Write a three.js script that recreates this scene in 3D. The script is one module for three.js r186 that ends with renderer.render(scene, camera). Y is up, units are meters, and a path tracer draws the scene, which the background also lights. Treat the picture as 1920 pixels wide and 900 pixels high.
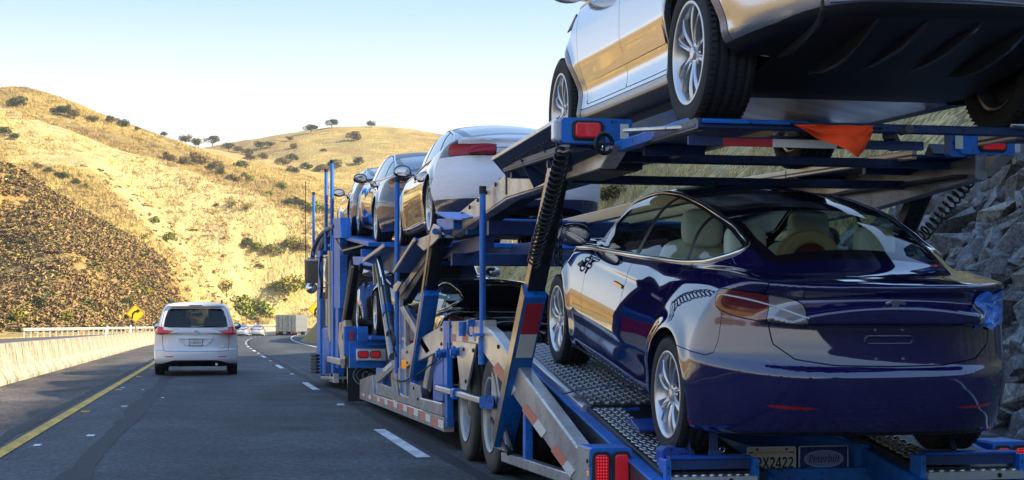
import * as THREE from 'three';
import { ConvexGeometry } from 'three/addons/geometries/ConvexGeometry.js';
import { mergeGeometries } from 'three/addons/utils/BufferGeometryUtils.js';

// ---------------------------------------------------------------- camera, sky, sun, exposure
const F = 2850, YAW = Math.atan(556 / F), CY = Math.cos(YAW), SY = Math.sin(YAW), EYE = 1.17;
const scene = new THREE.Scene();
const camera = new THREE.PerspectiveCamera(2 * Math.atan(450 / F) * 180 / Math.PI, 1920 / 900, 0.1, 6000);
camera.position.set(0, EYE, 0);
camera.rotation.y = -YAW;
camera.setViewOffset(1920, 900, 0, -162, 1920, 900);
const EXPOSURE = 2.15;
const SUN_DIR = new THREE.Vector3(0.75, 0.50, 0.42).normalize();
const sun = new THREE.DirectionalLight(new THREE.Color(1.0, 0.85, 0.60), 5);
sun.position.copy(SUN_DIR).multiplyScalar(300); sun.castShadow = true; sun.shadow.radius = 1.5;
sun.shadow.mapSize.set(4096, 4096);
Object.assign(sun.shadow.camera, { left: -120, right: 120, top: 120, bottom: -120, near: 1, far: 700 });
scene.add(sun, sun.target);
{
  // clear air: white near the horizon, deep blue overhead
  const W = 512, Hh = 256, data = new Float32Array(W * Hh * 4);
  const stops = [[-90, .30, .24, .14], [-3, .36, .31, .20], [0, .62, .62, .61], [5, .58, .59, .60], [7.5, .56, .59, .61], [9.5, .43, .50, .58], [12, .27, .39, .55], [20, .24, .37, .58], [40, .18, .31, .58], [90, .12, .24, .54]];
  for (let j = 0; j < Hh; j++) {
    const el = ((j + .5) / Hh - .5) * 180;
    let k = 0; while (k < stops.length - 2 && el > stops[k + 1][0]) k++;
    const a = stops[k], b = stops[k + 1]; let t = Math.min(1, Math.max(0, (el - a[0]) / (b[0] - a[0])));
    for (let i = 0; i < W; i++) {
      const q = (j * W + i) * 4;
      for (let c = 0; c < 3; c++) data[q + c] = a[c + 1] + (b[c + 1] - a[c + 1]) * t;
      data[q + 3] = 1;
    }
  }
  const t = new THREE.DataTexture(data, W, Hh, THREE.RGBAFormat, THREE.FloatType);
  t.mapping = THREE.EquirectangularReflectionMapping; t.magFilter = t.minFilter = THREE.LinearFilter; t.needsUpdate = true;
  scene.background = t; scene.environment = t;
}
const renderer = new THREE.WebGLRenderer({ antialias: true });
renderer.setSize(1024, 480);
renderer.toneMapping = THREE.LinearToneMapping; renderer.toneMappingExposure = EXPOSURE;
renderer.shadowMap.enabled = true;
scene.fog = new THREE.FogExp2(new THREE.Color(.75, .80, .86), 0.00016);

// ---------------------------------------------------------------- helpers
let seed = 7;
const rnd = () => { seed = (seed * 1664525 + 1013904223) >>> 0; return seed / 4294967296; };
const rr = (a, b) => a + (b - a) * rnd();
const clamp = (x, a, b) => x < a ? a : x > b ? b : x;
const lerp = (a, b, t) => a + (b - a) * t;
const sstep = (a, b, x) => { const t = clamp((x - a) / (b - a), 0, 1); return t * t * (3 - 2 * t); };
const smax = (a, b, k) => { const h = Math.max(k - Math.abs(a - b), 0) / k; return Math.max(a, b) + h * h * k * .25; };
const smin = (a, b, k) => -smax(-a, -b, k);
const hash = (x, y, z) => { let h = Math.imul(x, 374761393) + Math.imul(y, 668265263) + Math.imul(z, 2147483647 - 1274126177) | 0; h = Math.imul(h ^ (h >>> 13), 1274126177); h ^= h >>> 16; return (h >>> 0) / 4294967296; };
function noise(x, y, z = 0) {
  const X = Math.floor(x), Y = Math.floor(y), Z = Math.floor(z);
  let u = x - X, v = y - Y, w = z - Z; u = u * u * (3 - 2 * u); v = v * v * (3 - 2 * v); w = w * w * (3 - 2 * w);
  const L = (a, b, t) => a + (b - a) * t;
  return L(L(L(hash(X, Y, Z), hash(X + 1, Y, Z), u), L(hash(X, Y + 1, Z), hash(X + 1, Y + 1, Z), u), v),
    L(L(hash(X, Y, Z + 1), hash(X + 1, Y, Z + 1), u), L(hash(X, Y + 1, Z + 1), hash(X + 1, Y + 1, Z + 1), u), v), w) * 2 - 1;
}
const fbm = (x, y, z = 0, o = 4) => { let s = 0, a = .5; for (let i = 0; i < o; i++) { s += a * noise(x, y, z); x *= 2.03; y *= 2.03; z *= 2.03; a *= .5; } return s; };
// a point of the place from where the eye sees it (1920 x 900) on a plane of the road frame
const V = (x, y, z) => new THREE.Vector3(x, y, z);
function atX(u, v, X) { const k = (u - 960) / F, d = X * (CY - k * SY) / (k * CY + SY), D = X * SY + d * CY; return V(X, EYE - (v - 612) * D / F, -d); }
function atZ(u, v, d) { const k = (u - 960) / F, X = d * (k * CY + SY) / (CY - k * SY), D = X * SY + d * CY; return V(X, EYE - (v - 612) * D / F, -d); }
function atD(u, v, D) { const r = (u - 960) / F * D; return V(D * SY + r * CY, EYE - (v - 612) * D / F, -(D * CY - r * SY)); }

const counts = {};
function numbered(n) { const k = counts[n] = (counts[n] || 0) + 1; return k === 1 ? n : n + '_' + String(k - 1).padStart(3, '0'); }
function tag(o, label, category, group) { o.userData.label = label; o.userData.category = category; if (group) o.userData.group = group; return o; }
function thing(name, label, category, pos = V(0, 0, 0), group) {
  const o = new THREE.Group(); o.name = numbered(name); o.position.copy(pos); scene.add(o); o.userData.base = undefined; delete o.userData.base;
  return tag(o, label, category, group);
}
const shade = (o) => { o.castShadow = true; o.receiveShadow = true; return o; };
function plain(g) { if (g.index) g = g.toNonIndexed(); for (const k of Object.keys(g.attributes)) if (!['position', 'normal', 'uv'].includes(k)) g.deleteAttribute(k); if (!g.attributes.uv) g.setAttribute('uv', new THREE.BufferAttribute(new Float32Array(g.attributes.position.count * 2), 2)); if (!g.attributes.normal) g.computeVertexNormals(); return g; }
const merged = (gs) => { gs = (Array.isArray(gs) ? gs : [gs]).filter(Boolean).map(plain); return gs.length === 1 ? gs[0] : mergeGeometries(gs); };
// a named part; world = true: its shapes are given in the place's coordinates
function part(root, name, gs, mat, label, kind) {
  const g = merged(gs), m = shade(new THREE.Mesh(g, mat)); m.name = root === scene ? numbered(name) : name;
  if (label) m.userData.label = label; if (kind) m.userData.kind = kind;
  root.add(m); return m;
}
function wpart(root, name, gs, mat, label, kind) { // world-authored under an unrotated root
  const g = merged(gs).clone(); const p = V(0, 0, 0); for (let o = root; o; o = o.parent) p.add(o.position);
  g.translate(-p.x, -p.y, -p.z); return part(root, name, [g], mat, label, kind);
}
function structure(name, gs, mat) { const m = part(scene, name, gs, mat); m.userData.kind = 'structure'; return m; }

// shapes
function prof8(w, h, c) { c = Math.min(c, w * .3, h * .3); const a = w / 2, b = h / 2; return new THREE.Shape([[a, -b + c], [a, b - c], [a - c, b], [-a + c, b], [-a, b - c], [-a, -b + c], [-a + c, -b], [a - c, -b]].map(p => new THREE.Vector2(...p))); }
// bar of section w (sideways) x h (along up) from p to q, chamfered
function beam(p, q, w, h, up = V(0, 1, 0), c = .006) {
  const d = q.clone().sub(p), L = d.length(); d.normalize();
  const s = new THREE.Vector3().crossVectors(up, d).normalize(), t = new THREE.Vector3().crossVectors(d, s);
  const g = new THREE.ExtrudeGeometry(prof8(w, h, c), { depth: L, bevelEnabled: false, curveSegments: 1 });
  return g.applyMatrix4(new THREE.Matrix4().makeBasis(s, t, d).setPosition(p));
}
function rbox(w, h, l, x, y, z, c = .008) { return beam(V(x, y, z - l / 2), V(x, y, z + l / 2), w, h, V(0, 1, 0), c); }
function cyl(p, q, r, n = 14, r2 = r) {
  const d = q.clone().sub(p), L = d.length();
  const g = new THREE.CylinderGeometry(r2, r, L, n, 1); g.translate(0, L / 2, 0);
  return g.applyQuaternion(new THREE.Quaternion().setFromUnitVectors(V(0, 1, 0), d.normalize())).translate(p.x, p.y, p.z);
}
function tube(pts, r, seg = 40, n = 7, closed = false) { return new THREE.TubeGeometry(new THREE.CatmullRomCurve3(pts, closed, 'catmullrom', .5), seg, r, n, closed); }
// sheet of the outline given by points (any plane facing roughly along axis 'x' or 'z'), thick along that axis
function slabX(pts, x0, x1, holes, bevel = .003) { // pts: Vector3 with (y, z) used
  const sh = new THREE.Shape(pts.map(p => new THREE.Vector2(-p.z, p.y))); if (holes) for (const h of holes) sh.holes.push(h);
  const g = new THREE.ExtrudeGeometry(sh, { depth: Math.abs(x1 - x0) - 2 * bevel, bevelEnabled: bevel > 0, bevelThickness: bevel, bevelSize: bevel, bevelOffset: -bevel, bevelSegments: 1, curveSegments: 8 });
  g.translate(0, 0, bevel); // local (a=d, b=Y, c) -> world x = x0 + c, z = -a
  const m = new THREE.Matrix4().makeBasis(V(0, 0, -1), V(0, 1, 0), V(1, 0, 0)).setPosition(Math.min(x0, x1), 0, 0);
  return g.applyMatrix4(m);
}
function slabZ(pts, z0, z1, holes, bevel = .003) { // pts: Vector3 with (x, y) used; from z0 (far) to z1 (near)
  const sh = new THREE.Shape(pts.map(p => new THREE.Vector2(p.x, p.y))); if (holes) for (const h of holes) sh.holes.push(h);
  const g = new THREE.ExtrudeGeometry(sh, { depth: Math.abs(z1 - z0) - 2 * bevel, bevelEnabled: bevel > 0, bevelThickness: bevel, bevelSize: bevel, bevelOffset: -bevel, bevelSegments: 1, curveSegments: 8 });
  return g.translate(0, 0, Math.min(z0, z1) + bevel);
}
// sheet through four points in space, thick t along its own normal (downwards side of the winding)
function sheet(p, t, nu = 1) {
  const n = new THREE.Vector3().crossVectors(p[1].clone().sub(p[0]), p[p.length - 1].clone().sub(p[0])).normalize().multiplyScalar(t);
  const pos = [], tri = (a, b, c) => pos.push(...a.toArray(), ...b.toArray(), ...c.toArray());
  const q = p.map(a => a.clone().sub(n)), m = p.length;
  for (let i = 1; i < m - 1; i++) { tri(p[0], p[i], p[i + 1]); tri(q[0], q[i + 1], q[i]); }
  for (let i = 0; i < m; i++) { const j = (i + 1) % m; tri(p[i], q[i], q[j]); tri(p[i], q[j], p[j]); }
  const g = new THREE.BufferGeometry(); g.setAttribute('position', new THREE.BufferAttribute(new Float32Array(pos), 3)); g.computeVertexNormals(); return plain(g);
}
function roundRect(w, h, r, x = 0, y = 0) { const s = new THREE.Shape(), a = w / 2, b = h / 2; s.moveTo(x - a + r, y - b); s.lineTo(x + a - r, y - b); s.absarc(x + a - r, y - b + r, r, -Math.PI / 2, 0); s.lineTo(x + a, y + b - r); s.absarc(x + a - r, y + b - r, r, 0, Math.PI / 2); s.lineTo(x - a + r, y + b); s.absarc(x - a + r, y + b - r, r, Math.PI / 2, Math.PI); s.lineTo(x - a, y - b + r); s.absarc(x - a + r, y - b + r, r, Math.PI, Math.PI * 1.5); return s; }
function extr(shape, depth, x, y, z, bevel = .004) { const g = new THREE.ExtrudeGeometry(shape, { depth: depth - 2 * bevel, bevelEnabled: bevel > 0, bevelThickness: bevel, bevelSize: bevel, bevelOffset: -bevel, bevelSegments: 2, curveSegments: 6 }); return g.translate(x, y, z + bevel); }

// ---------------------------------------------------------------- materials
const L = (r, g, b) => new THREE.Color().setRGB(r, g, b);
function noiseTex(n, fn, srgb = true) { const d = new Uint8Array(n * n * 4); for (let j = 0; j < n; j++) for (let i = 0; i < n; i++) { const c = fn(i / n, j / n, i, j), q = (j * n + i) * 4; if (Array.isArray(c)) { d[q] = clamp(c[0] * 255, 0, 255); d[q + 1] = clamp(c[1] * 255, 0, 255); d[q + 2] = clamp(c[2] * 255, 0, 255); } else d[q] = d[q + 1] = d[q + 2] = clamp(c * 255, 0, 255); d[q + 3] = 255; } const t = new THREE.DataTexture(d, n, n); t.wrapS = t.wrapT = THREE.RepeatWrapping; t.magFilter = THREE.LinearFilter; t.minFilter = THREE.LinearMipmapLinearFilter; t.generateMipmaps = true; if (srgb) t.colorSpace = THREE.SRGBColorSpace; t.needsUpdate = true; return t; }
// value noise that repeats after p cells
function pnoise(u, v, p, s = 0) { const x = u * p, y = v * p, X = Math.floor(x), Y = Math.floor(y); let a = x - X, b = y - Y; a = a * a * (3 - 2 * a); b = b * b * (3 - 2 * b); const h = (i, j) => hash((i % p + p) % p, (j % p + p) % p, s); return (h(X, Y) * (1 - a) + h(X + 1, Y) * a) * (1 - b) + (h(X, Y + 1) * (1 - a) + h(X + 1, Y + 1) * a) * b; }
const pf = (u, v, p, o, s = 0) => { let t = 0, a = .5, n = 0; for (let i = 0; i < o; i++) { t += a * pnoise(u, v, p, s + i); n += a; a *= .5; p *= 2; } return t / n; };
const M = {};
const std = (o) => new THREE.MeshStandardMaterial(o), phy = (o) => new THREE.MeshPhysicalMaterial(o);
const grime = noiseTex(512, (u, v) => { const a = pf(u, v, 5, 5, 3), b = pf(u, v, 24, 3, 9); const k = .84 + .16 * sstep(.3, .6, a) + .10 * (b - .5); const f = pf(u, v, 40, 2, 51) * .6 + .4 * pnoise(u, v, 110, 57), c = f > .76 ? 1 : 0; return c ? [k * .62, k * .50, k * .42] : [k, k, k * .99]; });
const roughT = noiseTex(256, (u, v) => .5 + .6 * (pf(u, v, 8, 5, 21) - .5) + .25 * (pf(u, v, 60, 2, 31) - .5), false);
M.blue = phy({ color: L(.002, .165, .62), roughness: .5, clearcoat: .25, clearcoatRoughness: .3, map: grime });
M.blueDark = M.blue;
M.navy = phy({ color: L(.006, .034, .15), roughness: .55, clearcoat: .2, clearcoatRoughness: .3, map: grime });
M.grey = phy({ color: L(.54, .50, .46), roughness: .4, metalness: .25, clearcoat: .9, clearcoatRoughness: .16, map: grime });
M.greyDark = std({ color: L(.12, .12, .13), roughness: .5, metalness: .5, map: grime });
M.steel = std({ color: L(.5, .5, .5), roughness: .38, metalness: .9, roughnessMap: roughT, map: grime });
M.dark = std({ color: L(.018, .019, .024), roughness: .5, metalness: .2, map: grime });
M.iron = std({ color: L(.03, .028, .03), roughness: .45, metalness: .6, map: grime });
M.chrome = std({ color: L(.78, .78, .78), roughness: .12, metalness: 1 });
M.alu = std({ color: L(.72, .71, .70), roughness: .3, metalness: .85 });
M.rubber = std({ color: L(.016, .016, .017), roughness: .78 });
M.plasticBlack = std({ color: L(.012, .012, .013), roughness: .45 });
M.seal = std({ color: L(.006, .006, .007), roughness: .7 });
M.redLens = phy({ color: L(.48, .006, .012), roughness: .3, clearcoat: 1, clearcoatRoughness: .05, emissive: L(.30, .003, .012), emissiveIntensity: .2 });
M.redLed = phy({ color: L(.30, .004, .008), roughness: .2, clearcoat: 1, emissive: L(.6, .004, .01), emissiveIntensity: .12 });
M.redDot = std({ color: L(.9, .05, .06), roughness: .3, emissive: L(1, .03, .04), emissiveIntensity: .2 });
M.whiteLens = phy({ color: L(.75, .76, .78), roughness: .15, clearcoat: 1, transmission: .3, thickness: 0 });
M.redTape = std({ color: L(.50, .02, .03), roughness: .5 });
M.paleRedTape = std({ color: L(.62, .17, .10), roughness: .5 });
M.whiteTape = std({ color: L(.72, .70, .62), roughness: .45 });
M.flag = phy({ color: L(1, .075, .008), roughness: .9, sheen: .6, sheenColor: L(1, .2, .05), sheenRoughness: .5, side: THREE.DoubleSide });
M.orangeLens = phy({ color: L(.8, .3, .02), roughness: .2, clearcoat: 1, emissive: L(.7, .25, .01), emissiveIntensity: .3 });
M.white = std({ color: L(.72, .72, .70), roughness: .5, map: grime });
function canvasTex(w, h, draw) { const c = document.createElement('canvas'); c.width = w; c.height = h; const g = c.getContext('2d'); draw(g, w, h); const t = new THREE.CanvasTexture(c); t.colorSpace = THREE.SRGBColorSpace; t.anisotropy = 4; return t; }
// ---------------------------------------------------------------- the road and what lies along it
const bend = (d) => d > 80 ? .00034 * (d - 80) ** 2 : 0;
const rise = (d, X) => (d > 120 ? .0000085 * (d - 120) ** 2 : 0);   // far part climbs a little
// a strip of ground between two offsets, following the bend
function ribbon(x0, x1, d0, d1, y, step = 4, nx = 1, uvScale = 1) {
  const pos = [], uv = [], idx = [], n = Math.max(1, Math.ceil((d1 - d0) / step));
  for (let i = 0; i <= n; i++) { const d = lerp(d0, d1, i / n); for (let j = 0; j <= nx; j++) { const X = lerp(x0, x1, j / nx); pos.push(X + bend(d), y + rise(d), -d); uv.push(X * uvScale, d * uvScale); } }
  for (let i = 0; i < n; i++) for (let j = 0; j < nx; j++) { const a = i * (nx + 1) + j, b = a + nx + 1; idx.push(a, a + 1, b + 1, a, b + 1, b); }
  const g = new THREE.BufferGeometry(); g.setAttribute('position', new THREE.BufferAttribute(new Float32Array(pos), 3)); g.setAttribute('uv', new THREE.BufferAttribute(new Float32Array(uv), 2)); g.setIndex(idx); g.computeVertexNormals(); return g;
}
const asphaltTex = noiseTex(512, (u, v, i, j) => { const a = pf(u, v, 6, 4, 2), s = pnoise(u, v, 256, 7), f = pnoise(u, v, 128, 5); let k = .62 + .24 * (a - .5) + .46 * (s - .5) + .22 * (f - .5); if (hash(i, j, 4) > .988) k += .3; return [k * .98, k, k * 1.01]; });
const asphaltBump = noiseTex(512, (u, v) => .5 + .6 * (pnoise(u, v, 256, 7) - .5) + .35 * (pnoise(u, v, 128, 5) - .5), false);
const texRep = (t, x, y) => { const c = t.clone(); c.repeat.set(x, y); c.needsUpdate = true; return c; };
M.asphalt = std({ color: L(.165, .165, .165), roughness: .82, map: texRep(asphaltTex, .19, .19), bumpMap: texRep(asphaltBump, .19, .19), bumpScale: .012 });
M.shoulder = std({ color: L(.27, .22, .185), roughness: .88, map: texRep(asphaltTex, .17, .17), bumpMap: texRep(asphaltBump, .17, .17), bumpScale: .012 });
M.far = std({ color: L(.25, .22, .20), roughness: .9, map: texRep(asphaltTex, .2, .2) });
M.tar = std({ color: L(.030, .031, .035), roughness: .75, map: texRep(asphaltTex, .7, .7), bumpMap: texRep(asphaltBump, .7, .7), bumpScale: .004 });
M.yellowLine = std({ color: L(.80, .44, .02), roughness: .65, map: texRep(grime, 1.5, .4) });
M.whiteLine = std({ color: L(.80, .80, .79), roughness: .6, map: texRep(grime, 1.5, .7) });
const road = new THREE.Group(); road.name = 'road'; road.userData.kind = 'structure'; scene.add(road);
function worn(g, tracks, amp) { // polished wheel tracks, oil drips, patches
  const p = g.attributes.position, c = new Float32Array(p.count * 3);
  for (let i = 0; i < p.count; i++) { const d = -p.getZ(i), x = p.getX(i) - bend(d); let k = 1 + amp * (.30 * fbm(x * .5, d * .09, 3, 4) + .30 * fbm(x * 1.7, d * .5, 9, 3)); for (const t of tracks) k *= 1 - .16 * Math.exp(-(((x - t) / .32) ** 2)) * (1 + .5 * noise(d * .15, t)); const oil = sstep(.30, .5, fbm(x * 1.1 + 7, d * .45, 31, 3)); k *= 1 - .35 * oil; c[i * 3] = c[i * 3 + 1] = c[i * 3 + 2] = k; }
  g.setAttribute('color', new THREE.BufferAttribute(c, 3)); return g;
}
function roadPart(name, x0, x1, m, tracks, amp, nx) { for (const [a, b, st] of [[-90, 4, 4], [4, 60, .35], [60, 420, 3]]) { const g = worn(ribbon(x0, x1, a, b, 0, st, st === .35 ? nx : 12), tracks, amp), k = shade(new THREE.Mesh(g, m)); k.name = name; road.add(k); } }
M.asphalt.vertexColors = true; M.shoulder.vertexColors = true;
roadPart('asphalt', -1.94, 9.0, M.asphalt, [-.85, .85, 2.8, 4.5], 1.5, 60);
roadPart('left_shoulder', -4.9, -1.94, M.shoulder, [-2.55], 1.9, 24);
part(road, 'opposite_carriageway', [ribbon(-19.5, -5.2, -90, 460, .08, 4, 3)], M.far);
// old dark joint beside the yellow line, tar strip in the lane, joint along the dashes
const wob = (x0, w, d0, d1, y, s) => { const pos = [], idx = [], uv = []; const n = Math.ceil((d1 - d0) / .5); for (let i = 0; i <= n; i++) { const d = lerp(d0, d1, i / n), c = x0 + .03 * noise(d * .4, s), h = w / 2 * (1 + .35 * noise(d * 1.3, s + 5)); pos.push(c - h + bend(d), y + rise(d), -d, c + h + bend(d), y + rise(d), -d); uv.push(0, d, w, d); if (i < n) { const a = i * 2; idx.push(a, a + 1, a + 3, a, a + 3, a + 2); } } const g = new THREE.BufferGeometry(); g.setAttribute('position', new THREE.BufferAttribute(new Float32Array(pos), 3)); g.setAttribute('uv', new THREE.BufferAttribute(new Float32Array(uv), 2)); g.setIndex(idx); g.computeVertexNormals(); return g; };
part(road, 'tar_strip', [wob(-1.07, .25, 5, 200, .004, 1)], M.tar);
part(road, 'tar_strip', [wob(-2.16, .16, 5, 120, .004, 9)], M.tar);
part(road, 'tar_strip', [wob(2.03, .15, 5, 200, .004, 17)], M.tar); part(road, 'tar_strip', [wob(2.32, .05, 9, 120, .004, 27)], M.tar);
part(road, 'yellow_line', [ribbon(-2.01, -1.87, 5, 380, .008, 3)], M.yellowLine);
part(road, 'edge_line', [ribbon(5.53, 5.65, 5, 380, .005, 3)], M.whiteLine);
for (let k = 0; k < 22; k++) { const d = 13.4 + 14.63 * k; part(road, 'lane_dash', [ribbon(1.75, 1.88, d, d + 3.75, .008, 2)], M.whiteLine); }
M.dotWhite = phy({ color: L(.8, .8, .78), roughness: .35, clearcoat: .5 });
M.dotYellow = std({ color: L(.75, .42, .05), roughness: .5 });
for (let k = 0; k < 9; k++) { const d = 22.6 + 14.63 * k; part(road, 'road_stud', [beam(V(1.77 + bend(d), .012, -d), V(1.87 + bend(d), .012, -d), .11, .024, V(0, 1, 0), .01)], M.dotWhite); }
for (let k = 0; k < 7; k++) { const d = 21.4 + 7.3 * k; part(road, 'road_stud', [beam(V(-1.79, .01, -d), V(-1.68, .01, -d), .11, .02, V(0, 1, 0), .008)], M.dotYellow); }
// pale paint specks left on the lane
for (const [u, v, w] of [[233, 762, 8], [170, 817, 10], [70, 835, 9], [305, 746, 4], [230, 727, 5], [268, 731, 3]]) { const D = 1.17 * F / (v - 612), p = atD(u, v, D); part(road, 'paint_mark', [ribbon(p.x - w / F * D / 2 * 1.4, p.x + w / F * D / 2 * 1.4, -p.z - .12, -p.z + .12, .005, 1)], M.whiteLine); }
// dashes of the opposite lanes
for (const [X, n] of [[-9.2, 10], [-12.9, 14]]) for (let k = 0; k < n; k++) { const d = 70 + 14.63 * k; part(road, 'lane_dash', [ribbon(X - .1, X + .1, d, d + 3.6, .088, 2)], M.whiteLine); }

// concrete barrier of cast lengths on the left
{
  const conc = noiseTex(512, (u, v) => { const a = pf(u, v, 5, 5, 41), s = pf(u, v * .12, 40, 3, 47), f = pf(u, v, 90, 2, 43); let k = .80 + .25 * (a - .5) + .10 * (f - .5); k -= .26 * sstep(.50, .74, s); if (pf(u, v, 30, 3, 77) > .68) k -= .10; return [k, k * .975, k * .92]; });
  M.concrete = std({ color: L(.74, .69, .57), roughness: .9, map: texRep(conc, .25, .5), bumpMap: texRep(asphaltBump, .6, .6), bumpScale: .003 });
  M.concrete.map.wrapT = THREE.RepeatWrapping;
  const b = thing('concrete_barrier', 'long low pale concrete median barrier curving away along the left shoulder', 'barrier', V(-4.45, 0, -40));
  const P = [[.30, 0], [.30, .075], [.17, .30], [.095, .81], [-.095, .81], [-.17, .30], [-.30, .075], [-.30, 0]];
  let d = 6;
  for (let k = 0; k < 52; k++) {
    const len = 6.1, n = d > 70 ? 4 : 1, pos = [], uv = [], idx = []; const x0 = -4.42;
    const ring = (dd, out) => { let a = 0; P.forEach((p, i) => { if (i) a += Math.hypot(p[0] - P[i - 1][0], p[1] - P[i - 1][1]); out.push([x0 + p[0] + bend(dd), p[1] + rise(dd), -dd, dd, a]); }); };
    const rows = []; for (let i = 0; i <= n; i++) { const o = []; ring(d + .010 + (len - .020) * i / n, o); rows.push(o); }
    const tri = (A, B, C) => { for (const q of [A, B, C]) { pos.push(q[0], q[1], q[2]); uv.push(q[3], q[4]); } };
    for (let i = 0; i < n; i++) for (let j = 0; j < P.length - 1; j++) { const A = rows[i][j], B = rows[i][j + 1], C = rows[i + 1][j + 1], E = rows[i + 1][j]; tri(A, C, B); tri(A, E, C); }
    for (const [r, s] of [[rows[0], 1], [rows[n], -1]]) for (let j = 0; j < 3; j++) { const a = r[j], b = r[j + 1], c = r[6 - j], e = r[7 - j]; if (s > 0) { tri(a, b, c); tri(a, c, e); } else { tri(a, c, b); tri(a, e, c); } }
    const g = new THREE.BufferGeometry(); g.setAttribute('position', new THREE.BufferAttribute(new Float32Array(pos), 3)); g.setAttribute('uv', new THREE.BufferAttribute(new Float32Array(uv), 2)); g.computeVertexNormals();
    wpart(b, 'barrier_block', [g], M.concrete); d += len;
  }
}
// guard rail beyond the opposite lanes
{
  M.galv = std({ color: L(.72, .70, .66), roughness: .5, metalness: .15, map: grime });
  const gr = thing('guard_rail', 'pale galvanised guard rail along the far edge of the opposite lanes', 'guard rail', V(-19, 0, -150));
  const gx = (d) => -19.2 + bend(d), pos = [], idx = [], W = [[0, .42], [.09, .49], [.0, .58], [.09, .67], [0, .74]], n = 90; let rail = [];
  const r = (d) => rise(d) + .28;
  for (let i = 0; i <= n; i++) { const d = 148 + i * 2.9; for (const [a, y] of W) pos.push(gx(d) + a, y + r(d), -d); if (i < n) for (let j = 0; j < 4; j++) { const q = i * 5 + j; idx.push(q, q + 5, q + 6, q, q + 6, q + 1); } }
  const g = new THREE.BufferGeometry(); g.setAttribute('position', new THREE.BufferAttribute(new Float32Array(pos), 3)); g.setIndex(idx); g.computeVertexNormals(); const M2 = M.galv.clone(); M2.side = THREE.DoubleSide;
  wpart(gr, 'rail', [g], M2);
  for (let k = 0; k < 70; k++) { const d = 149 + k * 3.81; wpart(gr, 'post', [beam(V(gx(d) - .09, r(d) - .4, -d), V(gx(d) - .09, r(d) + .72, -d), .15, .15, V(0, 0, 1))], M.galv); }
}
// curve warning signs
function curveSign(u, v, D, side, label, ph) {
  const c = atD(u, v, D), t = thing('curve_sign', label, 'road sign', V(c.x, 0, c.z)), h = side / 2 * Math.SQRT2;
  t.rotation.y = -.06;
  M.signYellow ||= std({ color: L(.95, .58, .01), roughness: .4 }); M.signBlack ||= std({ color: L(.012, .012, .012), roughness: .6 });
  const d = roundRect(side, side, .05); const pg = extr(d, .012, 0, 0, 0, .002); pg.rotateZ(Math.PI / 4).translate(0, c.y, 0);
  part(t, 'sign_panel', [pg], M.signYellow);
  const bs = roundRect(side - .05, side - .05, .035), bh = roundRect(side - .10, side - .10, .03); bs.holes.push(bh);
  part(t, 'border', [extr(bs, .004, 0, 0, 0, 0).rotateZ(Math.PI / 4).translate(0, c.y, .0125)], M.signBlack);
  const s = new THREE.Shape(), k = side; // arrow bending to the right
  const P = [[-.30, -.36], [-.17, -.36], [-.15, -.10], [-.03, .05], [.12, .11], [.09, .02], [.36, .17], [.15, .38], [.13, .27], [-.08, .19], [-.26, .0]];
  P.forEach((p, i) => i ? s.lineTo(p[0] * k, p[1] * k) : s.moveTo(p[0] * k, p[1] * k));
  part(t, 'arrow', [extr(s, .004, 0, c.y, .0125, 0)], M.signBlack);
  part(t, 'post', [beam(V(0, ph, -.04), V(0, c.y + .3, -.04), .06, .06, V(0, 0, 1))], M.wood ||= std({ color: L(.28, .2, .13), roughness: .8 }));
  for (const k of [-.7, .7]) part(t, 'bolt', [cyl(V(0, c.y + h * k, .012), V(0, c.y + h * k, .022), .015, 8)], M.steel);
  return t;
}
curveSign(254, 588, 92, .82, 'yellow diamond sign with right-bending arrow standing on the median barrier', .8);
curveSign(597, 580, 112, 1.1, 'yellow curve-arrow sign on the right verge, half hidden behind the truck cab', 0);
// white delineator posts on the barrier
for (const [u, v0, v1, lean, D, label] of [[197, 632, 611, .12, 66, 'leaning white plastic marker post on the barrier, farther from the sign'], [245, 628, 610, 0, 84, 'upright white plastic marker post on the barrier just below the yellow sign'], [479, 613, 604, 0, 330, 'tiny white marker post beside the far bend behind the two distant cars']]) {
  const a = atD(u, v0, D), b = atD(u, v1, D), t = thing('marker_post', label, 'marker post', a);
  wpart(t, 'post', [beam(a, V(b.x + lean, b.y, b.z), .10, .03, V(0, 0, 1))], M.postWhite ||= std({ color: L(.8, .79, .75), roughness: .5 }));
  wpart(t, 'reflector', [beam(V(lerp(a.x, b.x + lean, .78), lerp(a.y, b.y, .78), a.z + .018), V(lerp(a.x, b.x + lean, .93), lerp(a.y, b.y, .93), a.z + .018), .07, .006, V(0, 0, 1))], M.whiteTape);
}
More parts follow.
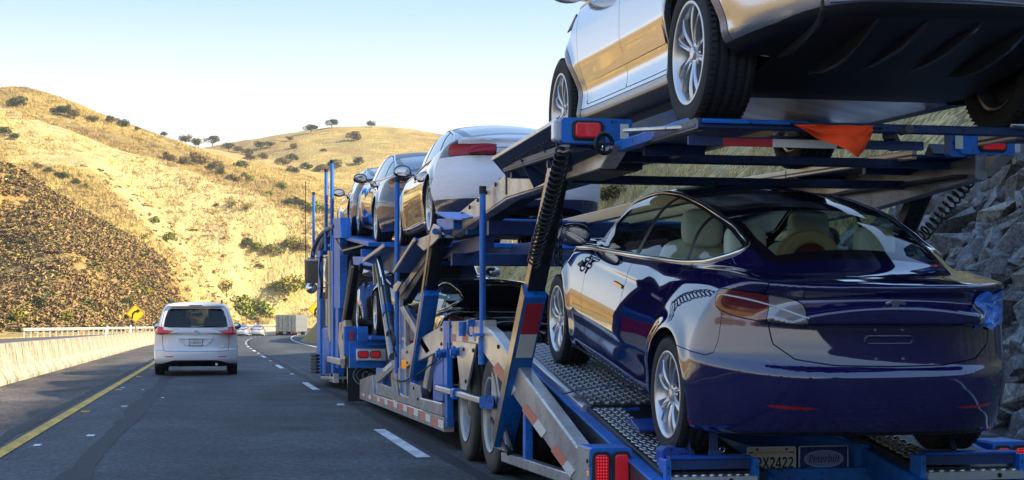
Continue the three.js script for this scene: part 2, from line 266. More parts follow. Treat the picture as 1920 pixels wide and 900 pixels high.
// second warning sign's verge etc. is part of the slope below
// ---------------------------------------------------------------- hills
const ridgePx = (pts) => pts.map(([u, v, D]) => atD(u, v, D));
const RIDGES = [
  { p: [V(-420, 20, 160), V(-520, 24, -40), V(-480, 30, -250), V(-370, 36, -430), V(-240, 44, -520), ...ridgePx([[-230, 290, 540], [-120, 200, 545], [0, 172, 560], [100, 206, 580], [200, 234, 600], [300, 258, 620], [360, 270, 640], [440, 284, 660], [490, 296, 680], [560, 330, 690]])], s: .34, b: .5, c: 12, k: 'gold' },
  { p: [V(-260, 14, 60), V(-330, 16, -100), V(-290, 20, -280), V(-190, 26, -400), ...ridgePx([[-220, 340, 470], [-110, 250, 470], [0, 205, 470], [83, 233, 462], [140, 258, 452], [200, 279, 442], [290, 299, 428], [337, 306, 420], [393, 320, 408], [437, 335, 398], [500, 364, 380], [600, 412, 352], [680, 452, 335], [760, 500, 320]])], s: .235, b: .42, c: 10, k: 'gold' },
  { p: ridgePx([[505, 322, 880], [527, 288, 850], [545, 266, 830], [580, 250, 810], [620, 241, 790], [660, 237, 780], [700, 238, 780], [800, 250, 800], [900, 262, 830], [1000, 270, 860], [1200, 300, 900], [1500, 330, 950]]), s: .3, b: .4, c: 20, k: 'gold' },
  { p: ridgePx([[540, 268, 820], [580, 330, 700], [640, 385, 600], [720, 420, 520]]), s: .45, b: .5, c: 12, k: 'scrub2' },
  { p: [V(-240, 10, 40), V(-265, 14, -60), V(-215, 24, -190), ...ridgePx([[-200, 400, 300], [-90, 330, 305], [0, 300, 308], [63, 314, 308], [120, 332, 306], [167, 350, 302], [233, 386, 290], [265, 440, 268], [300, 500, 245], [335, 560, 220]])], s: .29, b: .34, c: 5, k: 'scrub' },
  { p: ridgePx([[120, 545, 195], [183, 503, 206], [247, 472, 216], [300, 464, 221], [367, 472, 225], [433, 520, 224], [490, 566, 220]]), s: .34, b: .4, c: 4, k: 'scrub' },
  { p: ridgePx([[250, 380, 330], [300, 400, 318], [380, 430, 300], [450, 455, 290], [500, 500, 275]]), s: .30, b: .3, c: 6, k: 'scrub2' },
  { p: ridgePx([[400, 500, 320], [470, 492, 330], [560, 508, 345], [640, 528, 355], [760, 545, 370]]), s: .28, b: .4, c: 5, k: 'gold' },
];
for (const r of RIDGES) { // dense polyline along a curve
  const c = new THREE.CatmullRomCurve3(r.p, false, 'centripetal'); r.q = c.getPoints(r.p.length * 6);
}
const hillAt = { h: 0, k: 0, w: 0 };
function hill(x, z) {
  const wx = x + 8 * fbm(x * .012, z * .012, 3, 3), wz = z + 8 * fbm(x * .012, z * .012, 8, 3);
  let best = -1e9, h = -1e9, kind = 0, over = 0;
  for (let i = 0; i < RIDGES.length; i++) {
    const q = RIDGES[i].q, R = RIDGES[i]; let bd = 1e18, by = 0, bx = 0, bz = 0;
    for (let j = 0; j < q.length - 1; j++) {
      const ax = q[j].x, az = q[j].z, dx = q[j + 1].x - ax, dz = q[j + 1].z - az;
      const t = clamp(((wx - ax) * dx + (wz - az) * dz) / (dx * dx + dz * dz), 0, 1), ex = wx - ax - dx * t, ez = wz - az - dz * t, e = ex * ex + ez * ez;
      if (e < bd) { bd = e; by = q[j].y + (q[j + 1].y - q[j].y) * t; bx = ax + dx * t; bz = az + dz * t; }
    }
    const dist = Math.sqrt(bd), rp = Math.hypot(x, z), side = sstep(-.45, .45, (rp - Math.hypot(bx, bz)) / (dist + 2)), near = side < .5;
    const g = 1 + .16 * noise(wx * .016, wz * .016, i * 7) + .08 * noise(wx * .04, wz * .04, i * 5);
    const y = by - lerp(R.s, R.b, side) * g * (Math.sqrt(dist * dist + R.c * R.c) - R.c);
    if (y > best) { best = y; kind = i; hillAt.dist = dist; hillAt.near = near; }
    h = h < -1e8 ? y : smax(h, y, 3);
  }
  h += 3.4 * fbm(x * .017, z * .017, 1, 3) + .7 * fbm(x * .07, z * .07, 2, 3);
  hillAt.k = kind; hillAt.raw = h;
  return h;
}
// level strip along the road, hills rising beyond the opposite lanes
function groundY(x, z) {
  const d = -z, off = x - bend(d); // distance from the lane
  const left = clamp((-off - 21) / 16, 0, 1), right = clamp((off - 30) / 20, 0, 1), farr = clamp((d - 395) / 40, 0, 1);
  const open = Math.max(left, right, farr);
  const base = rise(d) - .12 + (off < -19.7 ? .3 : 0);
  if (open <= 0) return base;
  const lw = Math.max(0, -off - 20, off - 30, d - 395), lim = base + lw * .85 + .3; const h = smin(Math.max(hill(x, z), base - 2), lim, 6);
  return lerp(base, smax(h, base, 3), open * open * (3 - 2 * open));
}
function scrubby(x, z, y) { // 0 bare golden grass .. 1 brown scrub
  const k = RIDGES[hillAt.k].k, n = fbm(x * .035, z * .035, 11, 4), m = fbm(x * .1, z * .1, 5, 3);
  const b = k === 'scrub' ? .84 : k === 'scrub2' ? .70 : hillAt.k === 0 ? .30 * sstep(25, 90, hillAt.dist) : hillAt.k === 1 ? .10 + .44 * sstep(70, 165, hillAt.dist) : hillAt.k === 7 ? .34 : .12;
  const rad = Math.hypot(x, z), nearZone = sstep(360, 205, rad);
  return clamp(lerp(b, 1.12, nearZone) + lerp(1.2, .7, nearZone) * n + .45 * m, .7 * sstep(.3, 1, nearZone), 1);
}
{
  const na = [], A0 = -2.5, A1 = .42; // angle from the road axis, to the right positive
  for (let a = A0; a < A1;) { na.push(a); const vis = a > -.16 && a < .20; a += vis ? .0011 : a > -.32 ? .004 : .025; } na.push(A1);
  const nr = []; for (let r = 24; r < 1500; r *= (r > 130 && r < 900 ? 1.0065 : 1.03)) nr.push(r);
  const P = [], C = [], UV = [], I = [], n = nr.length, c = new THREE.Color();
  for (const a of na) for (const r of nr) {
    const x = r * Math.sin(a), z = -r * Math.cos(a), y = groundY(x, z); P.push(x, y, z); UV.push(x / 24, z / 24);
    const s = y > .6 ? scrubby(x, z, y) : .35, f = fbm(x * .06, z * .06, 21, 4), g = fbm(x * .3, z * .3, 31, 2);
    const hk = hillAt.k, hd = hillAt.dist; const tuft = fbm(x * .22, z * .22, 61, 3), fold = fbm(x * .045, z * .02, 71, 3); let R = .50 + .18 * f + .17 * tuft + .16 * fold, G = .355 + .13 * f + .14 * tuft + .12 * fold, B = .105 + .05 * f + .05 * tuft;         // dry grass
    if (y > .6) { const crest = (hk === 1 ? .95 : hk === 7 ? .7 : .4) * Math.exp(-((hd / (hk === 1 ? 38 : 22)) ** 2)); R = lerp(R, .72 + .1 * tuft, crest); G = lerp(G, .585 + .09 * tuft, crest); B = lerp(B, .27, crest); const low = (hk === 0 ? .75 : hk === 2 ? .35 : 0) * sstep(20, 80, hd); R = lerp(R, .32 + .1 * tuft, low); G = lerp(G, .23 + .08 * tuft, low); B = lerp(B, .06, low); }  // pale crests, brown hollows: grass and scrub tone plus relief shading put into colour
    const pale = sstep(.05, .5, fbm(x * .018, z * .018, 41, 3)); R = lerp(R, .62, pale * .5); G = lerp(G, .48, pale * .5); B = lerp(B, .17, pale * .5);
    const t = sstep(.35, .75, s), w = .36 + .14 * g;                       // scrub soil and stems
    R = lerp(R, w * 1.08, t * .85); G = lerp(G, w * .68, t * .85); B = lerp(B, w * .22, t * .85);
    const ochre = sstep(.22, .4, fbm(x * .07, z * .07, 51, 3)) * t; R = lerp(R, .52, ochre * .8); G = lerp(G, .29, ochre * .8); B = lerp(B, .075, ochre * .8);
    C.push(R, G, B);
  }
  for (let i = 0; i < na.length - 1; i++) for (let j = 0; j < n - 1; j++) { const q = i * n + j; I.push(q, q + n, q + n + 1, q, q + n + 1, q + 1); }
  const g = new THREE.BufferGeometry();
  g.setAttribute('position', new THREE.BufferAttribute(new Float32Array(P), 3)); g.setAttribute('color', new THREE.BufferAttribute(new Float32Array(C), 3)); g.setAttribute('uv', new THREE.BufferAttribute(new Float32Array(UV), 2)); g.setIndex(I); g.computeVertexNormals();
  const tx = noiseTex(512, (u, v, i, j) => { const a = pf(u, v, 8, 5, 61), b = pf(u, v, 64, 3, 67); let k = .86 + .34 * (a - .5) + .34 * (b - .5); return [k, k * .985, k * .93]; });
  const bp = noiseTex(512, (u, v) => pf(u, v, 40, 4, 71), false);
  M.hill = std({ vertexColors: true, map: tx, bumpMap: bp, bumpScale: .5, roughness: 1 });
  const m = shade(new THREE.Mesh(g, M.hill)); m.name = 'hills'; m.userData.kind = 'structure'; scene.add(m);
  // wide plain under everything
  const pl = new THREE.PlaneGeometry(6000, 6000); pl.rotateX(-Math.PI / 2).translate(0, -3.2, 0);
  structure('ground', [pl], std({ color: L(.45, .34, .14), roughness: 1 }));
}
function hitGround(u, v, D0 = 110, D1 = 1100) { let last = D0; for (let D = D0; D < D1; D *= 1.006) { const p = atD(u, v, D); if (groundY(p.x, p.z) > p.y) { const a = atD(u, v, (D + last) / 2); a.y = groundY(a.x, a.z); return a; } last = D; } return null; }

// ---------------------------------------------------------------- the cut slope on the right: grass above, rock below
const crestY = (d) => { const k = sstep(16, 74, d); return lerp(28.1, 7, k) - 1.5 * sstep(-25, -5, d) * (1 - k) - 1.5 * Math.exp(-(((d + 8) / 2.6) ** 2)) - 1.2 * Math.exp(-(((d - 3) / 2.2) ** 2)) - 3 * sstep(110, 190, d); };
const toe = (d) => 8.9 + bend(d) + .5 * noise(d * .08, 3) - 2.3 * sstep(75, 112, d) * (1 - sstep(150, 180, d));
const rockTop = (d) => (3.1 + 1.1 * noise(d * .22, 9) + .4 * noise(d * .9, 2)) * sstep(8, 13, d) * (1 - .85 * sstep(27, 33, d));
function slopeY(q, d) { const lin = q < 2.8 ? 1.2 * q : 3.36 + .98 * (q - 2.8); return smin(lin, crestY(d) + .06 * q, 5) + .35 * fbm(q * .35, d * .35, 4, 4) * sstep(0, 2, q) + 1.6 * fbm(q * .07, d * .07, 6, 3) * sstep(2, 14, q); }
{
  const ds = []; for (let d = -170; d < 300; d += (d > 5 && d < 60 ? .45 : d > 60 && d < 190 ? 1.1 : 5)) ds.push(d);
  const qs = [-1.2]; for (let q = -.2; q < 130; q += q < 22 ? .4 : q < 45 ? 1.2 : 6) qs.push(q);
  const P = [], C = [], UV = [], I = [], n = qs.length;
  for (const d of ds) for (const q of qs) {
    const x = toe(d) + q, y = (q < 0 ? -.3 + .2 * (q + 1.2) : slopeY(q, d)) + rise(d) - (d > 190 ? (d - 190) * .05 : 0);
    P.push(x, y, -d); UV.push(q / 6, d / 6);
    const f = fbm(x * .3, d * .3, 5, 4), s = sstep(.0, .35, fbm(x * .12, d * .12, 15, 3));
    let R = .68 + .14 * f, G = .55 + .12 * f, B = .26 + .06 * f; R = lerp(R, .24, s * .6); G = lerp(G, .23, s * .6); B = lerp(B, .09, s * .6);
    if (d < 6) { const k = sstep(6, -4, d), v = .7 + .6 * fbm(x * .5, d * .5, 8, 3); R = lerp(R, .11 * v, k); G = lerp(G, .115 * v, k); B = lerp(B, .045 * v, k); } // brush-covered bank behind
    if (d > 55) { const k = sstep(55, 100, d); R = lerp(R, .60 + .1 * f, k); G = lerp(G, .43 + .08 * f, k); B = lerp(B, .14, k); }
    C.push(R, G, B);
  }
  for (let i = 0; i < ds.length - 1; i++) for (let j = 0; j < n - 1; j++) { const a = i * n + j; I.push(a, a + 1, a + n + 1, a, a + n + 1, a + n); }
  const g = new THREE.BufferGeometry(); g.setAttribute('position', new THREE.BufferAttribute(new Float32Array(P), 3)); g.setAttribute('color', new THREE.BufferAttribute(new Float32Array(C), 3)); g.setAttribute('uv', new THREE.BufferAttribute(new Float32Array(UV), 2)); g.setIndex(I); g.computeVertexNormals();
  const tx = noiseTex(512, (u, v) => { const a = pf(u, v, 8, 4, 81), b = pf(u * 1, v, 70, 3, 87); const k = .74 + .3 * (a - .5) + .8 * (b - .5); return [k, k * .99, k * .93]; });
  const bp = noiseTex(512, (u, v) => pf(u, v, 48, 4, 91), false);
  const m = shade(new THREE.Mesh(g, std({ vertexColors: true, map: tx, bumpMap: bp, bumpScale: .12, roughness: 1 }))); m.name = 'roadside_slope'; m.userData.kind = 'structure'; scene.add(m);
}
{ // grey fractured rock at the foot of the slope
  const P = [], C = [], UV = [], I = [], nd = 420, nh = 110, d0 = 7.5, d1 = 34;
  // broken blocks: every cell of a warped, bedded lattice is a flat face with its own tilt and offset
  const cell = (a, b, sa, sb, k, tilt, off) => { const x = a / sa, y = b / sb, X = Math.floor(x), Y = Math.floor(y); let best = 9, cx = 0, cy = 0, id = 0, second = 9; for (let i = -1; i <= 1; i++) for (let j = -1; j <= 1; j++) { const px = X + i + hash(X + i, Y + j, k), py = Y + j + hash(X + i, Y + j, k + 1), q = (px - x) ** 2 + (py - y) ** 2; if (q < best) { second = best; best = q; cx = px; cy = py; id = (X + i) * 131 + (Y + j) * 17; } else if (q < second) second = q; } return off * (hash(id, k, 3) - .5) + tilt * ((x - cx) * sa * (hash(id, k, 5) - .5) + (y - cy) * sb * (hash(id, k, 7) - .35)) - .05 * Math.exp(-(Math.sqrt(second) - Math.sqrt(best)) * 9) * sb * 4; };
  const facet = (a, b) => { const w = .25 * fbm(a * .6, b * .6, 71, 3), t = a * .80 + b * .60 + w, s = -a * .60 + b * .80 + w; return .34 + cell(t, s, 1.5, .62, 11, 1.1, .55) + cell(t, s, .55, .24, 23, .9, .17) + cell(t, s, .22, .11, 37, .6, .06) + .12 * fbm(t * 1.3, s * 2, 7, 3); };
  for (let i = 0; i <= nd; i++) { const d = lerp(d0, d1, i / nd), top = rockTop(d); for (let j = 0; j <= nh; j++) {
    const f = j / nh, y0 = -.3 + f * (top + .5), q = (y0 < 3.36 ? y0 / 1.2 : 2.8 + (y0 - 3.36) / .98), e = sstep(1, .82, f) * sstep(.12, .5, top);
    const b = Math.max(0, facet(d, y0)) * e; P.push(toe(d) + q - .25 * e - b * .85, y0 + b * .28 - (1 - e) * .35, -d); UV.push(d / 3, y0 / 3);
    const n = fbm(d * 1.2, y0 * 1.2, 33, 4), w = .26 + .14 * n + .08 * fbm(d * 5, y0 * 5, 13, 3); const ol = sstep(.18, .4, fbm(d * .6, y0 * .6, 44, 3)); C.push(lerp(w, .2, ol * .6), lerp(w * 1.0, .18, ol * .6), lerp(w * 1.02, .08, ol * .6));
  } }
  for (let i = 0; i < nd; i++) for (let j = 0; j < nh; j++) { const a = i * (nh + 1) + j; I.push(a, a + 1, a + nh + 2, a, a + nh + 2, a + nh + 1); }
  const g0 = new THREE.BufferGeometry(); g0.setAttribute('position', new THREE.BufferAttribute(new Float32Array(P), 3)); g0.setAttribute('color', new THREE.BufferAttribute(new Float32Array(C), 3)); g0.setAttribute('uv', new THREE.BufferAttribute(new Float32Array(UV), 2)); g0.setIndex(I);
  const g = g0.toNonIndexed(); g.computeVertexNormals();
  const tx = noiseTex(256, (u, v) => { const a = pf(u, v, 6, 4, 101), b = pf(u, v, 50, 3, 107); const k = .78 + .4 * (a - .5) + .5 * (b - .5); return [k, k, k]; });
  const bp = noiseTex(256, (u, v) => pf(u, v, 20, 4, 111), false);
  const m = shade(new THREE.Mesh(g, std({ vertexColors: true, map: tx, bumpMap: bp, bumpScale: .03, roughness: .9 }))); m.name = 'rock_face'; m.userData.kind = 'structure'; scene.add(m);
  // angular blocks broken along the tilted beds
  const protos = []; for (let k = 0; k < 22; k++) { const pts = []; for (let i = 0; i < 13; i++) { const p = V(rr(-1, 1), rr(-1, 1), rr(-1, 1)); const c = Math.max(Math.abs(p.x), Math.abs(p.y), Math.abs(p.z)); p.multiplyScalar(lerp(1, 1 / c, .8)); pts.push(p); } const g = new ConvexGeometry(pts); g.computeVertexNormals(); protos.push(g.index ? g.toNonIndexed() : g); }
  const gs = [], o = new THREE.Object3D(), col = new THREE.Color(); let n = 0;
  while (n < 4600) { const d = rr(8.5, 33.5), top = rockTop(d); if (top < .4) { n++; continue; } const y0 = rr(-.1, top * 1.02), q = y0 < 3.36 ? y0 / 1.2 : 2.8 + (y0 - 3.36) / .98, s = .06 + .42 * Math.pow(rnd(), 2.8), b = Math.max(0, facet(d, y0)); o.position.set(toe(d) + q - .16 - b * .75 + s * .25, y0 + b * .2, -d); o.rotation.set(-.62 + rr(-.22, .22), rr(-.5, .5), rr(-.35, .35)); o.scale.set(s * rr(.6, 1), s * rr(.28, .55), s * rr(.8, 1.7)); o.updateMatrix(); const g = protos[n % 22].clone().applyMatrix4(o.matrix); const w = rr(.15, .36), warm = rnd() < .25 ? 1 : 0, cc = new Float32Array(g.attributes.position.count * 3); for (let i = 0; i < cc.length; i += 3) { cc[i] = w * (1 + .10 * warm); cc[i + 1] = w; cc[i + 2] = w * (1 - .16 * warm); } g.setAttribute('color', new THREE.BufferAttribute(cc, 3)); const P = g.attributes.position, U = new Float32Array(P.count * 2); for (let i = 0; i < P.count; i++) { U[i * 2] = (P.getX(i) + P.getZ(i)) / 1.3; U[i * 2 + 1] = P.getY(i) / 1.3; } g.setAttribute('uv', new THREE.BufferAttribute(U, 2)); gs.push(g); n++; }
  const rockM = std({ vertexColors: true, map: tx, bumpMap: bp, bumpScale: .03, roughness: .9 }), ctr = V(0, 0, 0);
  const ranked = gs.map(g => { g.computeBoundingSphere(); const s = g.boundingSphere, c = s.center, D = c.x * SY - c.z * CY, u = 960 + F * (c.x * CY + c.z * SY) / D, vv = 612 - F * (c.y - EYE) / D; return { g, k: u > 1690 && u < 1930 && vv > 300 && vv < 850 ? s.radius / D : 0 }; }).sort((a, b) => b.k - a.k);
  ranked.slice(0, 280).forEach(({ g }) => { const b = shade(new THREE.Mesh(g, rockM)); b.name = 'rock_block'; m.add(b); });
  const bm = shade(new THREE.Mesh(mergeGeometries(ranked.slice(280).map(r => r.g)), rockM)); bm.name = 'rock_rubble'; bm.userData.kind = 'stuff'; m.add(bm);
}
// how far the shade of the crest reaches over the road (printed while building the place)
{ // tufts of dry grass on the near slope
  const pos = [], nor = []; for (let i = 0; i < 9; i++) { const a = rr(0, 6.3), l = rr(.14, .34), w = .012, x = rr(-.08, .08), z = rr(-.08, .08), dx = Math.cos(a) * l * .5, dz = Math.sin(a) * l * .5; pos.push(x - w, 0, z, x + w, 0, z, x + dx, l, z + dz); }
  const g = new THREE.BufferGeometry(); g.setAttribute('position', new THREE.BufferAttribute(new Float32Array(pos), 3)); g.computeVertexNormals();
  const N = 26000, im = new THREE.InstancedMesh(g, std({ color: L(.60, .49, .26), roughness: 1, side: THREE.DoubleSide }), N), o = new THREE.Object3D(), c = new THREE.Color(); let n = 0;
  while (n < N) { const d = rr(9, 75), q = rr(.2, 20); const y = slopeY(q, d); if (y < rockTop(d) * .9 && d < 33) continue; if (fbm(q * .5, d * .5, 77, 2) < -.12) continue; o.position.set(toe(d) + q, y - .03 + rise(d), -d); o.rotation.set(rr(-.3, .3), rr(0, 6), .35 + rr(-.3, .3)); o.scale.setScalar(rr(.6, 1.5)); o.updateMatrix(); im.setMatrixAt(n, o.matrix); const k = rr(.6, 1.2); im.setColorAt(n, c.setRGB(k, k * rr(.92, 1.04), k * .9)); n++; }
  shade(im); im.name = 'dry_grass'; im.userData.kind = 'stuff'; tag(im, 'short dry grass tufts on the slope behind the car carrier', 'grass'); scene.add(im);
}
// ---------------------------------------------------------------- shrubs and trees
function leafy(n, rx, ry, leaf, lumps, hollow = .35) { // many small leaf faces spread through clumps
  const pos = [], nor = [], cs = []; for (let i = 0; i < lumps; i++) { const a = rr(0, 6.283), e = rr(-.35, 1), r = Math.sqrt(rnd()) * .75; cs.push([Math.cos(a) * r * rx, (e * .6 + .1) * ry * Math.sqrt(1 - r * r * .7), Math.sin(a) * r * rx, rr(.28, .48)]); }
  for (let i = 0; i < n; i++) {
    const c = cs[Math.floor(rnd() * lumps)], a = rr(0, 6.283), z = rr(-1, 1), s = Math.sqrt(1 - z * z), rad = Math.pow(rr(hollow, 1), .5);
    const dx = Math.cos(a) * s, dy = z, dz = Math.sin(a) * s, p = V(c[0] + dx * rad * c[3] * rx, c[1] + dy * rad * c[3] * ry, c[2] + dz * rad * c[3] * rx);
    const u = V(rr(-1, 1), rr(-1, 1), rr(-1, 1)).normalize(), w = V(rr(-1, 1), rr(-1, 1), rr(-1, 1)).cross(u).normalize(), l = leaf * rr(.6, 1.4);
    const A = p.clone().addScaledVector(u, l), B = p.clone().addScaledVector(w, l * .6).addScaledVector(u, -l * .3), E = p.clone().addScaledVector(w, -l * .6).addScaledVector(u, -l * .3);
    pos.push(...A.toArray(), ...B.toArray(), ...E.toArray()); const nn = V(dx, dy + .35, dz).normalize(); for (let k = 0; k < 3; k++) nor.push(nn.x, nn.y, nn.z);
  }
  const g = new THREE.BufferGeometry(); g.setAttribute('position', new THREE.BufferAttribute(new Float32Array(pos), 3)); g.setAttribute('normal', new THREE.BufferAttribute(new Float32Array(nor), 3)); return plain(g);
}
const leafM = (r, g, b) => std({ color: L(r, g, b), roughness: 1, side: THREE.DoubleSide });
M.oak = leafM(.085, .105, .022); M.oakBrown = leafM(.20, .145, .045); M.olive = leafM(.33, .29, .035); M.green = leafM(.24, .29, .018); M.bark = std({ color: L(.10, .075, .05), roughness: 1 }); M.brownScrub = leafM(.20, .14, .07);
{ // low scrub: too many to count
  const vs = [0, 1, 2].map(() => leafy(100, 1, .75, .24, 6, .35));
  const K = 3; let accepted = 0;
  const ims = vs.map(g => { const im = new THREE.InstancedMesh(g, leafM(.8, .8, .8), 7000); im.count = 0; return im; });
  const o = new THREE.Object3D(), c = new THREE.Color(); let tries = 0;
  while (accepted < 20900 && tries++ < 150000) {
    const r = Math.sqrt(rr(140 * 140, 430 * 430)), a = rr(-.19, .14), x = r * Math.sin(a), z = -r * Math.cos(a), d = -z;
    if (x - bend(d) > -23 && d < 405) continue;
    const y = groundY(x, z); if (y < .5) continue; const s = scrubby(x, z, y); if (rnd() > sstep(.40, .95, s) * .58 + .02) continue;
    const im = ims[accepted % K]; if (im.count >= 7000) break; o.position.set(x, y - .1, z); o.rotation.set(0, rr(0, 6), 0); const k = .25 + 1.15 * Math.pow(rnd(), 2.4); o.scale.set(k * rr(.8, 1.4), k * rr(.6, 1), k * rr(.8, 1.4)); o.updateMatrix(); im.setMatrixAt(im.count, o.matrix);
    const w = rr(.7, 1.25), q = rnd(); q < .6 ? c.setRGB(.44 * w, .28 * w, .125 * w) : q < .86 ? c.setRGB(.50 * w, .36 * w, .11 * w) : c.setRGB(.26 * w, .26 * w, .06 * w); im.setColorAt(im.count, c); im.count++; accepted++;
  }
  const grp = new THREE.Group(); grp.name = 'hillside_scrub'; grp.userData.kind = 'stuff'; tag(grp, 'low brown scrub scattered over the lower hillside', 'scrub'); scene.add(grp);
  for (const im of ims) { shade(im); im.name = 'scrub'; grp.add(im); }
}
{ // clumps of dry grass over the golden slopes
  const pos = []; for (let i = 0; i < 10; i++) { const a = rr(0, 6.28), x = rr(-.5, .5), z = rr(-.5, .5), l = rr(.25, .5); pos.push(x - .07, 0, z, x + .07, 0, z - .03, x + Math.cos(a) * .25, l, z + Math.sin(a) * .25); }
  const g = new THREE.BufferGeometry(); g.setAttribute('position', new THREE.BufferAttribute(new Float32Array(pos), 3)); g.computeVertexNormals();
  const N = 60000, im = new THREE.InstancedMesh(g, leafM(1, 1, 1), N), o = new THREE.Object3D(), c = new THREE.Color(); let n = 0, tries = 0;
  while (n < N && tries++ < N * 4) { const r = Math.sqrt(rr(150 * 150, 620 * 620)), a = rr(-.17, .12), x = r * Math.sin(a), z = -r * Math.cos(a); if (x - bend(-z) > -23 && -z < 405) continue; if (fbm(x * .06, z * .06, 91, 3) < rr(-.35, .25)) continue; const y = groundY(x, z); if (y < .6) continue; if (scrubby(x, z, y) > .5 || (hillAt.k === 1 && hillAt.dist < 26 && rnd() < .8)) continue; o.position.set(x, y - .05, z); o.rotation.set(0, rr(0, 6), 0); const k = rr(.5, 1.5) * (r > 350 ? 1.5 : 1); o.scale.set(k, k * rr(.6, 1.2), k); o.updateMatrix(); im.setMatrixAt(n, o.matrix); const w = rr(.76, 1.12), tn = sstep(-.3, .3, fbm(x * .02, z * .02, 33, 3)); im.setColorAt(n, c.setRGB(lerp(.40, .58, tn) * w, lerp(.28, .43, tn) * w, lerp(.10, .14, tn) * w)); n++; }
  im.count = n; shade(im); im.name = 'hillside_grass'; im.userData.kind = 'stuff'; tag(im, 'clumps of dry golden grass over the distant hills', 'grass'); scene.add(im);
}
// prototypes of crowns with trunk and limbs
function limbs(h, r, n, spread) { const gs = [cyl(V(0, -.4, 0), V(.06 * h, h * .45, 0), r, 7, r * .7)]; for (let i = 0; i < n; i++) { const a = i / n * 6.283 + rr(0, .8), b = V(.06 * h, h * rr(.3, .45), 0); gs.push(cyl(b, V(b.x + Math.cos(a) * spread, h * rr(.65, .85), Math.sin(a) * spread), r * .55, 5, r * .2)); } return merged(gs); }
const CROWN = { round: [0, 1, 2].map(() => leafy(1900, 1, .8, .075, 18)), flat: [0, 1, 2].map(() => leafy(1500, 1, .62, .075, 15, .4)), shrub: [0, 1, 2].map(() => leafy(1400, 1, .72, .08, 13)), loose: [0, 1].map(() => leafy(420, 1, .85, .09, 12, .3)) };
const WOOD = [0, 1, 2].map(() => limbs(1, .055, 5, .5));
function tree(u, v, w, kind, mat, label, group, tall = 0) { // base pixel, width in pixels
  let p = null; for (let k = 0; k < 40 && !p; k += 2) p = hitGround(u, v + k); if (!p) return null; const D = p.x * SY - p.z * CY, R = w / 2 / F * D * 1.18;
  const t = thing(kind === 'shrub' ? 'shrub' : 'oak_tree', label, kind === 'shrub' ? 'shrub' : 'tree', p, group);
  const cr = CROWN[kind], k = Math.floor(rnd() * cr.length); const c = part(t, kind === 'shrub' ? 'foliage' : 'crown', [cr[k]], mat); const lift = kind === 'shrub' ? .36 : kind === 'flat' ? .72 : .62 + tall; c.scale.setScalar(R); c.position.y = R * lift; c.rotation.y = rr(0, 6);
  const wd = part(t, kind === 'shrub' ? 'stem' : 'trunk', [WOOD[k % 3]], M.bark); wd.scale.setScalar(R * (kind === 'shrub' ? .7 : 1.0 + tall)); wd.rotation.y = rr(0, 6);
  return t;
}
const ORD = ['first', 'second', 'third', 'fourth', 'fifth', 'sixth', 'seventh', 'eighth', 'ninth', 'tenth', 'eleventh', 'twelfth', 'thirteenth', 'fourteenth', 'fifteenth', 'sixteenth', 'seventeenth', 'eighteenth', 'nineteenth', 'twentieth'];
function row(list, where, group) { list.forEach(([u, v, w, kind, mat, what, tall], i) => tree(u, v, w, kind, M[mat], `${what}, ${ORD[i]} from left ${where}`, group, tall)); }
row([[30, 201, 36, 'shrub', 'oak', 'dark broad shrub'], [48, 189, 11, 'shrub', 'oakBrown', 'small dim shrub'], [108, 213, 26, 'shrub', 'oak', 'dark green shrub'], [121, 217, 28, 'round', 'oak', 'dark green oak'], [138, 222, 24, 'round', 'oakBrown', 'brownish oak'], [164, 226, 16, 'loose', 'oakBrown', 'thin bare oak'], [176, 231, 18, 'round', 'oakBrown', 'brownish oak'], [210, 236, 24, 'flat', 'oakBrown', 'flat brownish oak'], [230, 242, 24, 'round', 'oak', 'dark oak'], [258, 246, 12, 'flat', 'oak', 'small oak'], [308, 258, 15, 'flat', 'oak', 'small flat oak'], [348, 265, 24, 'round', 'oakBrown', 'round brownish oak'], [372, 269, 24, 'round', 'oakBrown', 'round oak'], [398, 276, 28, 'flat', 'oakBrown', 'wide brownish oak'], [428, 285, 24, 'flat', 'oak', 'wide oak'], [447, 287, 18, 'round', 'oakBrown', 'brownish oak'], [464, 291, 20, 'shrub', 'oak', 'low shrub']], 'on the left skyline ridge', 'oaks and shrubs along the left skyline ridge');
row([[488, 283, 24, 'flat', 'oak', 'spreading oak'], [506, 277, 18, 'flat', 'oak', 'small spreading oak'], [543, 266, 14, 'flat', 'oakBrown', 'thin oak'], [583, 251, 24, 'flat', 'oak', 'dark flat-topped oak'], [622, 242, 24, 'flat', 'oak', 'dark umbrella-shaped oak'], [696, 239, 16, 'round', 'oak', 'small round oak']], 'on the right-hand knoll crest', 'oaks on the knoll crest');
row([[550, 280, 18, 'shrub', 'oakBrown', 'brown shrub'], [606, 285, 12, 'shrub', 'oakBrown', 'small brown shrub'], [663, 263, 30, 'shrub', 'oakBrown', 'broad brown shrub'], [672, 312, 20, 'round', 'oak', 'round dark tree']], 'on the golden knoll face', 'shrubs on the knoll face');
row([[8, 258, 26, 'round', 'oak', 'dark oak'], [26, 262, 18, 'round', 'oak', 'dark oak']], 'on the upper slope at the left edge', 'pair of oaks at the left edge');
row([[72, 318, 20, 'shrub', 'oakBrown', 'olive shrub'], [92, 326, 22, 'shrub', 'oak', 'green shrub'], [108, 332, 18, 'shrub', 'oak', 'green shrub'], [122, 339, 24, 'shrub', 'oak', 'green shrub'], [142, 347, 18, 'round', 'oak', 'dark green tree'], [159, 354, 18, 'shrub', 'olive', 'olive shrub']], 'in the row above the brown slope', 'row of shrubs along the brown slope');
